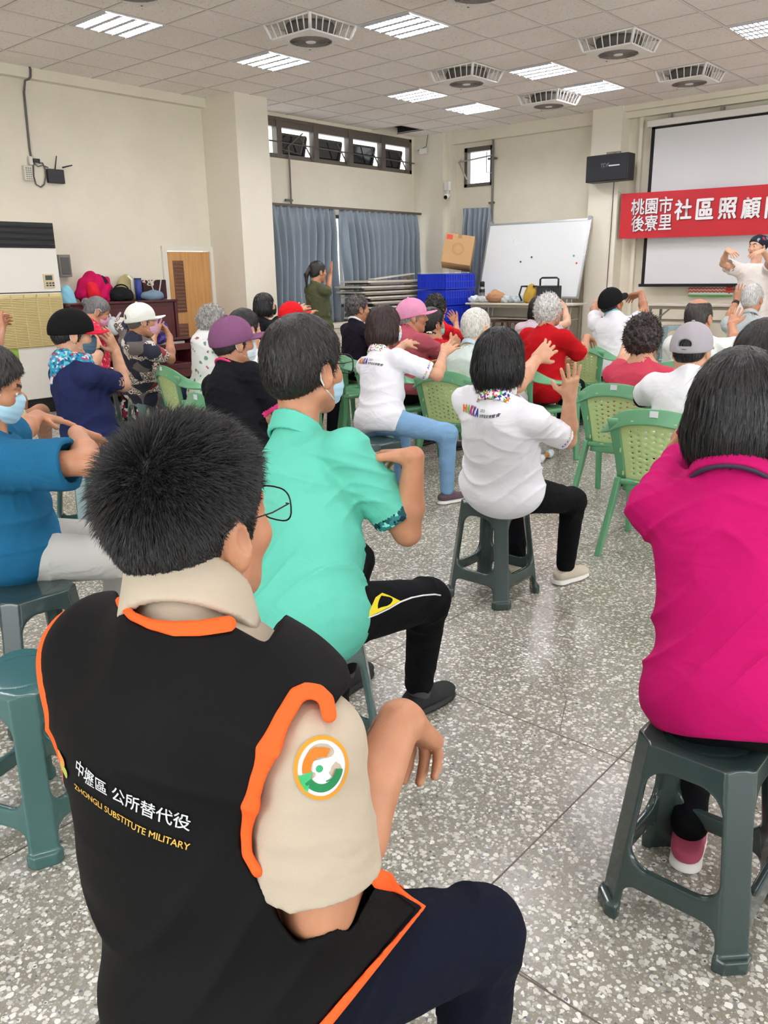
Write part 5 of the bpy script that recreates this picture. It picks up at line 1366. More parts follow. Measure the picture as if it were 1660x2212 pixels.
p = person('woman with a brown bob in a white printed polo and light blue jeans', (825, 757), z=.985, az=-10, s=.97, gw=1.06, gd=1.06, head=(832, 706), haz=-12, hs=1.08, hip=(822, 905), skin='a',
    R=dict(e=(946, 812), w=(958, 765), t=(990, 735), se=1, sw=1, st=1, n=(-.2, -.6, -.8), curl=.15, spread=.25), L=dict(e=(845, 775), w=(872, 745), t=(898, 733), se=1, sw=1, st=1, n=(.3, -.2, -1), curl=.1, spread=.28),
    knees={-1: (975, 938), 1: (4.15, 3.45, .47)}, ankles={-1: (966, 1060, .085), ('az', -1): -15}, shirt=M_WHITE, sleeve=.80, sleeve_r=.062, pants=M_JEANS, shoes=SH_PLUM, hair=('bob', '#2c1815', .012), fold=.009, ph=2.4, hem=.08)
hakka(p, (775, 785), (828, 791), -1); polo_collar(p, M_HAKC, .034, .0045, .42, -.010); face_mask(p, p.H, M_MASKW, .005)
sc_ = atz(815, 950, .462); stool(sc_[0], sc_[1], -8, M_STOOL, 'dark plastic stool under the woman in light blue jeans')

# ---- magenta polo woman
p = person('woman in a magenta polo shirt with a black bob, cut by the right edge', (1585, 1015), z=1.02, az=4, s=.99, gw=1.10, gd=1.08, head=(1598, 885), haz=-2, hs=1.06, hip=(1590, 1500), skin='a',
    L=dict(e=(1525, 955), w=(1560, 880), t=(1580, 820), se=1, sw=1, st=1, n=(.2, .2, -1)), knees={-1: (2.05, .28, .47), 1: (2.10, .72, .47)}, ankles={1: (1490, 1790, .085)}, shirt=M_PINK, sleeve=.62, sleeve_r=.066, pants=M_BLKPANT, shoes=SH_PINK, hair=('longbob', '#100e0e', .016), fold=.012, ph=.2, hem=.070)
polo_collar(p, M_PINK, .034, .004, .5, .000, .076)
polo_collar(p, mat('collar_stripe', '#3a2f42', .8), .0045, .0032, .30, -.036, .091)
stool(1.69, .515, 0, M_STOOL, 'dark plastic stool under the woman in the magenta polo shirt')
# ================================================================== the rest of the audience
def T_(name, col): return cloth(name, col)
M_BLK = T_('black_cotton', '#16171b'); M_NVY2 = T_('navy_cotton', '#222c48')
# blue t-shirt man at the left edge
p = person('man in a blue t-shirt and grey trousers with lowered face mask, at the left edge', (-38, 925), z=.99, az=-10, s=1.02, gw=1.1, gd=1.1, head=(-28, 834), haz=-24, hp=-24, hs=1.05, hip=(25, 1175), skin='b',
    R=dict(e=(192, 1000), w=(166, 935), t=(226, 952), se=-1, sw=1, st=1, n=(0, -1, -.2), curl=.18, spread=.12), L=dict(e=(45, 935), w=(80, 898), t=(178, 918), se=1, sw=1, st=1, n=(0, -1, -.2), curl=.12, spread=.12, thumb=.9),
    knees={-1: (1.55, 2.42, .49), 1: (1.58, 2.78, .49)}, shirt=M_BLUE, sleeve=.78, sleeve_r=.075, pants=M_GREYPANT, shoes=SH_WHITE, hair=('short', '#2a2624', .012), fold=.007, ph=3.3, hem=.10, armr=1.08)
face_mask(p, p.H, M_MASKB, .005)
stool(1.14, 2.62, -4, M_STOOL, 'dark plastic stool under the man in the blue t-shirt')
# purple cap
p = person('woman in a purple cap, face mask and black shirt with pink sleeve bands', (498, 788), z=1.02, az=-4, s=.98, gw=1.12, gd=1.08, head=(505, 740), haz=-13, hs=1.06, hip=(520, 985), skin='b', R=dict(e=(612, 905), w=(655, 850), t=(690, 835), se=1, sw=1, st=1), shirt=[M_BLK, T_('pink_band', '#e0407f')], sleeve=.76, cuff=.026, sleeve_r=.066, pants=M_BLKPANT, shoes=SH_BLK, hair=('short', '#2b2725', .008), ph=.9, legs=True)
cap_hat(p, p.H, mat('cap_purple', '#7c4f70', .95, .2, bump=(160, .2), var=(14, .14)), mat('cap_purple', '#7c4f70'), .005); face_mask(p, p.H, M_MASKW, .005); polo_collar(p, T_('pink_band', '#e0407f'), .006, .004, .2, -.006, .070)
stool(2.6, 3.2, -4, M_STOOL, 'dark plastic stool under the woman in the purple cap')
# navy t-shirt, black cap with a red brim
p = person('woman in a navy t-shirt, black cap with red brim, turquoise scarf and slate face mask', (152, 778), z=1.03, az=-4, s=1.0, gw=1.12, gd=1.15, head=(158, 722), haz=-20, hp=-10, hs=1.06, hip=(200, 955), skin='a',
    R=dict(e=(268, 832), w=(250, 757), t=(224, 708), se=1, sw=1, st=-1, n=(-.9, 0, -.3), curl=.2, spread=.2), L=dict(e=(196, 792), w=(217, 760), t=(192, 712), se=1, sw=1, st=1, n=(-.6, .3, .5), curl=.2, spread=.2), knees={-1: (2.85, 4.05, .5), 1: (2.9, 4.4, .5)}, shirt=M_NAVY, sleeve=.80, sleeve_r=.068, pants=M_DKJEAN, shoes=SH_WHITE, hair=('short', '#201c1a', .008), fold=.007, ph=1.9, hem=.12)
cap_hat(p, p.H, T_('cap_black', '#141416'), T_('brim_red', '#d8203c'), .005); face_mask(p, p.H, M_MASKD, .005)
M_SCARF = patterned('scarf_print', [(0, '#2b8fae'), (.4, '#58b7c8'), (.62, '#b23a4e'), (.74, '#1f5d84'), (.88, '#d9c9d0')], 70)
F = SDF(); nb_ = p.N-.012*p.f; F.cap(nb_-.035*p.t+.05*p.f, nb_-.0*p.t-.02*p.f, .085, .080, .03); F.cap(nb_-.07*p.f-.01*p.t, nb_-.115*p.f-.10*p.t+.02*p.l, .035, .012, .03); F.cap(nb_-.07*p.f-.01*p.t, nb_-.095*p.f-.075*p.t-.03*p.l, .03, .012, .03); F.warps.append(fold_warp(nb_-.1*p.t, p.l, p.t, .006, 1, 2)); V, Q = F.poly(.006); mesh('scarf', V-p.base, Q, M_SCARF, p.root)
W_, Tp_ = p.arm[1][2:4]; E_ = p.arm[1][1]; d = nrm(W_-E_); b = MB(); c = W_-d*.02-p.base
b.tube([c-d*.012, c+d*.012], .031, 16); wt = b.build('watch', mat('watch_black', '#141416', .3), p.root, smooth=True)
b = MB(); q = nrm(-ray(216, 762)); q = nrm(q-d*(q@d)); b.box(c+q*.030, (.032, .032, .010), np.stack([np.cross(d, q), d, q], 1)); b.build('watch_face', mat('watch_glass', '#0c0d10', .05), wt)
stool(2.25, 4.2, 2, M_STOOL4, 'teal plastic stool under the woman in the navy t-shirt')
# floral red, grey bun
p = person('woman in a red floral blouse with a grey hair bun, head bowed', (199, 697), D=7.7, az=-10, s=1.08, gw=1.08, head=(210, 674), haz=-22, hp=-32, hs=1.02, dh=.05, skin='b', seat=.50, R=dict(e=(244, 752), w=(222, 765), t=(212, 752), se=1, sw=1, st=1), shirt=patterned('red_floral', [(0, '#e8d8dc'), (.16, '#e86a80'), (.3, '#c42842'), (.8, '#b0203a')], 26, 'flower'), sleeve=.8, pants=patterned('bw_floral', [(0, '#1c1a1e'), (.45, '#dcd6d4'), (.65, '#8c2438'), (.8, '#1c1a1e')], 32), shoes=SH_BLK, hair=('bun', '#6c6a69', .008), ph=.4)
face_mask(p, p.H, M_MASKP, .006)
stool(p.base[0]+.03, p.base[1], -10, M_STOOL, 'dark plastic stool under the woman in the red floral blouse', 1.08)
# white cap, patchwork blouse
M_PATCH, nt, bb = newmat('patchwork'); tc = N(nt, 'ShaderNodeTexCoord'); v1 = N(nt, 'ShaderNodeTexVoronoi'); v1.distance = 'CHEBYCHEV'; v1.inputs['Scale'].default_value = 9; v1.inputs['Randomness'].default_value = .5
mp_ = N(nt, 'ShaderNodeMapping'); mp_.inputs['Location'].default_value = (.37, .11, .23); nt.links.new(tc.outputs['Object'], mp_.inputs[0]); nt.links.new(mp_.outputs[0], v1.inputs['Vector']); sp = N(nt, 'ShaderNodeSeparateColor'); nt.links.new(v1.outputs['Color'], sp.inputs[0])
r1 = ramp(nt, sp.outputs[0], [(0, lin('#1e2236')), (.34, lin('#6d6460')), (.49, lin('#8f2a34')), (.52, lin('#d8cfc4')), (.56, lin('#d8cfc4'))], 'CONSTANT')
v2 = N(nt, 'ShaderNodeTexVoronoi'); v2.inputs['Scale'].default_value = 24; nt.links.new(tc.outputs['Object'], v2.inputs['Vector'])
r2 = ramp(nt, v2.outputs['Distance'], [(0, lin('#6b2a2c')), (.28, lin('#efe6da')), (.42, lin('#5b5350')), (.6, lin('#d8cfc4'))], 'CONSTANT')
mt = N(nt, 'ShaderNodeMath', operation='GREATER_THAN'); mt.inputs[1].default_value = .55; nt.links.new(sp.outputs[0], mt.inputs[0])
mx = N(nt, 'ShaderNodeMix', data_type='RGBA'); nt.links.new(mt.outputs[0], mx.inputs[0]); nt.links.new(r1.outputs[0], mx.inputs[6]); nt.links.new(r2.outputs[0], mx.inputs[7]); nt.links.new(mx.outputs[2], bb.inputs['Base Color']); bb.inputs['Roughness'].default_value = .8
p = person('woman in a white cap and patchwork print blouse with navy trousers, by the piano', (296, 718), D=6.35, az=-4, s=1.0, gw=1.12, gd=1.1, head=(306, 693), haz=-16, hp=-3, hs=1.05, hip=(305, 835), skin='b',
    R=dict(e=(369, 776), w=(367, 728), t=(352, 700), se=1, sw=1, st=1, n=(-1, 0, .2), curl=.5), L=dict(e=(325, 755), w=(333, 722), t=(345, 687), se=1, sw=1, st=1, n=(.3, 0, 1), curl=.2, spread=.25), knees={-1: (398, 850), 1: (385, 840)}, shirt=M_PATCH, sleeve=.75, sleeve_r=.062, pants=T_('navy_slacks', '#222a44'), shoes=SH_WHITE, hair=('short', '#5d5854', .008), ph=2.2, hem=.10)
cap_hat(p, p.H, T_('cap_white', '#e6e6de'), T_('cap_white', '#e6e6de'), .006, hole=True); face_mask(p, p.H, M_MASKP, .006)
stool(p.base[0]+.04, p.base[1], -4, M_STOOL2, 'grey green plastic stool under the woman in the patchwork blouse')
# gray curly, printed white shirt, in an armchair
p = person('grey haired woman in a white shirt with small prints', (452, 716), D=6.5, az=-12, s=1.03, gw=1.05, head=(462, 694), haz=-16, hs=1.0, skin='b', shirt=patterned('small_print', [(0, '#eef0ee'), (.80, '#6fa08a'), (.86, '#eef0ee'), (.93, '#b06a6a'), (.96, '#eef0ee')], 42), sleeve=.85, pants=M_BLKPANT, shoes=SH_BLK, hair=('curly', '#9b9894', .004), ph=.5)
armchair(p.base[0]-.10, p.base[1], -14, 'green armchair under the grey haired woman by the door')
# white blouse behind the purple cap
p = person('black haired woman in a plain white blouse, half hidden behind the purple cap', (548, 762), D=5.0, az=-6, s=.98, gw=1.02, head=(530, 712), haz=-2, hs=1.0, skin='a', R=dict(e=(585, 800), w=(562, 765), t=(572, 730), se=1, sw=1, st=1), shirt=M_WHITE, sleeve=.95, pants=M_BLKPANT, shoes=SH_BLK, hair=('short', '#171516', .01), ph=1.1)
armchair(p.base[0]-.09, p.base[1], -8, 'green armchair under the woman in the plain white blouse')
# black mask, black clothes
p = person('short haired woman in black with a black face mask, in front of the column', (570, 688), D=8.1, az=-16, s=1.0, gw=1.0, head=(573, 660), haz=-14, hs=1.0, skin='d', R=dict(e=(606, 696), w=(640, 672), t=(668, 660), se=1, sw=1, st=1), shirt=M_BLK, sleeve=.9, sleeve_r=.07, pants=M_BLKPANT, shoes=SH_BLK, hair=('bob', '#121112', .004), ph=.3)
face_mask(p, p.H, M_MASKK, .006)
armchair(p.base[0]-.09, p.base[1], -16, 'green armchair under the short haired woman in black')
# red cap
p = person('person in a red cap with both arms stretched forward', (632, 712), D=6.9, az=-20, s=.96, gw=1.0, head=(632, 684), haz=-20, hs=1.0, skin='b', R=dict(e=(655, 722), w=(664, 684), t=(682, 664), se=1, sw=1, st=1, n=(0, -1, 0)), L=dict(e=(640, 700), w=(648, 672), t=(664, 655), se=1, sw=1, st=1, n=(0, -1, 0)), shirt=T_('maroon_shirt', '#7c2430'), pants=M_BLKPANT, shoes=SH_BLK, hair=('short', '#1b1918', .008), ph=.7)
cap_hat(p, p.H, T_('cap_red', '#d01c22'), T_('cap_red', '#d01c22'), .006)
armchair(p.base[0]-.09, p.base[1], -20, 'green armchair under the person in the red cap')
# standing man with a ponytail
p = person('man with a ponytail standing by the blue curtain in an olive t-shirt, one arm raised', (684, 612), D=10.4, az=-14, s=1.04, gw=1.08, gd=1.1, head=(687, 588), haz=-12, hs=1.05, stand=.0, lean=-.02, skin='b', R=dict(e=(708, 630), w=(714, 594), t=(718, 564), se=1, sw=1, st=1, n=(-1, 0, .3), curl=.1), L=dict(e=(688, 662), w=(698, 690), t=(702, 706)), shirt=T_('olive_tshirt', '#4c5038'), sleeve=.7, sleeve_r=.07, pants=M_KHAKI, shorts=True, shoes=SH_BLK, hair=('pony', '#181616', .008), ph=.2, hem=.14)
OL = p
# black sweater
p = person('woman with wavy grey and black hair in a black sweater', (772, 695), D=8.0, az=-14, s=1.04, gw=1.02, head=(774, 668), haz=-22, hs=1.02, skin='b', shirt=T_('black_sweater', '#1a1622'), sleeve=1.2, pants=M_BLKPANT, shoes=SH_BLK, hair=('wave', '#4a4644', .012), ph=.5)
polo_collar(p, M_WHITE, .012, .005)
armchair(p.base[0]-.09, p.base[1], -14, 'green armchair under the woman in the black sweater')
# pink cap, rose shirt
p = person('person in a pink cap and rose t-shirt looking to the side', (882, 712), D=6.6, az=-10, s=1.1, gw=1.1, head=(892, 684), haz=-42, hs=1.02, skin='b', R=dict(e=(948, 762), w=(975, 742), t=(998, 728), se=1, sw=1, st=1), shirt=T_('rose_tshirt', '#a8505c'), sleeve=.8, sleeve_r=.068, pants=M_BLKPANT, shoes=SH_BLK, hair=('short', '#8d8a88', .007), ph=.9, knees=None)
cap_hat(p, p.H, T_('cap_pink', '#d98fb0'), T_('cap_pink', '#d98fb0'), .006)
armchair(p.base[0]-.09, p.base[1], -10, 'green armchair under the person in the pink cap')
# red sweater, green mask
p = person('woman in a red sweater with striped collar and green face mask', (936, 728), D=7.3, az=-10, s=1.1, gw=1.0, head=(934, 700), haz=-12, hs=1.02, skin='b', R=dict(e=(975, 762), w=(985, 735), t=(1000, 745), se=1, sw=1, st=1), shirt=T_('red_sweater', '#c01c2c'), sleeve=1.2, pants=M_BLKPANT, shoes=SH_BLK, hair=('short', '#1a1716', .014), ph=.4)
face_mask(p, p.H, M_MASKG, .006); polo_collar(p, patterned('collar_stripes', [(0, '#1c1a1c'), (.5, '#e8e6e4')], 60), .012, .005)
armchair(p.base[0]-.09, p.base[1], -10, 'green armchair under the woman in the striped collar')
# red sweater, arm raised
p = person('dark haired woman in a plain red sweater raising her right hand, by the crates', (948, 694), D=8.5, az=-16, s=1.07, gw=1.05, head=(944, 664), haz=-6, hs=1.05, skin='b', R=dict(e=(986, 724), w=(986, 698), t=(972, 674), se=1, sw=1, st=1, n=(-.5, 0, 1), curl=.35), shirt=T_('scarlet_sweater', '#c4161f'), sleeve=1.2, sleeve_r=.058, pants=M_BLKPANT, shoes=SH_BLK, hair=('curly', '#1b1816', .0), ph=.8)
armchair(p.base[0]-.09, p.base[1], -16, 'green armchair under the woman raising her right hand by the crates')
# white haired man
p = person('white haired man in a pale mint shirt, in a green armchair', (1022, 752), D=6.0, az=-4, s=1.12, gw=1.04, head=(1030, 709), haz=-8, hs=1.04, skin='d', shirt=T_('pale_mint', '#d3e0da'), sleeve=.8, pants=M_GREYPANT, shoes=SH_WHITE, hair=('short', '#d8d2ca', .006), ph=1.5)
polo_collar(p, T_('pale_blue_collar', '#bcd0d8'), .020, .005)
armchair(p.base[0]-.09, p.base[1]+.0, 4, 'green armchair under the white haired man in the pale shirt')
# lilac
p = person('woman in a pale lilac top with straight black hair, in front of the whiteboard table', (1158, 694), D=8.1, az=-4, s=.98, gw=1.05, head=(1165, 668), haz=-2, hs=1.05, skin='d', R=dict(e=(1226, 698), w=(1222, 668), t=(1216, 645), se=1, sw=1, st=1), shirt=T_('lilac_top', '#cdbcc4'), sleeve=.55, pants=M_BLKPANT, shoes=SH_BLK, hair=('longbob', '#171516', .002), ph=.6)
armchair(p.base[0]-.09, p.base[1], -4, 'green armchair under the woman in the lilac top')
# red t-shirt, white curly hair
p = person('woman with curly white hair in a loose red t-shirt and black trousers', (1182, 706), D=6.45, az=-12, s=1.04, gw=1.12, gd=1.05, head=(1188, 670), haz=-16, hs=1.02, skin='b', R=dict(e=(1258, 768), w=(1268, 728), t=(1285, 742), se=1, sw=1, st=1, n=(0, -1, 0), curl=.4), knees={-1: (1246, 835), 1: (1225, 825)}, ankles={-1: (1254, 897, .09)}, shirt=T_('red_tshirt', '#b01018'), sleeve=.85, sleeve_r=.075, pants=M_BLKPANT, shoes=SH_BLK, hair=('curly', '#c9c6c2', -.004), ph=1.2, hem=.10)
armchair(p.base[0]-.10, p.base[1]-.0, -16, 'green armchair under the woman in the loose red t-shirt')
# black cap, arms up
p = person('man in a black cap and white t-shirt with both arms raised', (1328, 680), D=7.9, az=-2, s=1.1, gw=1.12, head=(1322, 655), haz=-14, hp=12, hs=1.05, skin='c', R=dict(e=(1392, 672), w=(1386, 633), t=(1352, 646), se=1, sw=1, st=1, n=(-.4, -1, 0), curl=.45), L=dict(e=(1284, 668), w=(1302, 640), t=(1320, 630), se=1, sw=1, st=1), knees=None, shirt=M_WHITE, sleeve=.55, sleeve_r=.066, pants=M_BLKPANT, shoes=SH_BLK, hair=('short', '#171514', .007), ph=2.7, hem=.09)
cap_hat(p, p.H, T_('cap_black', '#141416'), T_('cap_black', '#141416'), .006); polo_collar(p, T_('aqua_collar', '#7cc0d8'), .012, .005)
armchair(p.base[0]-.12, p.base[1]+.10, -4, 'green armchair under the man in the black cap')
# coral, curly
p = person('woman with curly dark brown hair in a coral top', (1388, 782), D=5.2, az=4, s=1.05, gw=1.12, gd=1.1, head=(1392, 727), haz=0, hs=1.06, skin='a', L=dict(e=(1345, 790), w=(1352, 748), t=(1350, 718), se=1, sw=1, st=1), shirt=T_('coral_top', '#c04256'), sleeve=.8, pants=M_BLKPANT, shoes=SH_BLK, hair=('curly', '#2c211f', .008), ph=1.7)
armchair(p.base[0]-.10, p.base[1], 4, 'green armchair under the woman in the coral top')
# bald
p = person('balding man in a white polo shirt holding up his right hand', (1512, 722), D=6.3, az=4, s=1.12, gw=1.1, head=(1510, 687), haz=-4, hs=1.06, skin='b', R=dict(e=(1590, 748), w=(1581, 702), t=(1595, 668), se=1, sw=1, st=1, n=(-.4, 0, 1), curl=.2, spread=.2), shirt=T_('offwhite_polo', '#e2e6e0'), sleeve=.8, sleeve_r=.068, pants=M_BLKPANT, shoes=SH_BLK, hair=('bald', '#3a3432', .004), ph=.3)
polo_collar(p, M_WHITE, .020, .005)
armchair(p.base[0]-.10, p.base[1], 4, 'green armchair under the balding man in the white polo')
# grey cap
p = person('woman in a grey cap and white t-shirt with black undersleeves', (1493, 802), D=4.2, az=8, s=1.05, gw=1.06, head=(1495, 757), haz=4, hp=-8, hs=1.04, skin='a', L=dict(e=(1388, 862), w=(1440, 850), t=(1470, 840), se=1, sw=1, st=1), R=dict(e=(1590, 850), w=(1565, 812), t=(1545, 790), se=1, sw=1, st=1), shirt=M_WHITE, sleeve=.62, sleeve_r=.066, pants=M_BLKPANT, shoes=SH_BLK, hair=('short', '#171516', .004), ph=2.9)
cap_hat(p, p.H, mat('cap_grey', '#a39ea2', .9, .2, bump=(200, .1)), mat('cap_grey', '#a39ea2'), .005, hole=True)
S_, E_, W_ = p.arm[1][:3]; F = SDF(); F.cap(S_+(E_-S_)*.55, E_, .050, .047, .01); F.cap(E_, E_+(W_-E_)*.7, .047, .038, .01); V, Q = F.poly(.006); mesh('undersleeve', V-p.base, Q, M_BLK, p.root)
armchair(p.base[0]-.06, p.base[1]+.04, 4, 'green armchair with a sticker, under the woman in the grey cap')
# grey shirt, white hair, by the instructor
p = person('white haired man in a light grey polo with a black wristband, arms raised', (1622, 682), D=7.6, az=6, s=1.04, gw=1.12, head=(1626, 646), haz=-8, hs=1.06, skin='b', L=dict(e=(1572, 694), w=(1591, 652), t=(1603, 610), se=1, sw=1, st=1, n=(.3, 0, -1), curl=.1), shirt=T_('light_grey_polo', '#b9c0c2'), sleeve=.6, sleeve_r=.066, pants=M_BLKPANT, shoes=SH_BLK, hair=('short', '#c6c3c0', .008), ph=.1)
polo_collar(p, T_('light_grey_polo', '#b9c0c2'), .020, .005)
W_, E_ = p.arm[1][2], p.arm[1][1]; d = nrm(W_-E_); b = MB(); b.tube([W_-d*.03-p.base, W_+d*.0-p.base], .034, 12); b.build('wristband', mat('watch_black', '#141416'), p.root, smooth=True)
armchair(p.base[0]-.10, p.base[1], 6, 'green armchair under the man in the light grey polo')
# behind the magenta woman
p = person('dark haired woman mostly hidden behind the woman in magenta', (1655, 850), D=2.65, az=2, s=.98, gw=1.05, head=(1655, 778), haz=-4, hs=1.06, skin='c', L=dict(e=(1462, 975), w=(1500, 900), t=(1530, 850), se=1, sw=1, st=1), shirt=T_('wine_top', '#6a2438'), sleeve=.5, pants=M_BLKPANT, shoes=SH_BLK, hair=('bob', '#1d1816', .008), ph=.6)
stool(p.base[0]+.03, p.base[1], 2, M_STOOL, 'dark plastic stool under the woman hidden behind magenta')
# left edge man in shorts
p = person('man in khaki shorts and a white shirt cut by the left edge, hand stretched out', (-75, 790), D=4.7, az=2, s=1.02, gw=1.1, head=(-80, 740), haz=0, skin='b', R=dict(E=atD(-5, 790, 4.35), w=(-10, 778), t=(46, 782), sw=1, st=1, n=(0, -1, -.2), curl=.15), L=dict(e=(-5, 750), w=(2, 712), t=(8, 680), se=1, sw=1, st=1, curl=.9), knees={-1: (100, 885), 1: (45, 860)}, ankles={-1: (104, 975, .3)}, shirt=M_WHITE, pants=M_KHAKI, shorts=True, shoes=None, hair=('short', '#33302e', .008), ph=.5)
armchair(p.base[0]-.10, p.base[1], 2, 'green armchair at the left edge under the man in khaki shorts')
# instructor on the stage
M_TUNIC = patterned('tunic_print', [(0, '#e9e2dc'), (.62, '#e9e2dc'), (.70, '#dccfb8'), (.76, '#e9e2dc')], 6, 'noise')
p = person('woman leading the exercise on the stage, white tunic, dark printed headscarf, headset', (1632, 568), D=9.7, az=184, s=1.0, gw=1.12, gd=1.1, head=(1637, 534), haz=158, hs=1.08, stand=.3, lean=.0, skin='d', R=dict(e=(1562, 570), w=(1572, 540), t=(1594, 553), se=-1, sw=-1, st=-1, n=(.2, -.6, -.8), curl=.3, spread=.3), L=dict(e=(1668, 566), w=(1648, 542), t=(1618, 553), se=-1, sw=-1, st=-1, n=(-.1, -.8, -.5), curl=.25, spread=.25), shirt=M_TUNIC, sleeve=.75, sleeve_r=.085, pants=M_BLKPANT, shoes=SH_BLK, hair=None, fold=.009, ph=1.2, hem=.14)
F = SDF(); b0 = p.Hc; M_ = np.stack([p.f, p.l, p.t], 1); F.ell(b0+.05*p.t, (.16, .20, .25), M_, .06); F.ell(b0-.12*p.t, (.17, .215, .2), M_, .06); F.cut(b0-.22*p.t, -p.t); F.warps.append(fold_warp(b0, p.l, p.t, .008, 2)); V, Q = F.poly(.010); mesh('tunic', V-p.base, Q, M_TUNIC, p.root)
F = SDF(); p.H.ell(F, (-.014, 0, .045), (.108, .088, .088), .02); p.H.ell(F, (-.075, 0, .03), (.06, .07, .07), .03); p.H.ell(F, (-.09, 0, .075), (.05, .05, .045), .03); p.H.cut(F, (.08, 0, .058), (.55, 0, -.8)); p.H.cut(F, (-.02, 0, -.03), (.3, 0, -1))
V, Q = F.poly(.006); mesh('headscarf', V-p.base, Q, patterned('headscarf_print', [(0, '#1c222e'), (.5, '#2c3a48'), (.72, '#8aa0a8'), (.82, '#b03050'), (.9, '#1c222e')], 28), p.root)
b = MB(); b.tube([p.H.w(q)-p.base for q in ((0, .084, 0), (.05, .072, -.045), (.098, .03, -.062))], .004, 6); hs_ = b.build('headset', mat('watch_black', '#141416'), p.root); b = MB(); b.lathe([(0, -.012), (.011, -.008), (.011, .008), (0, .012)], p.H.w((.10, .026, -.063))-p.base, 8); b.build('microphone', mat('watch_black', '#141416'), hs_)
# empty seats in view
stool(.83, 2.03, 20, M_STOOL4, 'empty teal plastic stool left of the young man, round pattern on its seat')
armchair(5.45, 5.2, -6, 'empty green armchair between the mint polo man and the woman in jeans')
# ================================================================== furniture and things along the walls
M_ACW = mat('ac_white', '#e4e1d6', .45, var=(2, .04)); M_ACY = mat('ac_yellowed', '#d9c98f', .5); M_ACB = mat('ac_black', '#1b1c1e', .35)
# floor standing air conditioner
AX0, AX1, AY0, AY1 = 3.55, 4.745, 8.93, 9.385
r = empty('air_conditioner', ((AX0+AX1)/2, (AY0+AY1)/2, 0), 0, 'tall cream floor standing air conditioner with black louvres and yellowed grille', 'air conditioner')
o_ = np.array(r.location)
def bl(*q): return (q[0]-o_[0], q[1]-o_[0], q[2]-o_[1], q[3]-o_[1], q[4], q[5])
b = MB(); b.bx(*bl(AX0+.03, AX1-.03, AY0+.04, AY1, 0, .17)); b.build('plinth', M_ACB, r)
b = MB(); b.bx(*bl(AX0, AX1, AY0, AY1, .17, 1.80)); b.bx(*bl(AX0, AX1, AY0+.08, AY1, 1.80, 2.05)); b.build('body', M_ACW, r, bevel=.012)
b = MB(); b.bx(*bl(AX0+.01, AX1-.01, AY0-.004, AY0+.10, 1.79, 2.055)); b.build('air_outlet', M_ACB, r)
for k in range(4):
    b = MB(); z = 1.83+.062*k; b.box(((AX0+AX1)/2-o_[0], AY0-.006-o_[1], z), (AX1-AX0-.05, .05, .012), rotx(.35)); b.build('louver', mat('ac_louver', '#2f3134', .25), r)
b = MB(); b.bx(*bl(AX0+.005, AX1-.005, AY0-.003, AY0+.01, 1.322, 1.332)); b.build('seam', M_ACB, r)
b = MB(); b.bx(*bl(AX0+.02, AX1-.012, AY0-.010, AY0+.01, .74, 1.31)); g = b.build('grille', mat('ac_grille_shade', '#b9a56c', .6), r)
b = MB()
for k in range(30): b.bx(*bl(AX0+.02, AX1-.012, AY0-.020, AY0-.008, .755+.0175*k, .755+.0175*k+.009))
for k in range(9): b.bx(*bl(AX0+.02+(AX1-AX0-.04)*k/8-.003, AX0+.02+(AX1-AX0-.04)*k/8+.003, AY0-.021, AY0-.006, .74, 1.31))
b.bx(*bl(AX0+.02, AX1-.012, AY0-.021, AY0-.006, 1.275, 1.31)); b.build('grille_slats', M_ACY, g)
a_, c_ = atY(92, 592, AY0), atY(118, 622, AY0)
b = MB(); b.bx(*bl(a_[0], c_[0], AY0-.012, AY0+.01, c_[2], a_[2])); pn = b.build('control_panel', mat('panel_cream', '#cdbd94', .5), r, bevel=.003)
b = MB(); b.bx(*bl(a_[0]+.02, c_[0]-.02, AY0-.015, AY0, (a_[2]+c_[2])/2+.01, a_[2]-.015)); b.build('display', mat('lcd_grey', '#4a4f4e', .2), pn)
b = MB()
for k in range(3):
    for j in range(2): b.bx(*bl(a_[0]+.022+.035*k, a_[0]+.045+.035*k, AY0-.016, AY0, c_[2]+.02+.025*j, c_[2]+.035+.025*j))
b.build('buttons', mat('button_dark', '#3a3b44', .5), pn)
# green poster on the unit
a_, c_ = atY(-10, 752, AY0-.004), atY(47, 812, AY0-.004)
b = MB(); b.bx(a_[0], c_[0], AY0-.006, AY0-.002, c_[2], a_[2]); po = tag(b.build('poster', mat('poster_green', '#8aa83a', .6)), 'green notice taped to the air conditioner by the left edge', 'poster')
b = MB(); b.bx(a_[0], c_[0]-.05, AY0-.008, AY0-.0055, c_[2]+.02, (a_[2]+c_[2])/2+.01); b.build('white_panel', mat('paper', '#e8e8e4', .7), po)
# breaker box and cyan cloth
a_, c_ = atY(126, 550, YL-.1), atY(157, 598, YL-.1)
b = MB(); b.bx(a_[0], c_[0], YL-.10, YL, c_[2], a_[2]); q = tag(b.build('breaker_box', mat('box_grey', '#7d7c78', .45, metal=.3), bevel=.005), 'grey metal breaker box on the wall beside the air conditioner', 'electrical box')
b = MB(); b.bx(a_[0]+.02, c_[0]-.02, YL-.106, YL-.098, c_[2]+.03, a_[2]-.03); b.build('door', mat('box_grey_dark', '#5f5f5d', .4, metal=.3), q, bevel=.003)
c0 = atY(145, 640, 9.1); F = SDF(); F.ell(c0, (.085, .06, .125), None, .02); F.ell(c0+(.02, 0, -.07), (.09, .06, .07), None, .03); F.warps.append(lambda x, y, z: .006*np.sin(60*x+20*z)*np.sin(40*z+9*x)); V, Q = F.poly(.010)
tag(mesh('towel', V, Q, cloth('cyan_cloth', '#8fcfe2')), 'pale cyan folded towel at the left end of the piano top', 'towel')
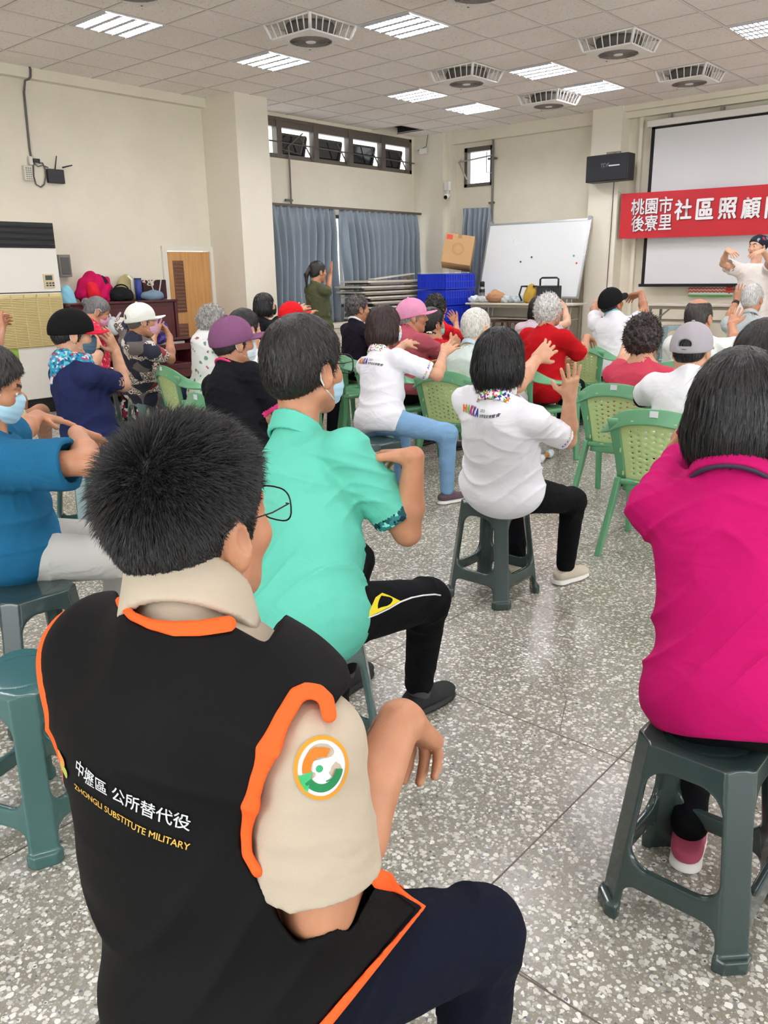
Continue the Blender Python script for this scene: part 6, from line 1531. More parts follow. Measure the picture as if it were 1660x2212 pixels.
# router, adapter box and cables on the left wall
def wy(x, y, dy=.03): return atY(x, y, YL-dy)
c0 = wy(120, 381); b = MB(); b.box(c0, (.20, .05, .15)); r = tag(b.build('router', mat('router_black', '#1c1d20', .4), bevel=.008), 'black wifi router with two antennas on the left wall', 'router')
for p0, p1 in (((119, 366), (122, 337)), ((135, 362), (156, 357))):
    b = MB(); b.tube([wy(*p0, .05), wy(*p1, .06)], [.009, .006], 8); b.build('antenna', mat('router_black', '#1c1d20'), r)
c0 = wy(60, 374); b = MB(); b.box(c0, (.095, .05, .155)); r = tag(b.build('switch_box', mat('plastic_ivory', '#d8d3c4', .5), bevel=.006), 'ivory plastic control box on the left wall beside the router', 'control box')
b = MB()
for i in range(3):
    for j in range(6): b.box(c0+np.array([-.025+.025*i, -.027, -.06+.022*j]), (.015, .006, .010))
b.build('buttons', mat('button_grey', '#8d8a80', .6), r)
c0 = wy(78, 347); b = MB(); b.box(c0, (.075, .04, .04)); tag(b.build('power_adapter', mat('router_black', '#1c1d20'), bevel=.004), 'small black power adapter above the ivory control box', 'adapter')
c0 = wy(66, 347); b = MB(); b.box(c0, (.04, .035, .09)); tag(b.build('outlet_box', mat('plastic_ivory', '#d8d3c4'), bevel=.004), 'small ivory outlet box at the end of the wall cable', 'outlet')
b = MB(); Pc = [atY(x, y, 9.29 if y < 175 else YL-.015) for x, y in ((64, 144), (66, 150), (66, 166), (62, 171), (54, 174), (52, 200), (58, 262), (64, 320), (68, 345))]; b.tube(Pc, .012, 8)
tag(b.build('cable', mat('cable_grey', '#5c5a58', .5), smooth=True), 'dark cable running down the left wall from the ceiling', 'cable')
b = MB(); b.tube([wy(x, y, .02) for x, y in ((72, 350), (73, 380), (78, 398), (88, 404), (96, 398), (99, 380), (98, 366), (92, 352), (84, 352))], .008, 8); b.tube([wy(x, y, .02) for x, y in ((74, 352), (82, 360), (92, 357), (104, 362))], .006, 6)
tag(b.build('cable', mat('cable_grey', '#5c5a58'), smooth=True), 'looped grey cable between the router and the control box', 'cable')

# upright piano with its bench
M_MAH, nt, bb = newmat('mahogany'); bb.inputs['Base Color'].default_value = lin('#4a1620'); bb.inputs['Roughness'].default_value = .22; bb.inputs['Coat Weight'].default_value = .4
PX0, PX1, PY0, PY1, PZ = 4.78, 6.18, 8.82, 9.36, 1.20
r = empty('piano', ((PX0+PX1)/2, (PY0+PY1)/2, 0), 0, 'dark red upright piano against the left wall, bags piled on top', 'piano'); o_ = np.array(r.location)
b = MB(); b.bx(*bl(PX0+.02, PX1-.02, PY0+.02, PY1, .10, PZ-.03)); b.build('case', M_MAH, r, bevel=.006)
b = MB(); b.bx(*bl(PX0-.02, PX1+.02, PY0-.02, PY1, PZ-.03, PZ)); b.build('lid', M_MAH, r, bevel=.006)
for x in (PX0, PX1):
    b = MB(); b.bx(*bl(x-.02, x+.02, PY0-.26, PY1, .0, .74)); b.bx(*bl(x-.02, x+.02, PY0, PY1, .7, PZ-.03)); b.build('side_panel', M_MAH, r, bevel=.006)
    b = MB(); b.bx(*bl(x-.035, x+.035, PY0-.27, PY0-.19, .08, .60)); b.bx(*bl(x-.04, x+.04, PY0-.29, PY0-.02, 0, .08)); b.build('leg', M_MAH, r, bevel=.006)
b = MB(); b.bx(*bl(PX0, PX1, PY0-.26, PY0+.02, .60, .68)); b.build('keybed', M_MAH, r, bevel=.006)
b = MB(); b.bx(*bl(PX0, PX1, PY0-.24, PY0+.02, .72, .75)); b.build('fallboard', M_MAH, r, bevel=.006)
b = MB(); b.bx(*bl(PX0+.06, PX1-.06, PY0-.2, PY0, .68, .705)); b.build('keys', mat('ivory_keys', '#d9d5c8', .3), r)
b = MB(); b.bx(*bl(PX0+.08, PX1-.08, PY0, PY0+.02, .80, 1.12)); b.build('front_panel', M_MAH, r, bevel=.004)
r = empty('piano_bench', (5.55, 8.22, 0), 0, 'dark red piano bench in front of the piano, right of the white cap', 'bench')
b = MB(); b.bx(-.26, .26, -.17, .17, .44, .50); b.build('seat', M_MAH, r, bevel=.006)
b = MB(); b.bx(-.24, .24, -.155, .155, .34, .44); b.build('apron', M_MAH, r)
for x in (-.23, .23):
    for y in (-.14, .14): b = MB(); b.bx(x-.022, x+.022, y-.022, y+.022, 0, .36); b.build('leg', M_MAH, r, bevel=.004)
# what lies on the piano
def heap(name, px, w_, h_, d_, m, label, cat, y=9.08, z0=PZ, amp=.012, fr=26, ph=0, extra=None, vox=.011):
    c0 = atY(px, 648, y); c0[2] = z0+h_*.46; F = SDF(); F.ell(c0, (w_/2, d_/2, h_*.54), None, .02); F.ell(c0+(0, 0, -h_*.22), (w_*.5, d_*.5, h_*.30), None, .05)
    if extra: extra(F, c0)
    F.warps.append(lambda x, y_, z: amp*(np.sin(fr*x+9*z+ph)*np.sin(fr*.8*z+5*x+ph)+.6*np.sin(fr*1.9*x-fr*1.3*z+2*ph)))
    F.cut((0, 0, z0+.001), (0, 0, -1), .01); V, Q = F.poly(vox); return tag(mesh(name, V, Q, m), label, cat)
cr = heap('jacket', 207, .44, .33, .30, cloth('magenta_jacket', '#b81450'), 'magenta and red jacket heaped on the piano top', 'jacket', ph=.3, amp=.018)
c0 = atY(203, 632, 8.95); F = SDF(); F.ell(c0, (.10, .06, .13), rotz(.3), .02); F.warps.append(lambda x, y, z: .012*np.sin(30*x+20*z)); V, Q = F.poly(.011); mesh('lining', V, Q, cloth('red_lining', '#d02433'), cr)
c0 = atY(232, 625, 9.0); F = SDF(); F.ell(c0, (.05, .06, .17), roty(-.35), .02); V, Q = F.poly(.011); mesh('dark_panel', V, Q, cloth('navy_panel', '#2a1f30'), cr)
hb = heap('handbag', 263, .30, .165, .18, cloth('black_bag', '#1a1a1c'), 'black handbag on the piano top beside the magenta jacket', 'bag', y=8.97, ph=1.2, amp=.006)
c0 = atY(262, 628, 8.95); b = MB(); b.tube([c0+np.array([.10*math.cos(a), 0, .07*math.sin(a)]) for a in np.linspace(.2, 2.9, 12)], .009, 8); b.build('handle', cloth('black_bag', '#1a1a1c'), hb, smooth=True)
hb = heap('tote_bag', 278, .30, .30, .16, cloth('khaki_bag', '#b0a677'), 'khaki tote bag with a white ribbon standing on the piano top', 'bag', y=9.2, ph=2.2, amp=.010)
c0 = atY(284, 610, 9.08); b = MB(); b.ribbon([c0+np.array([-.04, 0, .08]), c0+np.array([.0, -.02, .03]), c0+np.array([-.01, -.03, -.06]), c0+np.array([.0, -.02, -.14])], [(1, 0, 0)]*4, [(0, 1, 0)]*4, [.03, .03, .035, .03], .005); b.build('ribbon', mat('ribbon_white', '#e4e4dc', .5), hb)
c0 = atY(301, 643, 9.0); b = MB(); b.tube([c0*(1, 1, 0)+np.array([0, 0, PZ]), c0*(1, 1, 0)+np.array([0, 0, PZ+.24])], .042, 16); tb = tag(b.build('umbrella_tube', mat('blue_tube', '#27377e', .5), smooth=True), 'blue cylindrical umbrella case standing on the piano', 'umbrella case')
b = MB(); b.tube([c0*(1, 1, 0)+np.array([0, 0, PZ+.24]), c0*(1, 1, 0)+np.array([0, 0, PZ+.26])], .044, 16); b.build('cap', mat('blue_cap', '#1b2558', .5), tb)
c0 = atY(330, 645, 9.2); b = MB(); b.bx(c0[0]-.17, c0[0]+.17, 9.12, 9.3, PZ, PZ+.235); tg = tag(b.build('gift_bag', patterned('brown_bag', [(0, '#3a2528'), (.55, '#3a2528'), (.6, '#cfc3b0'), (.64, '#3a2528')], 5, 'noise'), bevel=.01), 'dark brown patterned bag at the right end of the piano top', 'bag')
b = MB(); b.tube([(c0[0]-.08+.16*t, 9.10, PZ+.235-.20*math.sin(math.pi*t)) for t in np.linspace(0, 1, 12)], .008, 6); b.build('handle', mat('cream_cord', '#d6cbb8', .7), tg, smooth=True)
heap('pouch', 330, .30, .115, .16, cloth('grey_blue_pouch', '#6f8494'), 'grey blue soft pouch in front of the patterned bag on the piano', 'bag', y=8.93, ph=.7, amp=.006)
# plastic bag and purple doll bag hanging in front of the keyboard
c0 = atY(246, 702, 8.50); F = SDF(); F.ell(c0, (.075, .05, .09), None, .02); F.ell(c0+(.01, 0, -.05), (.09, .06, .06), None, .03); F.warps.append(lambda x, y, z: .006*np.sin(70*x+30*z)); V, Q = F.poly(.009)
pb = tag(mesh('plastic_bag', V, Q, mat('plastic_white', '#dfe6e8', .25, .5, trans=.25)), 'white knotted plastic bag hanging at the piano keyboard', 'bag')
for q in (((232, 676), (240, 690)), ((260, 676), (252, 690))): b = MB(); b.tube([atY(*q[1], 8.5), atY((q[0][0]+q[1][0])/2+1, q[0][1]+4, 8.49), atY(*q[0], 8.5), atY(q[0][0]-2, q[0][1]+3, 8.51)], [.018, .012, .013, .012], 8); b.build('handle', mat('plastic_white', '#dfe6e8'), pb, smooth=True)
c0 = atY(343, 716, 8.56); F = SDF(); F.ell(c0, (.13, .07, .15), None, .02); F.ell(c0+(-.05, -.02, .10), (.09, .06, .07), None, .03); F.warps.append(lambda x, y, z: .008*np.sin(50*x+20*z)*np.sin(40*z)); V, Q = F.poly(.010)
tag(mesh('shopping_bag', V, Q, patterned('purple_bag', [(0, '#4a3a8c'), (.45, '#7a63b4'), (.7, '#6fae4a'), (.8, '#2f2a66')], 12)), 'purple printed shopping bag hanging in front of the piano', 'bag')

# curtains with pleats
M_CURT = mat('curtain_blue', '#8c97a0', .85, .2, bump=(300, .1), var=(3, .05))
def curtain(pts_top, pts_bot, y_axis, label, n=240, nz=26, folds=11, name='curtain', drift=None):
    V = []; F = []
    for j in range(nz+1):
        v = j/nz
        for i in range(n+1):
            u = i/n; t = np.array(pts_top[0])*(1-u)+np.array(pts_top[1])*u; q = np.array(pts_bot[0])*(1-u)+np.array(pts_bot[1])*u
            p_ = t*(1-v)+q*v; amp = .055*(.35+.65*min(1, v*5))*(1+.3*math.sin(9*u)); ph = 2*math.pi*folds*(u+.012*math.sin(7*v+5*u))
            s_ = math.sin(ph)+.35*math.sin(2*ph+1.2+2*v)+.22*math.sin(.5*ph+3*v)
            p_ = p_+np.asarray(y_axis)*amp*s_
            if v < .07: p_ = p_+np.asarray(y_axis)*.012*math.sin(4*ph)
            V.append(p_)
    for j in range(nz):
        for i in range(n): k = j*(n+1)+i; F.append((k, k+1, k+n+2, k+n+1))
    o = mesh(name, V, F, M_CURT); md = o.modifiers.new('t', 'SOLIDIFY'); md.thickness = .004
    return tag(o, label, 'curtain', 'blue curtains')
cy = 9.22
A = lambda x, y: atY(x, y, cy)
z1, z0 = 2.40, .74
curtain(((7.82, cy, 2.42), (9.47, cy, 2.42)), ((7.85, cy, z0), (9.50, cy, z0)), (0, 1, 0), 'left blue pleated curtain of the big window, behind the standing man')
curtain(((9.60, cy, 2.42), (11.48, cy, 2.42)), ((9.66, cy, z0), (11.58, cy, z0)), (0, 1, 0), 'right blue pleated curtain of the big window, above the stacked tables', folds=13)
b = MB(); b.bx(7.8, 11.6, cy-.02, cy+.03, 2.42, 2.455); tag(b.build('curtain_rail', mat('rail_brown', '#5c5348', .5)), 'dark rail holding the curtains of the big window', 'curtain rail')
c = atX(1000, 450, 11.82); e = atX(1062, 448, 11.82)
curtain(((11.82, c[1], c[2]), (11.82, e[1], e[2])), ((11.82, c[1]+.02, .9), (11.82, e[1]-.02, .9)), (1, 0, 0), 'narrow blue curtain in the front corner beside the whiteboard', n=90, folds=6)

# stacked folding tables
M_FT = mat('table_laminate', '#cfc8b8', .45, var=(3, .05)); M_FE = mat('table_edge', '#9c9584', .5); M_LEGM = mat('table_leg_grey', '#8e8b84', .4, metal=.5)
rngT = random.Random(4); z = .12
def ftable(w_, d_, th=.028):
    r = empty('folding_table')
    b = MB(); b.bx(-w_/2, w_/2, -d_/2, d_/2, 0, th); b.build('tabletop', M_FT, r, bevel=.004)
    b = MB(); b.bx(-w_/2+.08, w_/2-.08, -d_/2+.02, -d_/2+.05, -.026, 0); b.bx(-w_/2+.08, w_/2-.08, d_/2-.05, d_/2-.02, -.026, 0); b.build('apron', M_FE, r)
    for s in (-1, 1): b = MB(); b.tube([(s*(w_/2-.12), -d_/2+.06, -.014), (s*(w_/2-.75), -d_/2+.06, -.014), (s*(w_/2-.75), d_/2-.06, -.014), (s*(w_/2-.12), d_/2-.06, -.014)], .012, 6); b.build('folded_leg', M_LEGM, r)
    return r
ft = ftable(1.75, .58); ORD = ['lowest', 'second', 'third', 'fourth', 'fifth', 'sixth', 'seventh', 'eighth', 'ninth', 'tenth', 'eleventh', 'twelfth', 'thirteenth', 'fourteenth', 'fifteenth', 'sixteenth', 'seventeenth', 'eighteenth']
for k in range(18):
    o = ft if k == 0 else copy_tree(ft); zt = .034+k*.0765
    o.location = (10.22+rngT.uniform(-.12, .12), 8.72+rngT.uniform(-.05, .05), zt); o.rotation_euler = (0, 0, rngT.uniform(-.04, .04)+(math.pi if k % 2 else 0)); tag(o, f'{ORD[k]} table from the floor in the stack of folded tables by the curtain' if k < 17 else 'topmost folded table of the stack in front of the blue curtain', 'folding table', 'stacked folding tables')
b = MB(); P0 = np.array([9.55, 8.55, 1.385]); b.ribbon([P0, P0+(1.0, .02, .07)], [(0, 1, 0)]*2, [(0, 0, 1)]*2, [.12, .12], .02); tag(b.build('plank', M_FT), 'loose pale plank lying tilted on top of the folded tables', 'plank')
for (a0_, a1_, rr, lab) in (((877, 602), (889, 665), .035, 'left of the two tan paper rolls leaning beside the blue crates'), ((884, 600), (897, 660), .028, 'right of the two tan paper rolls leaning beside the blue crates')):
    P0, P1 = atX(*a0_, 10.55), atX(a1_[0], a1_[1]+90, 10.45); b = MB(); b.tube([P0, P1], rr, 16); rl = tag(b.build('paper_roll', mat('kraft_roll', '#c79a5e', .6), smooth=True), lab, 'paper roll', 'paper rolls')
    b = MB(); b.tube([P0+(0, 0, .002), P0+nrm(P0-P1)*.004], rr*.6, 12); b.build('core', mat('roll_core', '#6d5130', .8), rl)
a_ = atY(738, 702, 8.2); b = MB(); b.box((a_[0], 8.2, a_[2]), (.75, .35, .05)); b.box((a_[0], 8.2, a_[2]-.06), (.72, .33, .06)); b.box((a_[0], 8.2, (a_[2]-.09)/2), (.7, .31, max(.05, a_[2]-.09))); tag(b.build('box', M_FT, bevel=.004), 'low pale box with flat boards on it, behind the green armchairs', 'box')
a_ = atY(612, 668, 8.75); b = MB(); b.box((a_[0], 8.75, a_[2]/2), (.22, .22, a_[2])); bo = tag(b.build('cardboard_box', mat('cardboard_dark', '#7e6248', .7), bevel=.004), 'small brown cardboard box by the column, below the left curtain', 'box')
b = MB(); b.box((a_[0], 8.64, a_[2]*.5), (.05, .004, a_[2])); b.build('tape', mat('tape_tan', '#a48a62', .4), bo)

# blue crates
M_CRATE = mat('crate_blue', '#1733c0', .38, .5)
kx = atX(963, 590, 10.35); CX_, CY_ = kx[0]+.40, kx[1]+.28; ctop = kx[2]
def crate(h_):
    r = empty('plastic_crate'); w_, d_ = .80, .56
    b = MB(); t = .012
    b.bx(-w_/2+.02, w_/2-.02, -d_/2+.02, d_/2-.02, 0, .012); b.build('bottom', M_CRATE, r)
    for s in (-1, 1):
        b = MB(); b.bx(-w_/2+.012, w_/2-.012, s*(d_/2-.018)-t/2, s*(d_/2-.018)+t/2, 0, h_); y_ = s*(d_/2-.009)
        for k in range(13): x_ = -w_/2+.02+(w_-.04)*k/12; b.bx(x_-.004, x_+.004, y_-.009, y_+.009, .02, h_-.02)
        for z_ in (.015, h_*.5, h_-.012): b.bx(-w_/2, w_/2, y_-.009, y_+.009, z_-.007, z_+.007)
        b.build('long_side', M_CRATE, r)
        b = MB(); b.bx(s*(w_/2-.018)-t/2, s*(w_/2-.018)+t/2, -d_/2+.012, d_/2-.012, 0, h_); x0 = s*(w_/2-.009)
        for k in range(9): y2 = -d_/2+.02+(d_-.04)*k/8; b.bx(x0-.009, x0+.009, y2-.004, y2+.004, .02, h_-.02)
        for z_ in (.015, h_*.5, h_-.012): b.bx(x0-.009, x0+.009, -d_/2, d_/2, z_-.007, z_+.007)
        b.bx(x0-.004, x0+.010, -.09, .09, h_*.55, h_-.02); b.build('short_side', M_CRATE, r)
    return r
nC = 6; ch = ctop/nC; cp = crate(ch-.010)
for k in range(nC):
    o = cp if k == 0 else copy_tree(cp); o.location = (CX_+random.uniform(-.012, .012), CY_+random.uniform(-.01, .01), k*ch); tag(o, f'{["lowest", "second", "third", "fourth", "fifth", "topmost"][k]} blue plastic crate counted from the floor in the stack beside the tables', 'crate', 'blue plastic crates')
b = MB(); b.bx(CX_-.40, CX_+.25, CY_-.26, CY_+.26, ctop+.002, ctop+.008); tag(b.build('sheet', mat('paper_white', '#dfe3ea', .6)), 'white sheet lying on the topmost blue crate', 'sheet')
# carton leaning on the crates
M_CART = mat('cardboard', '#b08a5c', .7, var=(5, .06)); ca = rotz(math.radians(212)) @ rotx(math.radians(-9)) @ roty(math.radians(-16)) @ np.array([[-1, 0, 0], [0, -1, 0], [0, 0, 1.]])
cc = np.array([CX_+.20, CY_-.08, ctop+.30]); r = empty('carton', cc, 0, 'brown cardboard carton tilted on top of the blue crates', 'box')
b = MB(); b.box((0, 0, 0), (.34, .46, .46), ca); b.build('box_body', M_CART, r, bevel=.004)
b = MB(); b.box(ca @ np.array([0, 0, .231]), (.06, .455, .003), ca); b.box(ca @ np.array([-.172, 0, .20]), (.003, .06, .06), ca); b.build('tape', mat('tape_brown', '#8d6a42', .35), r)
b = MB(); b.box(ca @ np.array([-.172, .16, .17]), (.003, .09, .07), ca); b.build('label', mat('label_red', '#c0392b', .6), r)
Vc, Fc = disc(.085, .09, 40, 1.0); b = MB(); Rm = ca @ np.array([[0, 0, -1], [-1, 0, 0], [0, 1, 0]]); b.quadmesh([Rm @ np.array([v[0], v[1], .1725]) for v in Vc], Fc); Vc, Fc = disc(.065, .068, 40, 1.0); b.quadmesh([Rm @ np.array([v[0], v[1], .1725]) for v in Vc], Fc); b.build('print', mat('print_brown', '#7a5a35', .7), r)
lo_z = min(v for v in [0]); zs = [(ca @ np.array([sx*.17, sy*.23, sz*.23]))[2] for sx in (-1, 1) for sy in (-1, 1) for sz in (-1, 1)]; r.location = (cc[0], cc[1], ctop+.012-min(zs))

# whiteboard leaning on the wall, with the table in front of it
a0_, b0_ = np.array([11.55, 5.975, 2.194]), np.array([11.55, 7.745, 2.174]); dR, dL = np.array([11.206, 5.975, 1.066]), np.array([11.284, 7.745, 1.087])
ctr = (a0_+b0_+dR+dL)/4; ey = nrm((a0_+b0_-dR-dL)); ex = np.array([0, -1., 0]); ez = np.cross(ex, ey); Mw = np.stack([ex, ey, ez], 1); hw_, hh_ = .885, np.linalg.norm((a0_+b0_-dR-dL)/2)/2
r = empty('whiteboard', ctr, 0, 'large whiteboard leaning against the front wall with four round magnets', 'whiteboard')
b = MB(); b.box((0, 0, 0), (2*hw_, 2*hh_, .018), Mw); b.build('panel', mat('board_white', '#dfe3e2', .22, .5), r)
b = MB()
for s in (-1, 1): b.box(Mw @ np.array([s*hw_, 0, 0]), (.028, 2*hh_+.028, .03), Mw); b.box(Mw @ np.array([0, s*hh_, 0]), (2*hw_, .028, .03), Mw)
b.build('frame', mat('aluminium', '#b9bbba', .35, metal=.7), r)
for s in (-1, 1): b = MB(); b.box(Mw @ np.array([s*(hw_-.02), hh_+.02, .0]), (.05, .05, .05), Mw); b.build('corner_bracket', mat('bracket_grey', '#8d8f90', .4), r)
b = MB()
for s in (-.7, .7):
    p0 = Mw @ np.array([s, -hh_, -.02]); b.tube([Mw @ np.array([s, .5, -.02]), np.array([p0[0]+.05, p0[1], ST-ctr[2]])], .014, 8); b.tube([p0, np.array([p0[0]-.02, p0[1], ST-ctr[2]])], .014, 8)
b.build('stand', mat('aluminium', '#b9bbba'), r)
b = MB(); s0 = np.array([-.42, .30]); rs = random.Random(2); q = s0.copy(); pts = []
for k in range(14): pts.append(Mw @ np.array([q[0], q[1], .010])); q = q+np.array([rs.uniform(-.035, .045), rs.uniform(-.05, .035)])
b.tube(pts, .004, 5); b.build('scuff', mat('scuff_white', '#f6f8f7', .3), r)
for (x, y, c_) in ((1126, 566, '#2a2c44'), (1150, 556, '#2b4a74'), (1241, 553, '#2a8fa8'), (1247, 569, '#c8372f')):
    d = ray(x, y); t = ((ctr-CAM) @ ez)/(d @ ez); q = CAM+d*t-ctr; b = MB(); s_ = 1 if ez@(-d) > 0 else -1; b.tube([q, q+ez*s_*.018], .014, 12); tag(b.build('magnet', mat('magnet_'+c_, c_, .4), None), {'#2a2c44': 'dark round magnet, leftmost on the whiteboard', '#2b4a74': 'navy round magnet near the middle of the whiteboard', '#2a8fa8': 'turquoise round magnet on the right of the whiteboard', '#c8372f': 'red round magnet low on the right of the whiteboard'}[c_], 'magnet', 'whiteboard magnets').location = tuple(ctr)
def ftab(x0, x1, y0, y1, zt, z0, label):
    r = empty('folding_table', ((x0+x1)/2, (y0+y1)/2, z0), 0, label, 'folding table'); cx_, cy_ = (x0+x1)/2, (y0+y1)/2; h_ = zt-z0
    b = MB(); b.bx(x0-cx_, x1-cx_, y0-cy_, y1-cy_, h_-.025, h_); b.build('tabletop', M_FT, r, bevel=.004)
    b = MB(); b.bx(x0-cx_+.03, x0-cx_+.05, y0-cy_+.08, y1-cy_-.08, h_-.065, h_-.025); b.bx(x1-cx_-.05, x1-cx_-.03, y0-cy_+.08, y1-cy_-.08, h_-.065, h_-.025); b.build('apron', M_FE, r)
    b = MB(); b.bx(x0-cx_+.05, x1-cx_-.05, y0-cy_+.1, y1-cy_-.1, h_-.23, h_-.215); b.build('shelf', M_FE, r)
    for yy in (y0-cy_+.10, y1-cy_-.10):
        for xx in (x0-cx_+.05, x1-cx_-.05): b = MB(); b.bx(xx-.014, xx+.014, yy-.014, yy+.014, 0, h_-.025); b.build('leg', M_LEGM, r)
        b = MB(); s = 1 if yy < 0 else -1; b.tube([(x0-cx_+.05, yy, h_-.28), (x0-cx_+.05, yy+s*.28, h_-.05)], .011, 6); b.bx(x0-cx_+.05, x1-cx_-.05, yy-.01, yy+.01, .10, .125); b.build('brace', M_LEGM, r)
    return r
TZ = 1.01
ftab(10.62, 11.08, 5.72, 7.56, TZ, ST, 'long folding table below the whiteboard with a thermos, basket and bags')
ftab(10.95, 11.40, 2.9, 4.83, TZ, ST, 'folding table under the projector screen, behind the balding man')
def ontab(x, y, z=TZ): return atX(x, y, 10.85)*(1, 1, 0)+np.array([0, 0, z])
# things on the table
q = ontab(1042, 640); b = MB(); b.lathe([(.0, 0), (.042, 0), (.042, .22), (.036, .235)], q, 20); r = tag(b.build('thermos', mat('steel_brushed', '#a9a6a0', .3, metal=.8), smooth=True), 'steel thermos with a black cap at the left end of the table', 'thermos')
b = MB(); b.lathe([(.036, .235), (.038, .30), (.03, .315), (0, .318)], q, 20); b.build('cap', mat('cap_plastic_black', '#18181a', .4), r, smooth=True); b = MB(); b.lathe([(.0425, .02), (.0425, .035)], q, 20); b.lathe([(.0425, .15), (.0425, .2)], q, 20); b.build('band', mat('cap_plastic_black', '#18181a'), r)
q = ontab(1072, 640); b = MB(); b.lathe([(.0, 0), (.09, 0), (.15, .05), (.165, .10), (.155, .10), (.14, .055), (.08, .012)], q, 28); r = tag(b.build('basket', mat('basket_tan', '#a9795a', .7, bump=(60, .3)), smooth=True), 'round tan basket on the table, filled with brown cloth', 'basket')
F = SDF(); F.ell(q+(0, 0, .10), (.13, .13, .055), None, .02); F.ell(q+(.03, .04, .14), (.07, .07, .05), None, .03); F.warps.append(lambda x, y, z: .014*np.sin(40*x+30*y)*np.sin(35*y-20*z)); V, Q = F.poly(.009); mesh('cloth', V, Q, cloth('basket_cloth', '#b58a66'), r)
for k, (x, w_, cl, lab) in enumerate(((1026, .10, '#dfe6ea', 'white wrapped bundle at the left end of the table, beside the thermos'), (1040, .09, '#c9ccc6', 'pale wrapped bundle in front of the thermos'), (1056, .10, '#d5dde2', 'white wrapped bundle in front of the tan basket'), (1094, .10, '#c3cbc8', 'pale bundle with bags right of the tan basket'), (1110, .12, '#a9b4b8', 'grey plastic bundle in the middle of the table'), (1124, .10, '#b4bfc2', 'grey plastic bundle beside the yellow bag'))):
    q = ontab(x, 650); F = SDF(); F.ell(q+(0, 0, .05), (.07, w_, .055), None, .02); F.ell(q+(0, w_*.7, .04), (.05, .05, .04), None, .02); F.warps.append(lambda x, y, z, k=k: .010*np.sin(60*y+k)*np.sin(70*z+30*x+k)); F.cut(q+(0, 0, .001), (0, 0, -1)); V, Q = F.poly(.008); tag(mesh('bundle', V, Q, mat('bundle_'+cl, cl, .4)), lab, 'bundle', 'bundles on the table')
q = ontab(1148, 645); F = SDF(); F.ell(q+(0, 0, .10), (.09, .13, .13), None, .02); F.ell(q+(0, 0, .20), (.05, .09, .07), None, .04); F.warps.append(lambda x, y, z: .008*np.sin(45*y+20*z)); F.cut(q+(0, 0, .001), (0, 0, -1)); V, Q = F.poly(.009); r = tag(mesh('drawstring_bag', V, Q, cloth('mustard_bag', '#b4923f')), 'mustard yellow bag with dark straps on the table', 'bag')
for s in (-1, 1): b = MB(); b.tube([q+np.array([-.03, s*.05, .24]), q+np.array([-.05, s*.14, .24]), q+np.array([-.06, s*.17, .12]), q+np.array([-.05, s*.13, .03])], .014, 8); b.build('strap', cloth('dark_green_strap', '#24382f'), r, smooth=True)
q = ontab(1186, 640); r = empty('speaker', q, 0, 'black portable speaker with a carrying handle on the table', 'speaker'); b = MB(); b.bx(-.11, .11, -.15, .15, .0, .25); b.build('cabinet', mat('speaker_black', '#1d1e20', .5), r, bevel=.012)
b = MB(); b.bx(-.116, -.108, -.13, .13, .03, .22)
for k in range(12): b.bx(-.120, -.115, -.13+.0236*k-.004, -.13+.0236*k+.004, .03, .22)
b.build('grille', mat('speaker_grille', '#34363a', .5), r); b = MB(); b.tube([(0, -.15, .22), (0, -.15, .34), (0, -.12, .36), (0, .12, .36), (0, .15, .34), (0, .15, .22)], .014, 8); b.build('handle', mat('speaker_black', '#1d1e20'), r, smooth=True); b = MB(); b.bx(-.122, -.117, -.03, .05, .02, .11); b.build('sticker', mat('paper', '#e8e8e4'), r)
# plastic stool under the front table
q = atX(1457, 700, 10.6); st5 = stool(q[0], q[1], 30, M_STOOL3, 'pale blue grey plastic stool in front of the folding table by the screen'); st5.location[2] = ST
# wooden stools below the whiteboard table
for k, (x, lab) in enumerate(((1090, 'brown wooden stool below the left half of the whiteboard table'), (1125, 'brown wooden stool below the middle of the whiteboard table'))):
    q = atX(x, 740, 10.9); r = empty('wooden_stool', (q[0], q[1], ST), 0, lab, 'stool', 'wooden stools'); mw = mat('stool_wood', '#6e5646', .5)
    b = MB(); b.bx(-.15, .15, -.15, .15, .42, .45); b.build('seat', mw, r)
    for a in (-1, 1):
        for c in (-1, 1): b = MB(); b.ribbon([(a*.12, c*.12, .42), (a*.17, c*.17, 0)], [(1, 0, 0)]*2, [(0, 1, 0)]*2, [.03, .03], .03); b.build('leg', mw, r)
    b = MB(); b.bx(-.15, .15, -.155, -.135, .14, .17); b.bx(-.15, .15, .135, .155, .14, .17); b.build('rung', mw, r)

# projector screen and banner
M_SCR = mat('screen_white', '#dcdcdc', .7, .2); XS = 11.78
TLs, BLs = atX(1410, 275, XS), atX(1385, 617, XS); yl = (TLs[1]+BLs[1])/2; zt_, zb_ = TLs[2], BLs[2]; yr = yl-3.3
r = empty('projector_screen', (XS, (yl+yr)/2, zt_), 0, 'large pull-down projector screen with black borders on the front wall', 'projector screen'); cyy = (yl+yr)/2
b = MB(); b.bx(-.004, .0, yr-cyy, yl-cyy-.05, zb_-zt_+.02, 0); b.build('sheet', M_SCR, r)
b = MB(); b.bx(-.005, .001, yl-cyy-.05, yl-cyy, zb_-zt_, 0); b.bx(-.005, .001, yr-cyy-.05, yr-cyy, zb_-zt_, 0); b.bx(-.005, .001, yr-cyy, yl-cyy, -.03, 0); b.build('border', mat('screen_black', '#111112', .8), r)
b = MB(); b.bx(-.02, .02, yr-cyy-.06, yl-cyy+.03, zb_-zt_-.015, zb_-zt_+.025); b.build('bottom_bar', mat('screen_black', '#111112'), r)
b = MB(); b.bx(-.05, .05, yr-cyy-.1, yl-cyy+.06, .0, .085); b.build('casing', mat('casing_white', '#dedad2', .4), r, bevel=.01)
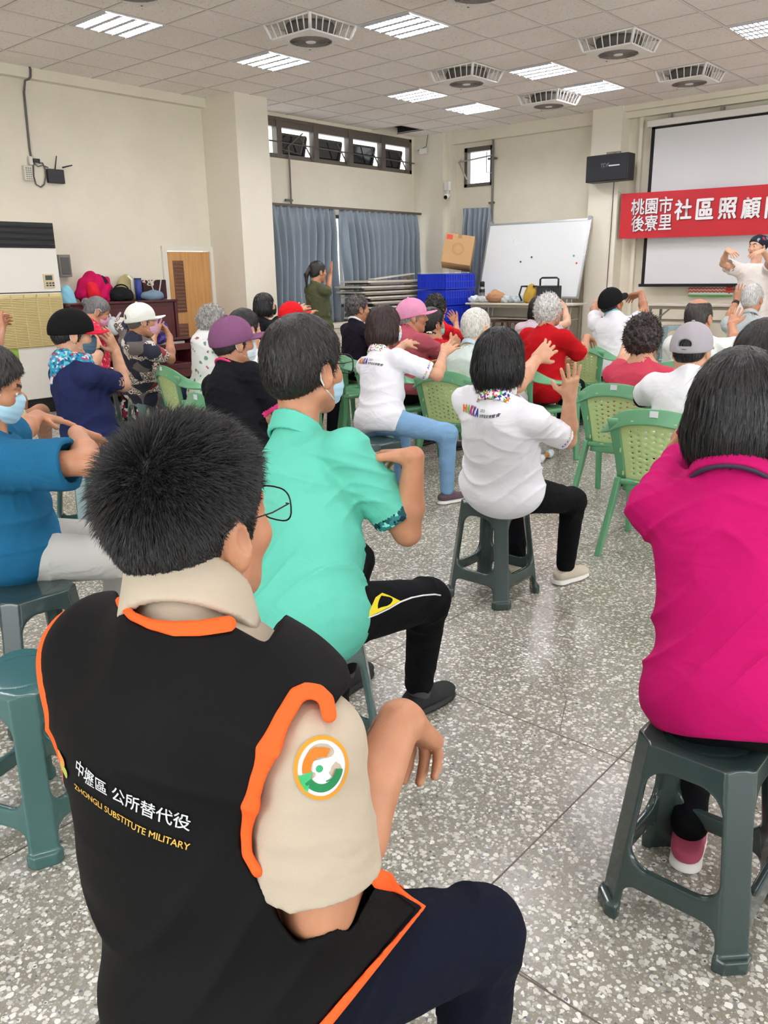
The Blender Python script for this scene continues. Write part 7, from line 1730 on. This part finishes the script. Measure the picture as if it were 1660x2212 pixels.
for y_ in (yl-cyy-.25, yl-cyy-.95): b = MB(); b.bx(-.03, .05, y_-.02, y_+.02, .085, .14); b.build('bracket', M_LEGM, r)
XBn = 11.66; a_, c_ = atX(1341, 416, XBn), atX(1341, 513, XBn); e_, f_ = atX(1660, 397, XBn), atX(1660, 505, XBn); yl2 = (a_[1]+c_[1])/2; zt2, zb2 = (a_[2]+e_[2])/2, (c_[2]+f_[2])/2; W2 = 5.2
V = []; Fq = []; n_ = 90
for i in range(n_+1):
    u = i/n_; y_ = yl2-W2*u; sag = .05*math.sin(math.pi*min(1, u*1.0)); dx = .0015*math.sin(40*u)
    for j in range(5): V.append((XBn+dx*(1+.5*j), y_, zt2-sag*.5-(zt2-zb2)*j/4))
for i in range(n_):
    for j in range(4): k = i*5+j; Fq.append((k, k+5, k+6, k+1))
bn = tag(mesh('banner', V, Fq, mat('banner_red', '#b81c26', .6, var=(2, .05))), 'long red banner with white characters hanging across the projector screen', 'banner')
bt = BVHTree.FromPolygons([tuple(v) for v in V], Fq); pb_ = P(); pb_.base = np.zeros(3)
def bword(s, px0, px1, bold=.02, nm='#f2f2f2'):
    p0, p1 = atX(*px0, XBn), atX(*px1, XBn); h_ = abs(p0[2]-p1[2]); w_ = abs(p0[1]-p1[1]); V, F = text_geo(s, bold=bold, res=4)
    V = V-[V[:, 0].min(), V[:, 1].min(), 0]; V = V*[w_/V[:, 0].max(), h_/V[:, 1].max(), 1]
    o0 = np.array([XBn, p0[1], min(p0[2], p1[2])])
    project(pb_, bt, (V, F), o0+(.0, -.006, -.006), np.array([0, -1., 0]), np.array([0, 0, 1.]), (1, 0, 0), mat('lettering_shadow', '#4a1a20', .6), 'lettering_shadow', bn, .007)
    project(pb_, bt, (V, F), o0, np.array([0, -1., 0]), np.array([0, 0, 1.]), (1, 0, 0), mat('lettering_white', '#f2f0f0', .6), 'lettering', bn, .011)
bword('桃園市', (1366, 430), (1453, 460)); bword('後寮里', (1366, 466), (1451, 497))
for k, ch in enumerate('社區照顧關懷據點'):
    x0 = 1460+46*k; q0 = atX(1460, 432, XBn); yy = q0[1]-.300*k
    V, F = text_geo(ch, bold=.03, res=4); V = V-[V[:, 0].min(), V[:, 1].min(), 0]; V = V*[.245/V[:, 0].max(), .27/V[:, 1].max(), 1]; o0 = np.array([XBn, yy, atX(1460, 476, XBn)[2]-.01*k])
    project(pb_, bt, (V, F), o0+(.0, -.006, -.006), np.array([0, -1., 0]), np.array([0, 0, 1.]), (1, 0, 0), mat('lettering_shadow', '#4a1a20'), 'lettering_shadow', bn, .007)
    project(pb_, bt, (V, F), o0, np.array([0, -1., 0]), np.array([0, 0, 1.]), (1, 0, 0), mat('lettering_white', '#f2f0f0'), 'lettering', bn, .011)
b = MB(); b.tube([(XBn, yl2, zt2), (11.66, 6.0, 2.76)], .003, 5); b.build('cord', mat('cord_grey', '#a09a90', .7), bn)
# paper decoration below the screen
a_, c_ = atX(1489, 622, 11.86), atX(1584, 637, 11.86); r = empty('paper_garland', (11.86, (a_[1]+c_[1])/2, (a_[2]+c_[2])/2), 0, 'paper strip decoration with orange waves, green edge and red flowers below the screen', 'decoration'); w_ = abs(a_[1]-c_[1]); h_ = .115
b = MB(); b.bx(-.004, .0, -w_/2, w_/2, -h_/2, h_/2); b.build('strip', mat('paper_white', '#dfe3ea'), r)
b = MB(); b.bx(-.008, -.003, -w_/2, w_/2, -h_/2-.015, -h_/2+.015); b.build('edge', mat('paper_green', '#5fa04a', .7), r)
b = MB()
for k in range(12):
    y_ = w_/2-(k+.5)*w_/12
    for z_ in (-.01, .03): b.tube([(-.006, y_+.5*w_/12, z_), (-.006, y_, z_+.018), (-.006, y_-.5*w_/12, z_)], .011, 6)
b.build('waves', mat('paper_orange', '#d8643a', .7), r)
for k, (dy, cc_) in enumerate(((-w_/2+.05, '#b0283c'), (-w_/2-.08, '#c43a50'))): b = MB(); b.quadmesh([(-.012, dy+.055*math.cos(a)*(1+.15*math.cos(8*a)), .03+.055*math.sin(a)*(1+.15*math.cos(8*a))) for a in np.linspace(0, 2*math.pi, 40, endpoint=False)], [tuple(range(40))]); b.build('flower', mat('paper_'+cc_, cc_, .7), r)
b = MB(); b.bx(-.01, -.004, -w_/2-.28, -w_/2-.13, -.03, .06); b.build('yellow_card', mat('paper_yellow', '#d8c43a', .7), r)

# wall speaker, camera, emergency lamp
XSP = 11.42; a_, c_, e_ = atX(1267, 338, XSP), atX(1268, 395, XSP), atX(1355, 385, XSP); r = empty('wall_speaker', (XSP+.12, (a_[1]+e_[1])/2, (a_[2]+c_[2])/2), 0, 'black wall speaker mounted on the pilaster left of the projector screen', 'speaker'); hw2 = abs(a_[1]-e_[1])/2; hz2 = abs(a_[2]-c_[2])/2
b = MB(); b.bx(-.11, .11, -hw2, hw2, -hz2, hz2); b.build('cabinet', mat('speaker_black', '#1d1e20'), r, bevel=.012); b = MB(); b.bx(-.118, -.108, -hw2+.015, hw2-.015, -hz2+.015, hz2-.015); b.build('grille', mat('speaker_cloth', '#26282b', .9, bump=(500, .4)), r)
V, F = text_geo('TDF', bold=.02); V = V-[V[:, 0].min(), 0, 0]; V = V*(.13/V[:, 0].max()); b = MB(); b.quadmesh([(-.120, .10-v[0]+.25*v[1]*-1, v[1]+.01) for v in V], F); b.build('lettering', mat('silver_badge', '#d8d8da', .3), r); b = MB(); b.bx(-.121, -.119, -.20, -.035, .015, .03); b.build('logo', mat('silver_badge', '#d8d8da'), r)
b = MB(); b.bx(-.02, .10, -.06, .06, hz2, hz2+.03); b.bx(.06, .12, -.1, .1, hz2, hz2+.05); b.build('bracket', M_LEGM, r); b = MB(); b.tube([(.11, -.02, -hz2), (.10, -.02, -hz2-.5), (.105, .0, -2.2)], .007, 6); b.build('cable', mat('cable_grey', '#5c5a58'), r)
q = atY(968, 402, 8.66); r = empty('security_camera', q, 0, 'white security camera on the corner column beside the blue curtains', 'camera'); b = MB(); b.box((0, 0.005, 0), (.07, .09, .14)); b.build('mount', mat('cam_white', '#e6e4dc', .4), r, bevel=.006)
b = MB(); b.tube([(.02, 0, -.14), (-.10, -.03, -.18)], [.045, .045], 16); b.tube([(0, 0, -.07), (0, 0, -.14)], .02, 8); b.build('body', mat('cam_white', '#e6e4dc'), r, smooth=True); b = MB(); b.tube([(-.09, -.028, -.177), (-.108, -.033, -.183)], .03, 14); b.build('lens', mat('lens_black', '#101012', .1), r)
q = atX(915, 327, 11.60); r = tag((lambda b: (b.box(q, (.05, .14, .09)), b.build('emergency_light', mat('cam_white', '#e6e4dc'), bevel=.006))[1])(MB()), 'small emergency light on the side of the corner column', 'emergency light')
b = MB(); b.box(q+(-.027, -.04, -.035), (.006, .012, .012)); b.build('indicator', emit('red_led', '#ff3020', 2), r); b = MB(); b.tube([q+(0, .12, .02), q+(0, .05, .04), q+(0, -.06, .07), q+(0, -.10, .25)], .006, 6); b.build('cable', mat('cable_grey', '#5c5a58'), r)

# exercise props on the floor
def roll(px, L, az_, cols, label):
    q = atz(*px, .035); a = math.radians(az_); d = np.array([math.cos(a), math.sin(a), 0]); r = empty('exercise_stick', q*(1, 1, 0), 0, label, 'exercise stick', 'exercise sticks'); o = np.array([0, 0, .035])
    b = MB(); b.tube([o-d*L/2, o+d*L/2], .020, 12); b.build('stick', mat('stick_wood', '#b07a3e', .6), r, smooth=True)
    for t0, t1, c_ in cols: b = MB(); b.tube([o+d*L*t0, o+d*L*(t0+t1)/2, o+d*L*t1], [.028, .035, .026], 12); b.build('wrapping', mat('wrap_'+c_, c_, .8, bump=(90, .4)), r, smooth=True)
roll((1178, 985), .30, 10, ((-.5, -.2, '#dfe6ea'), (.2, .5, '#dfe6ea')), 'wrapped exercise stick on the floor right of the woman in black trousers')
roll((866, 1040), .26, 70, ((.05, .5, '#c9d2da'), (-.5, -.2, '#3a3430')), 'wrapped exercise stick on the floor below the mint polo man\'s hand')
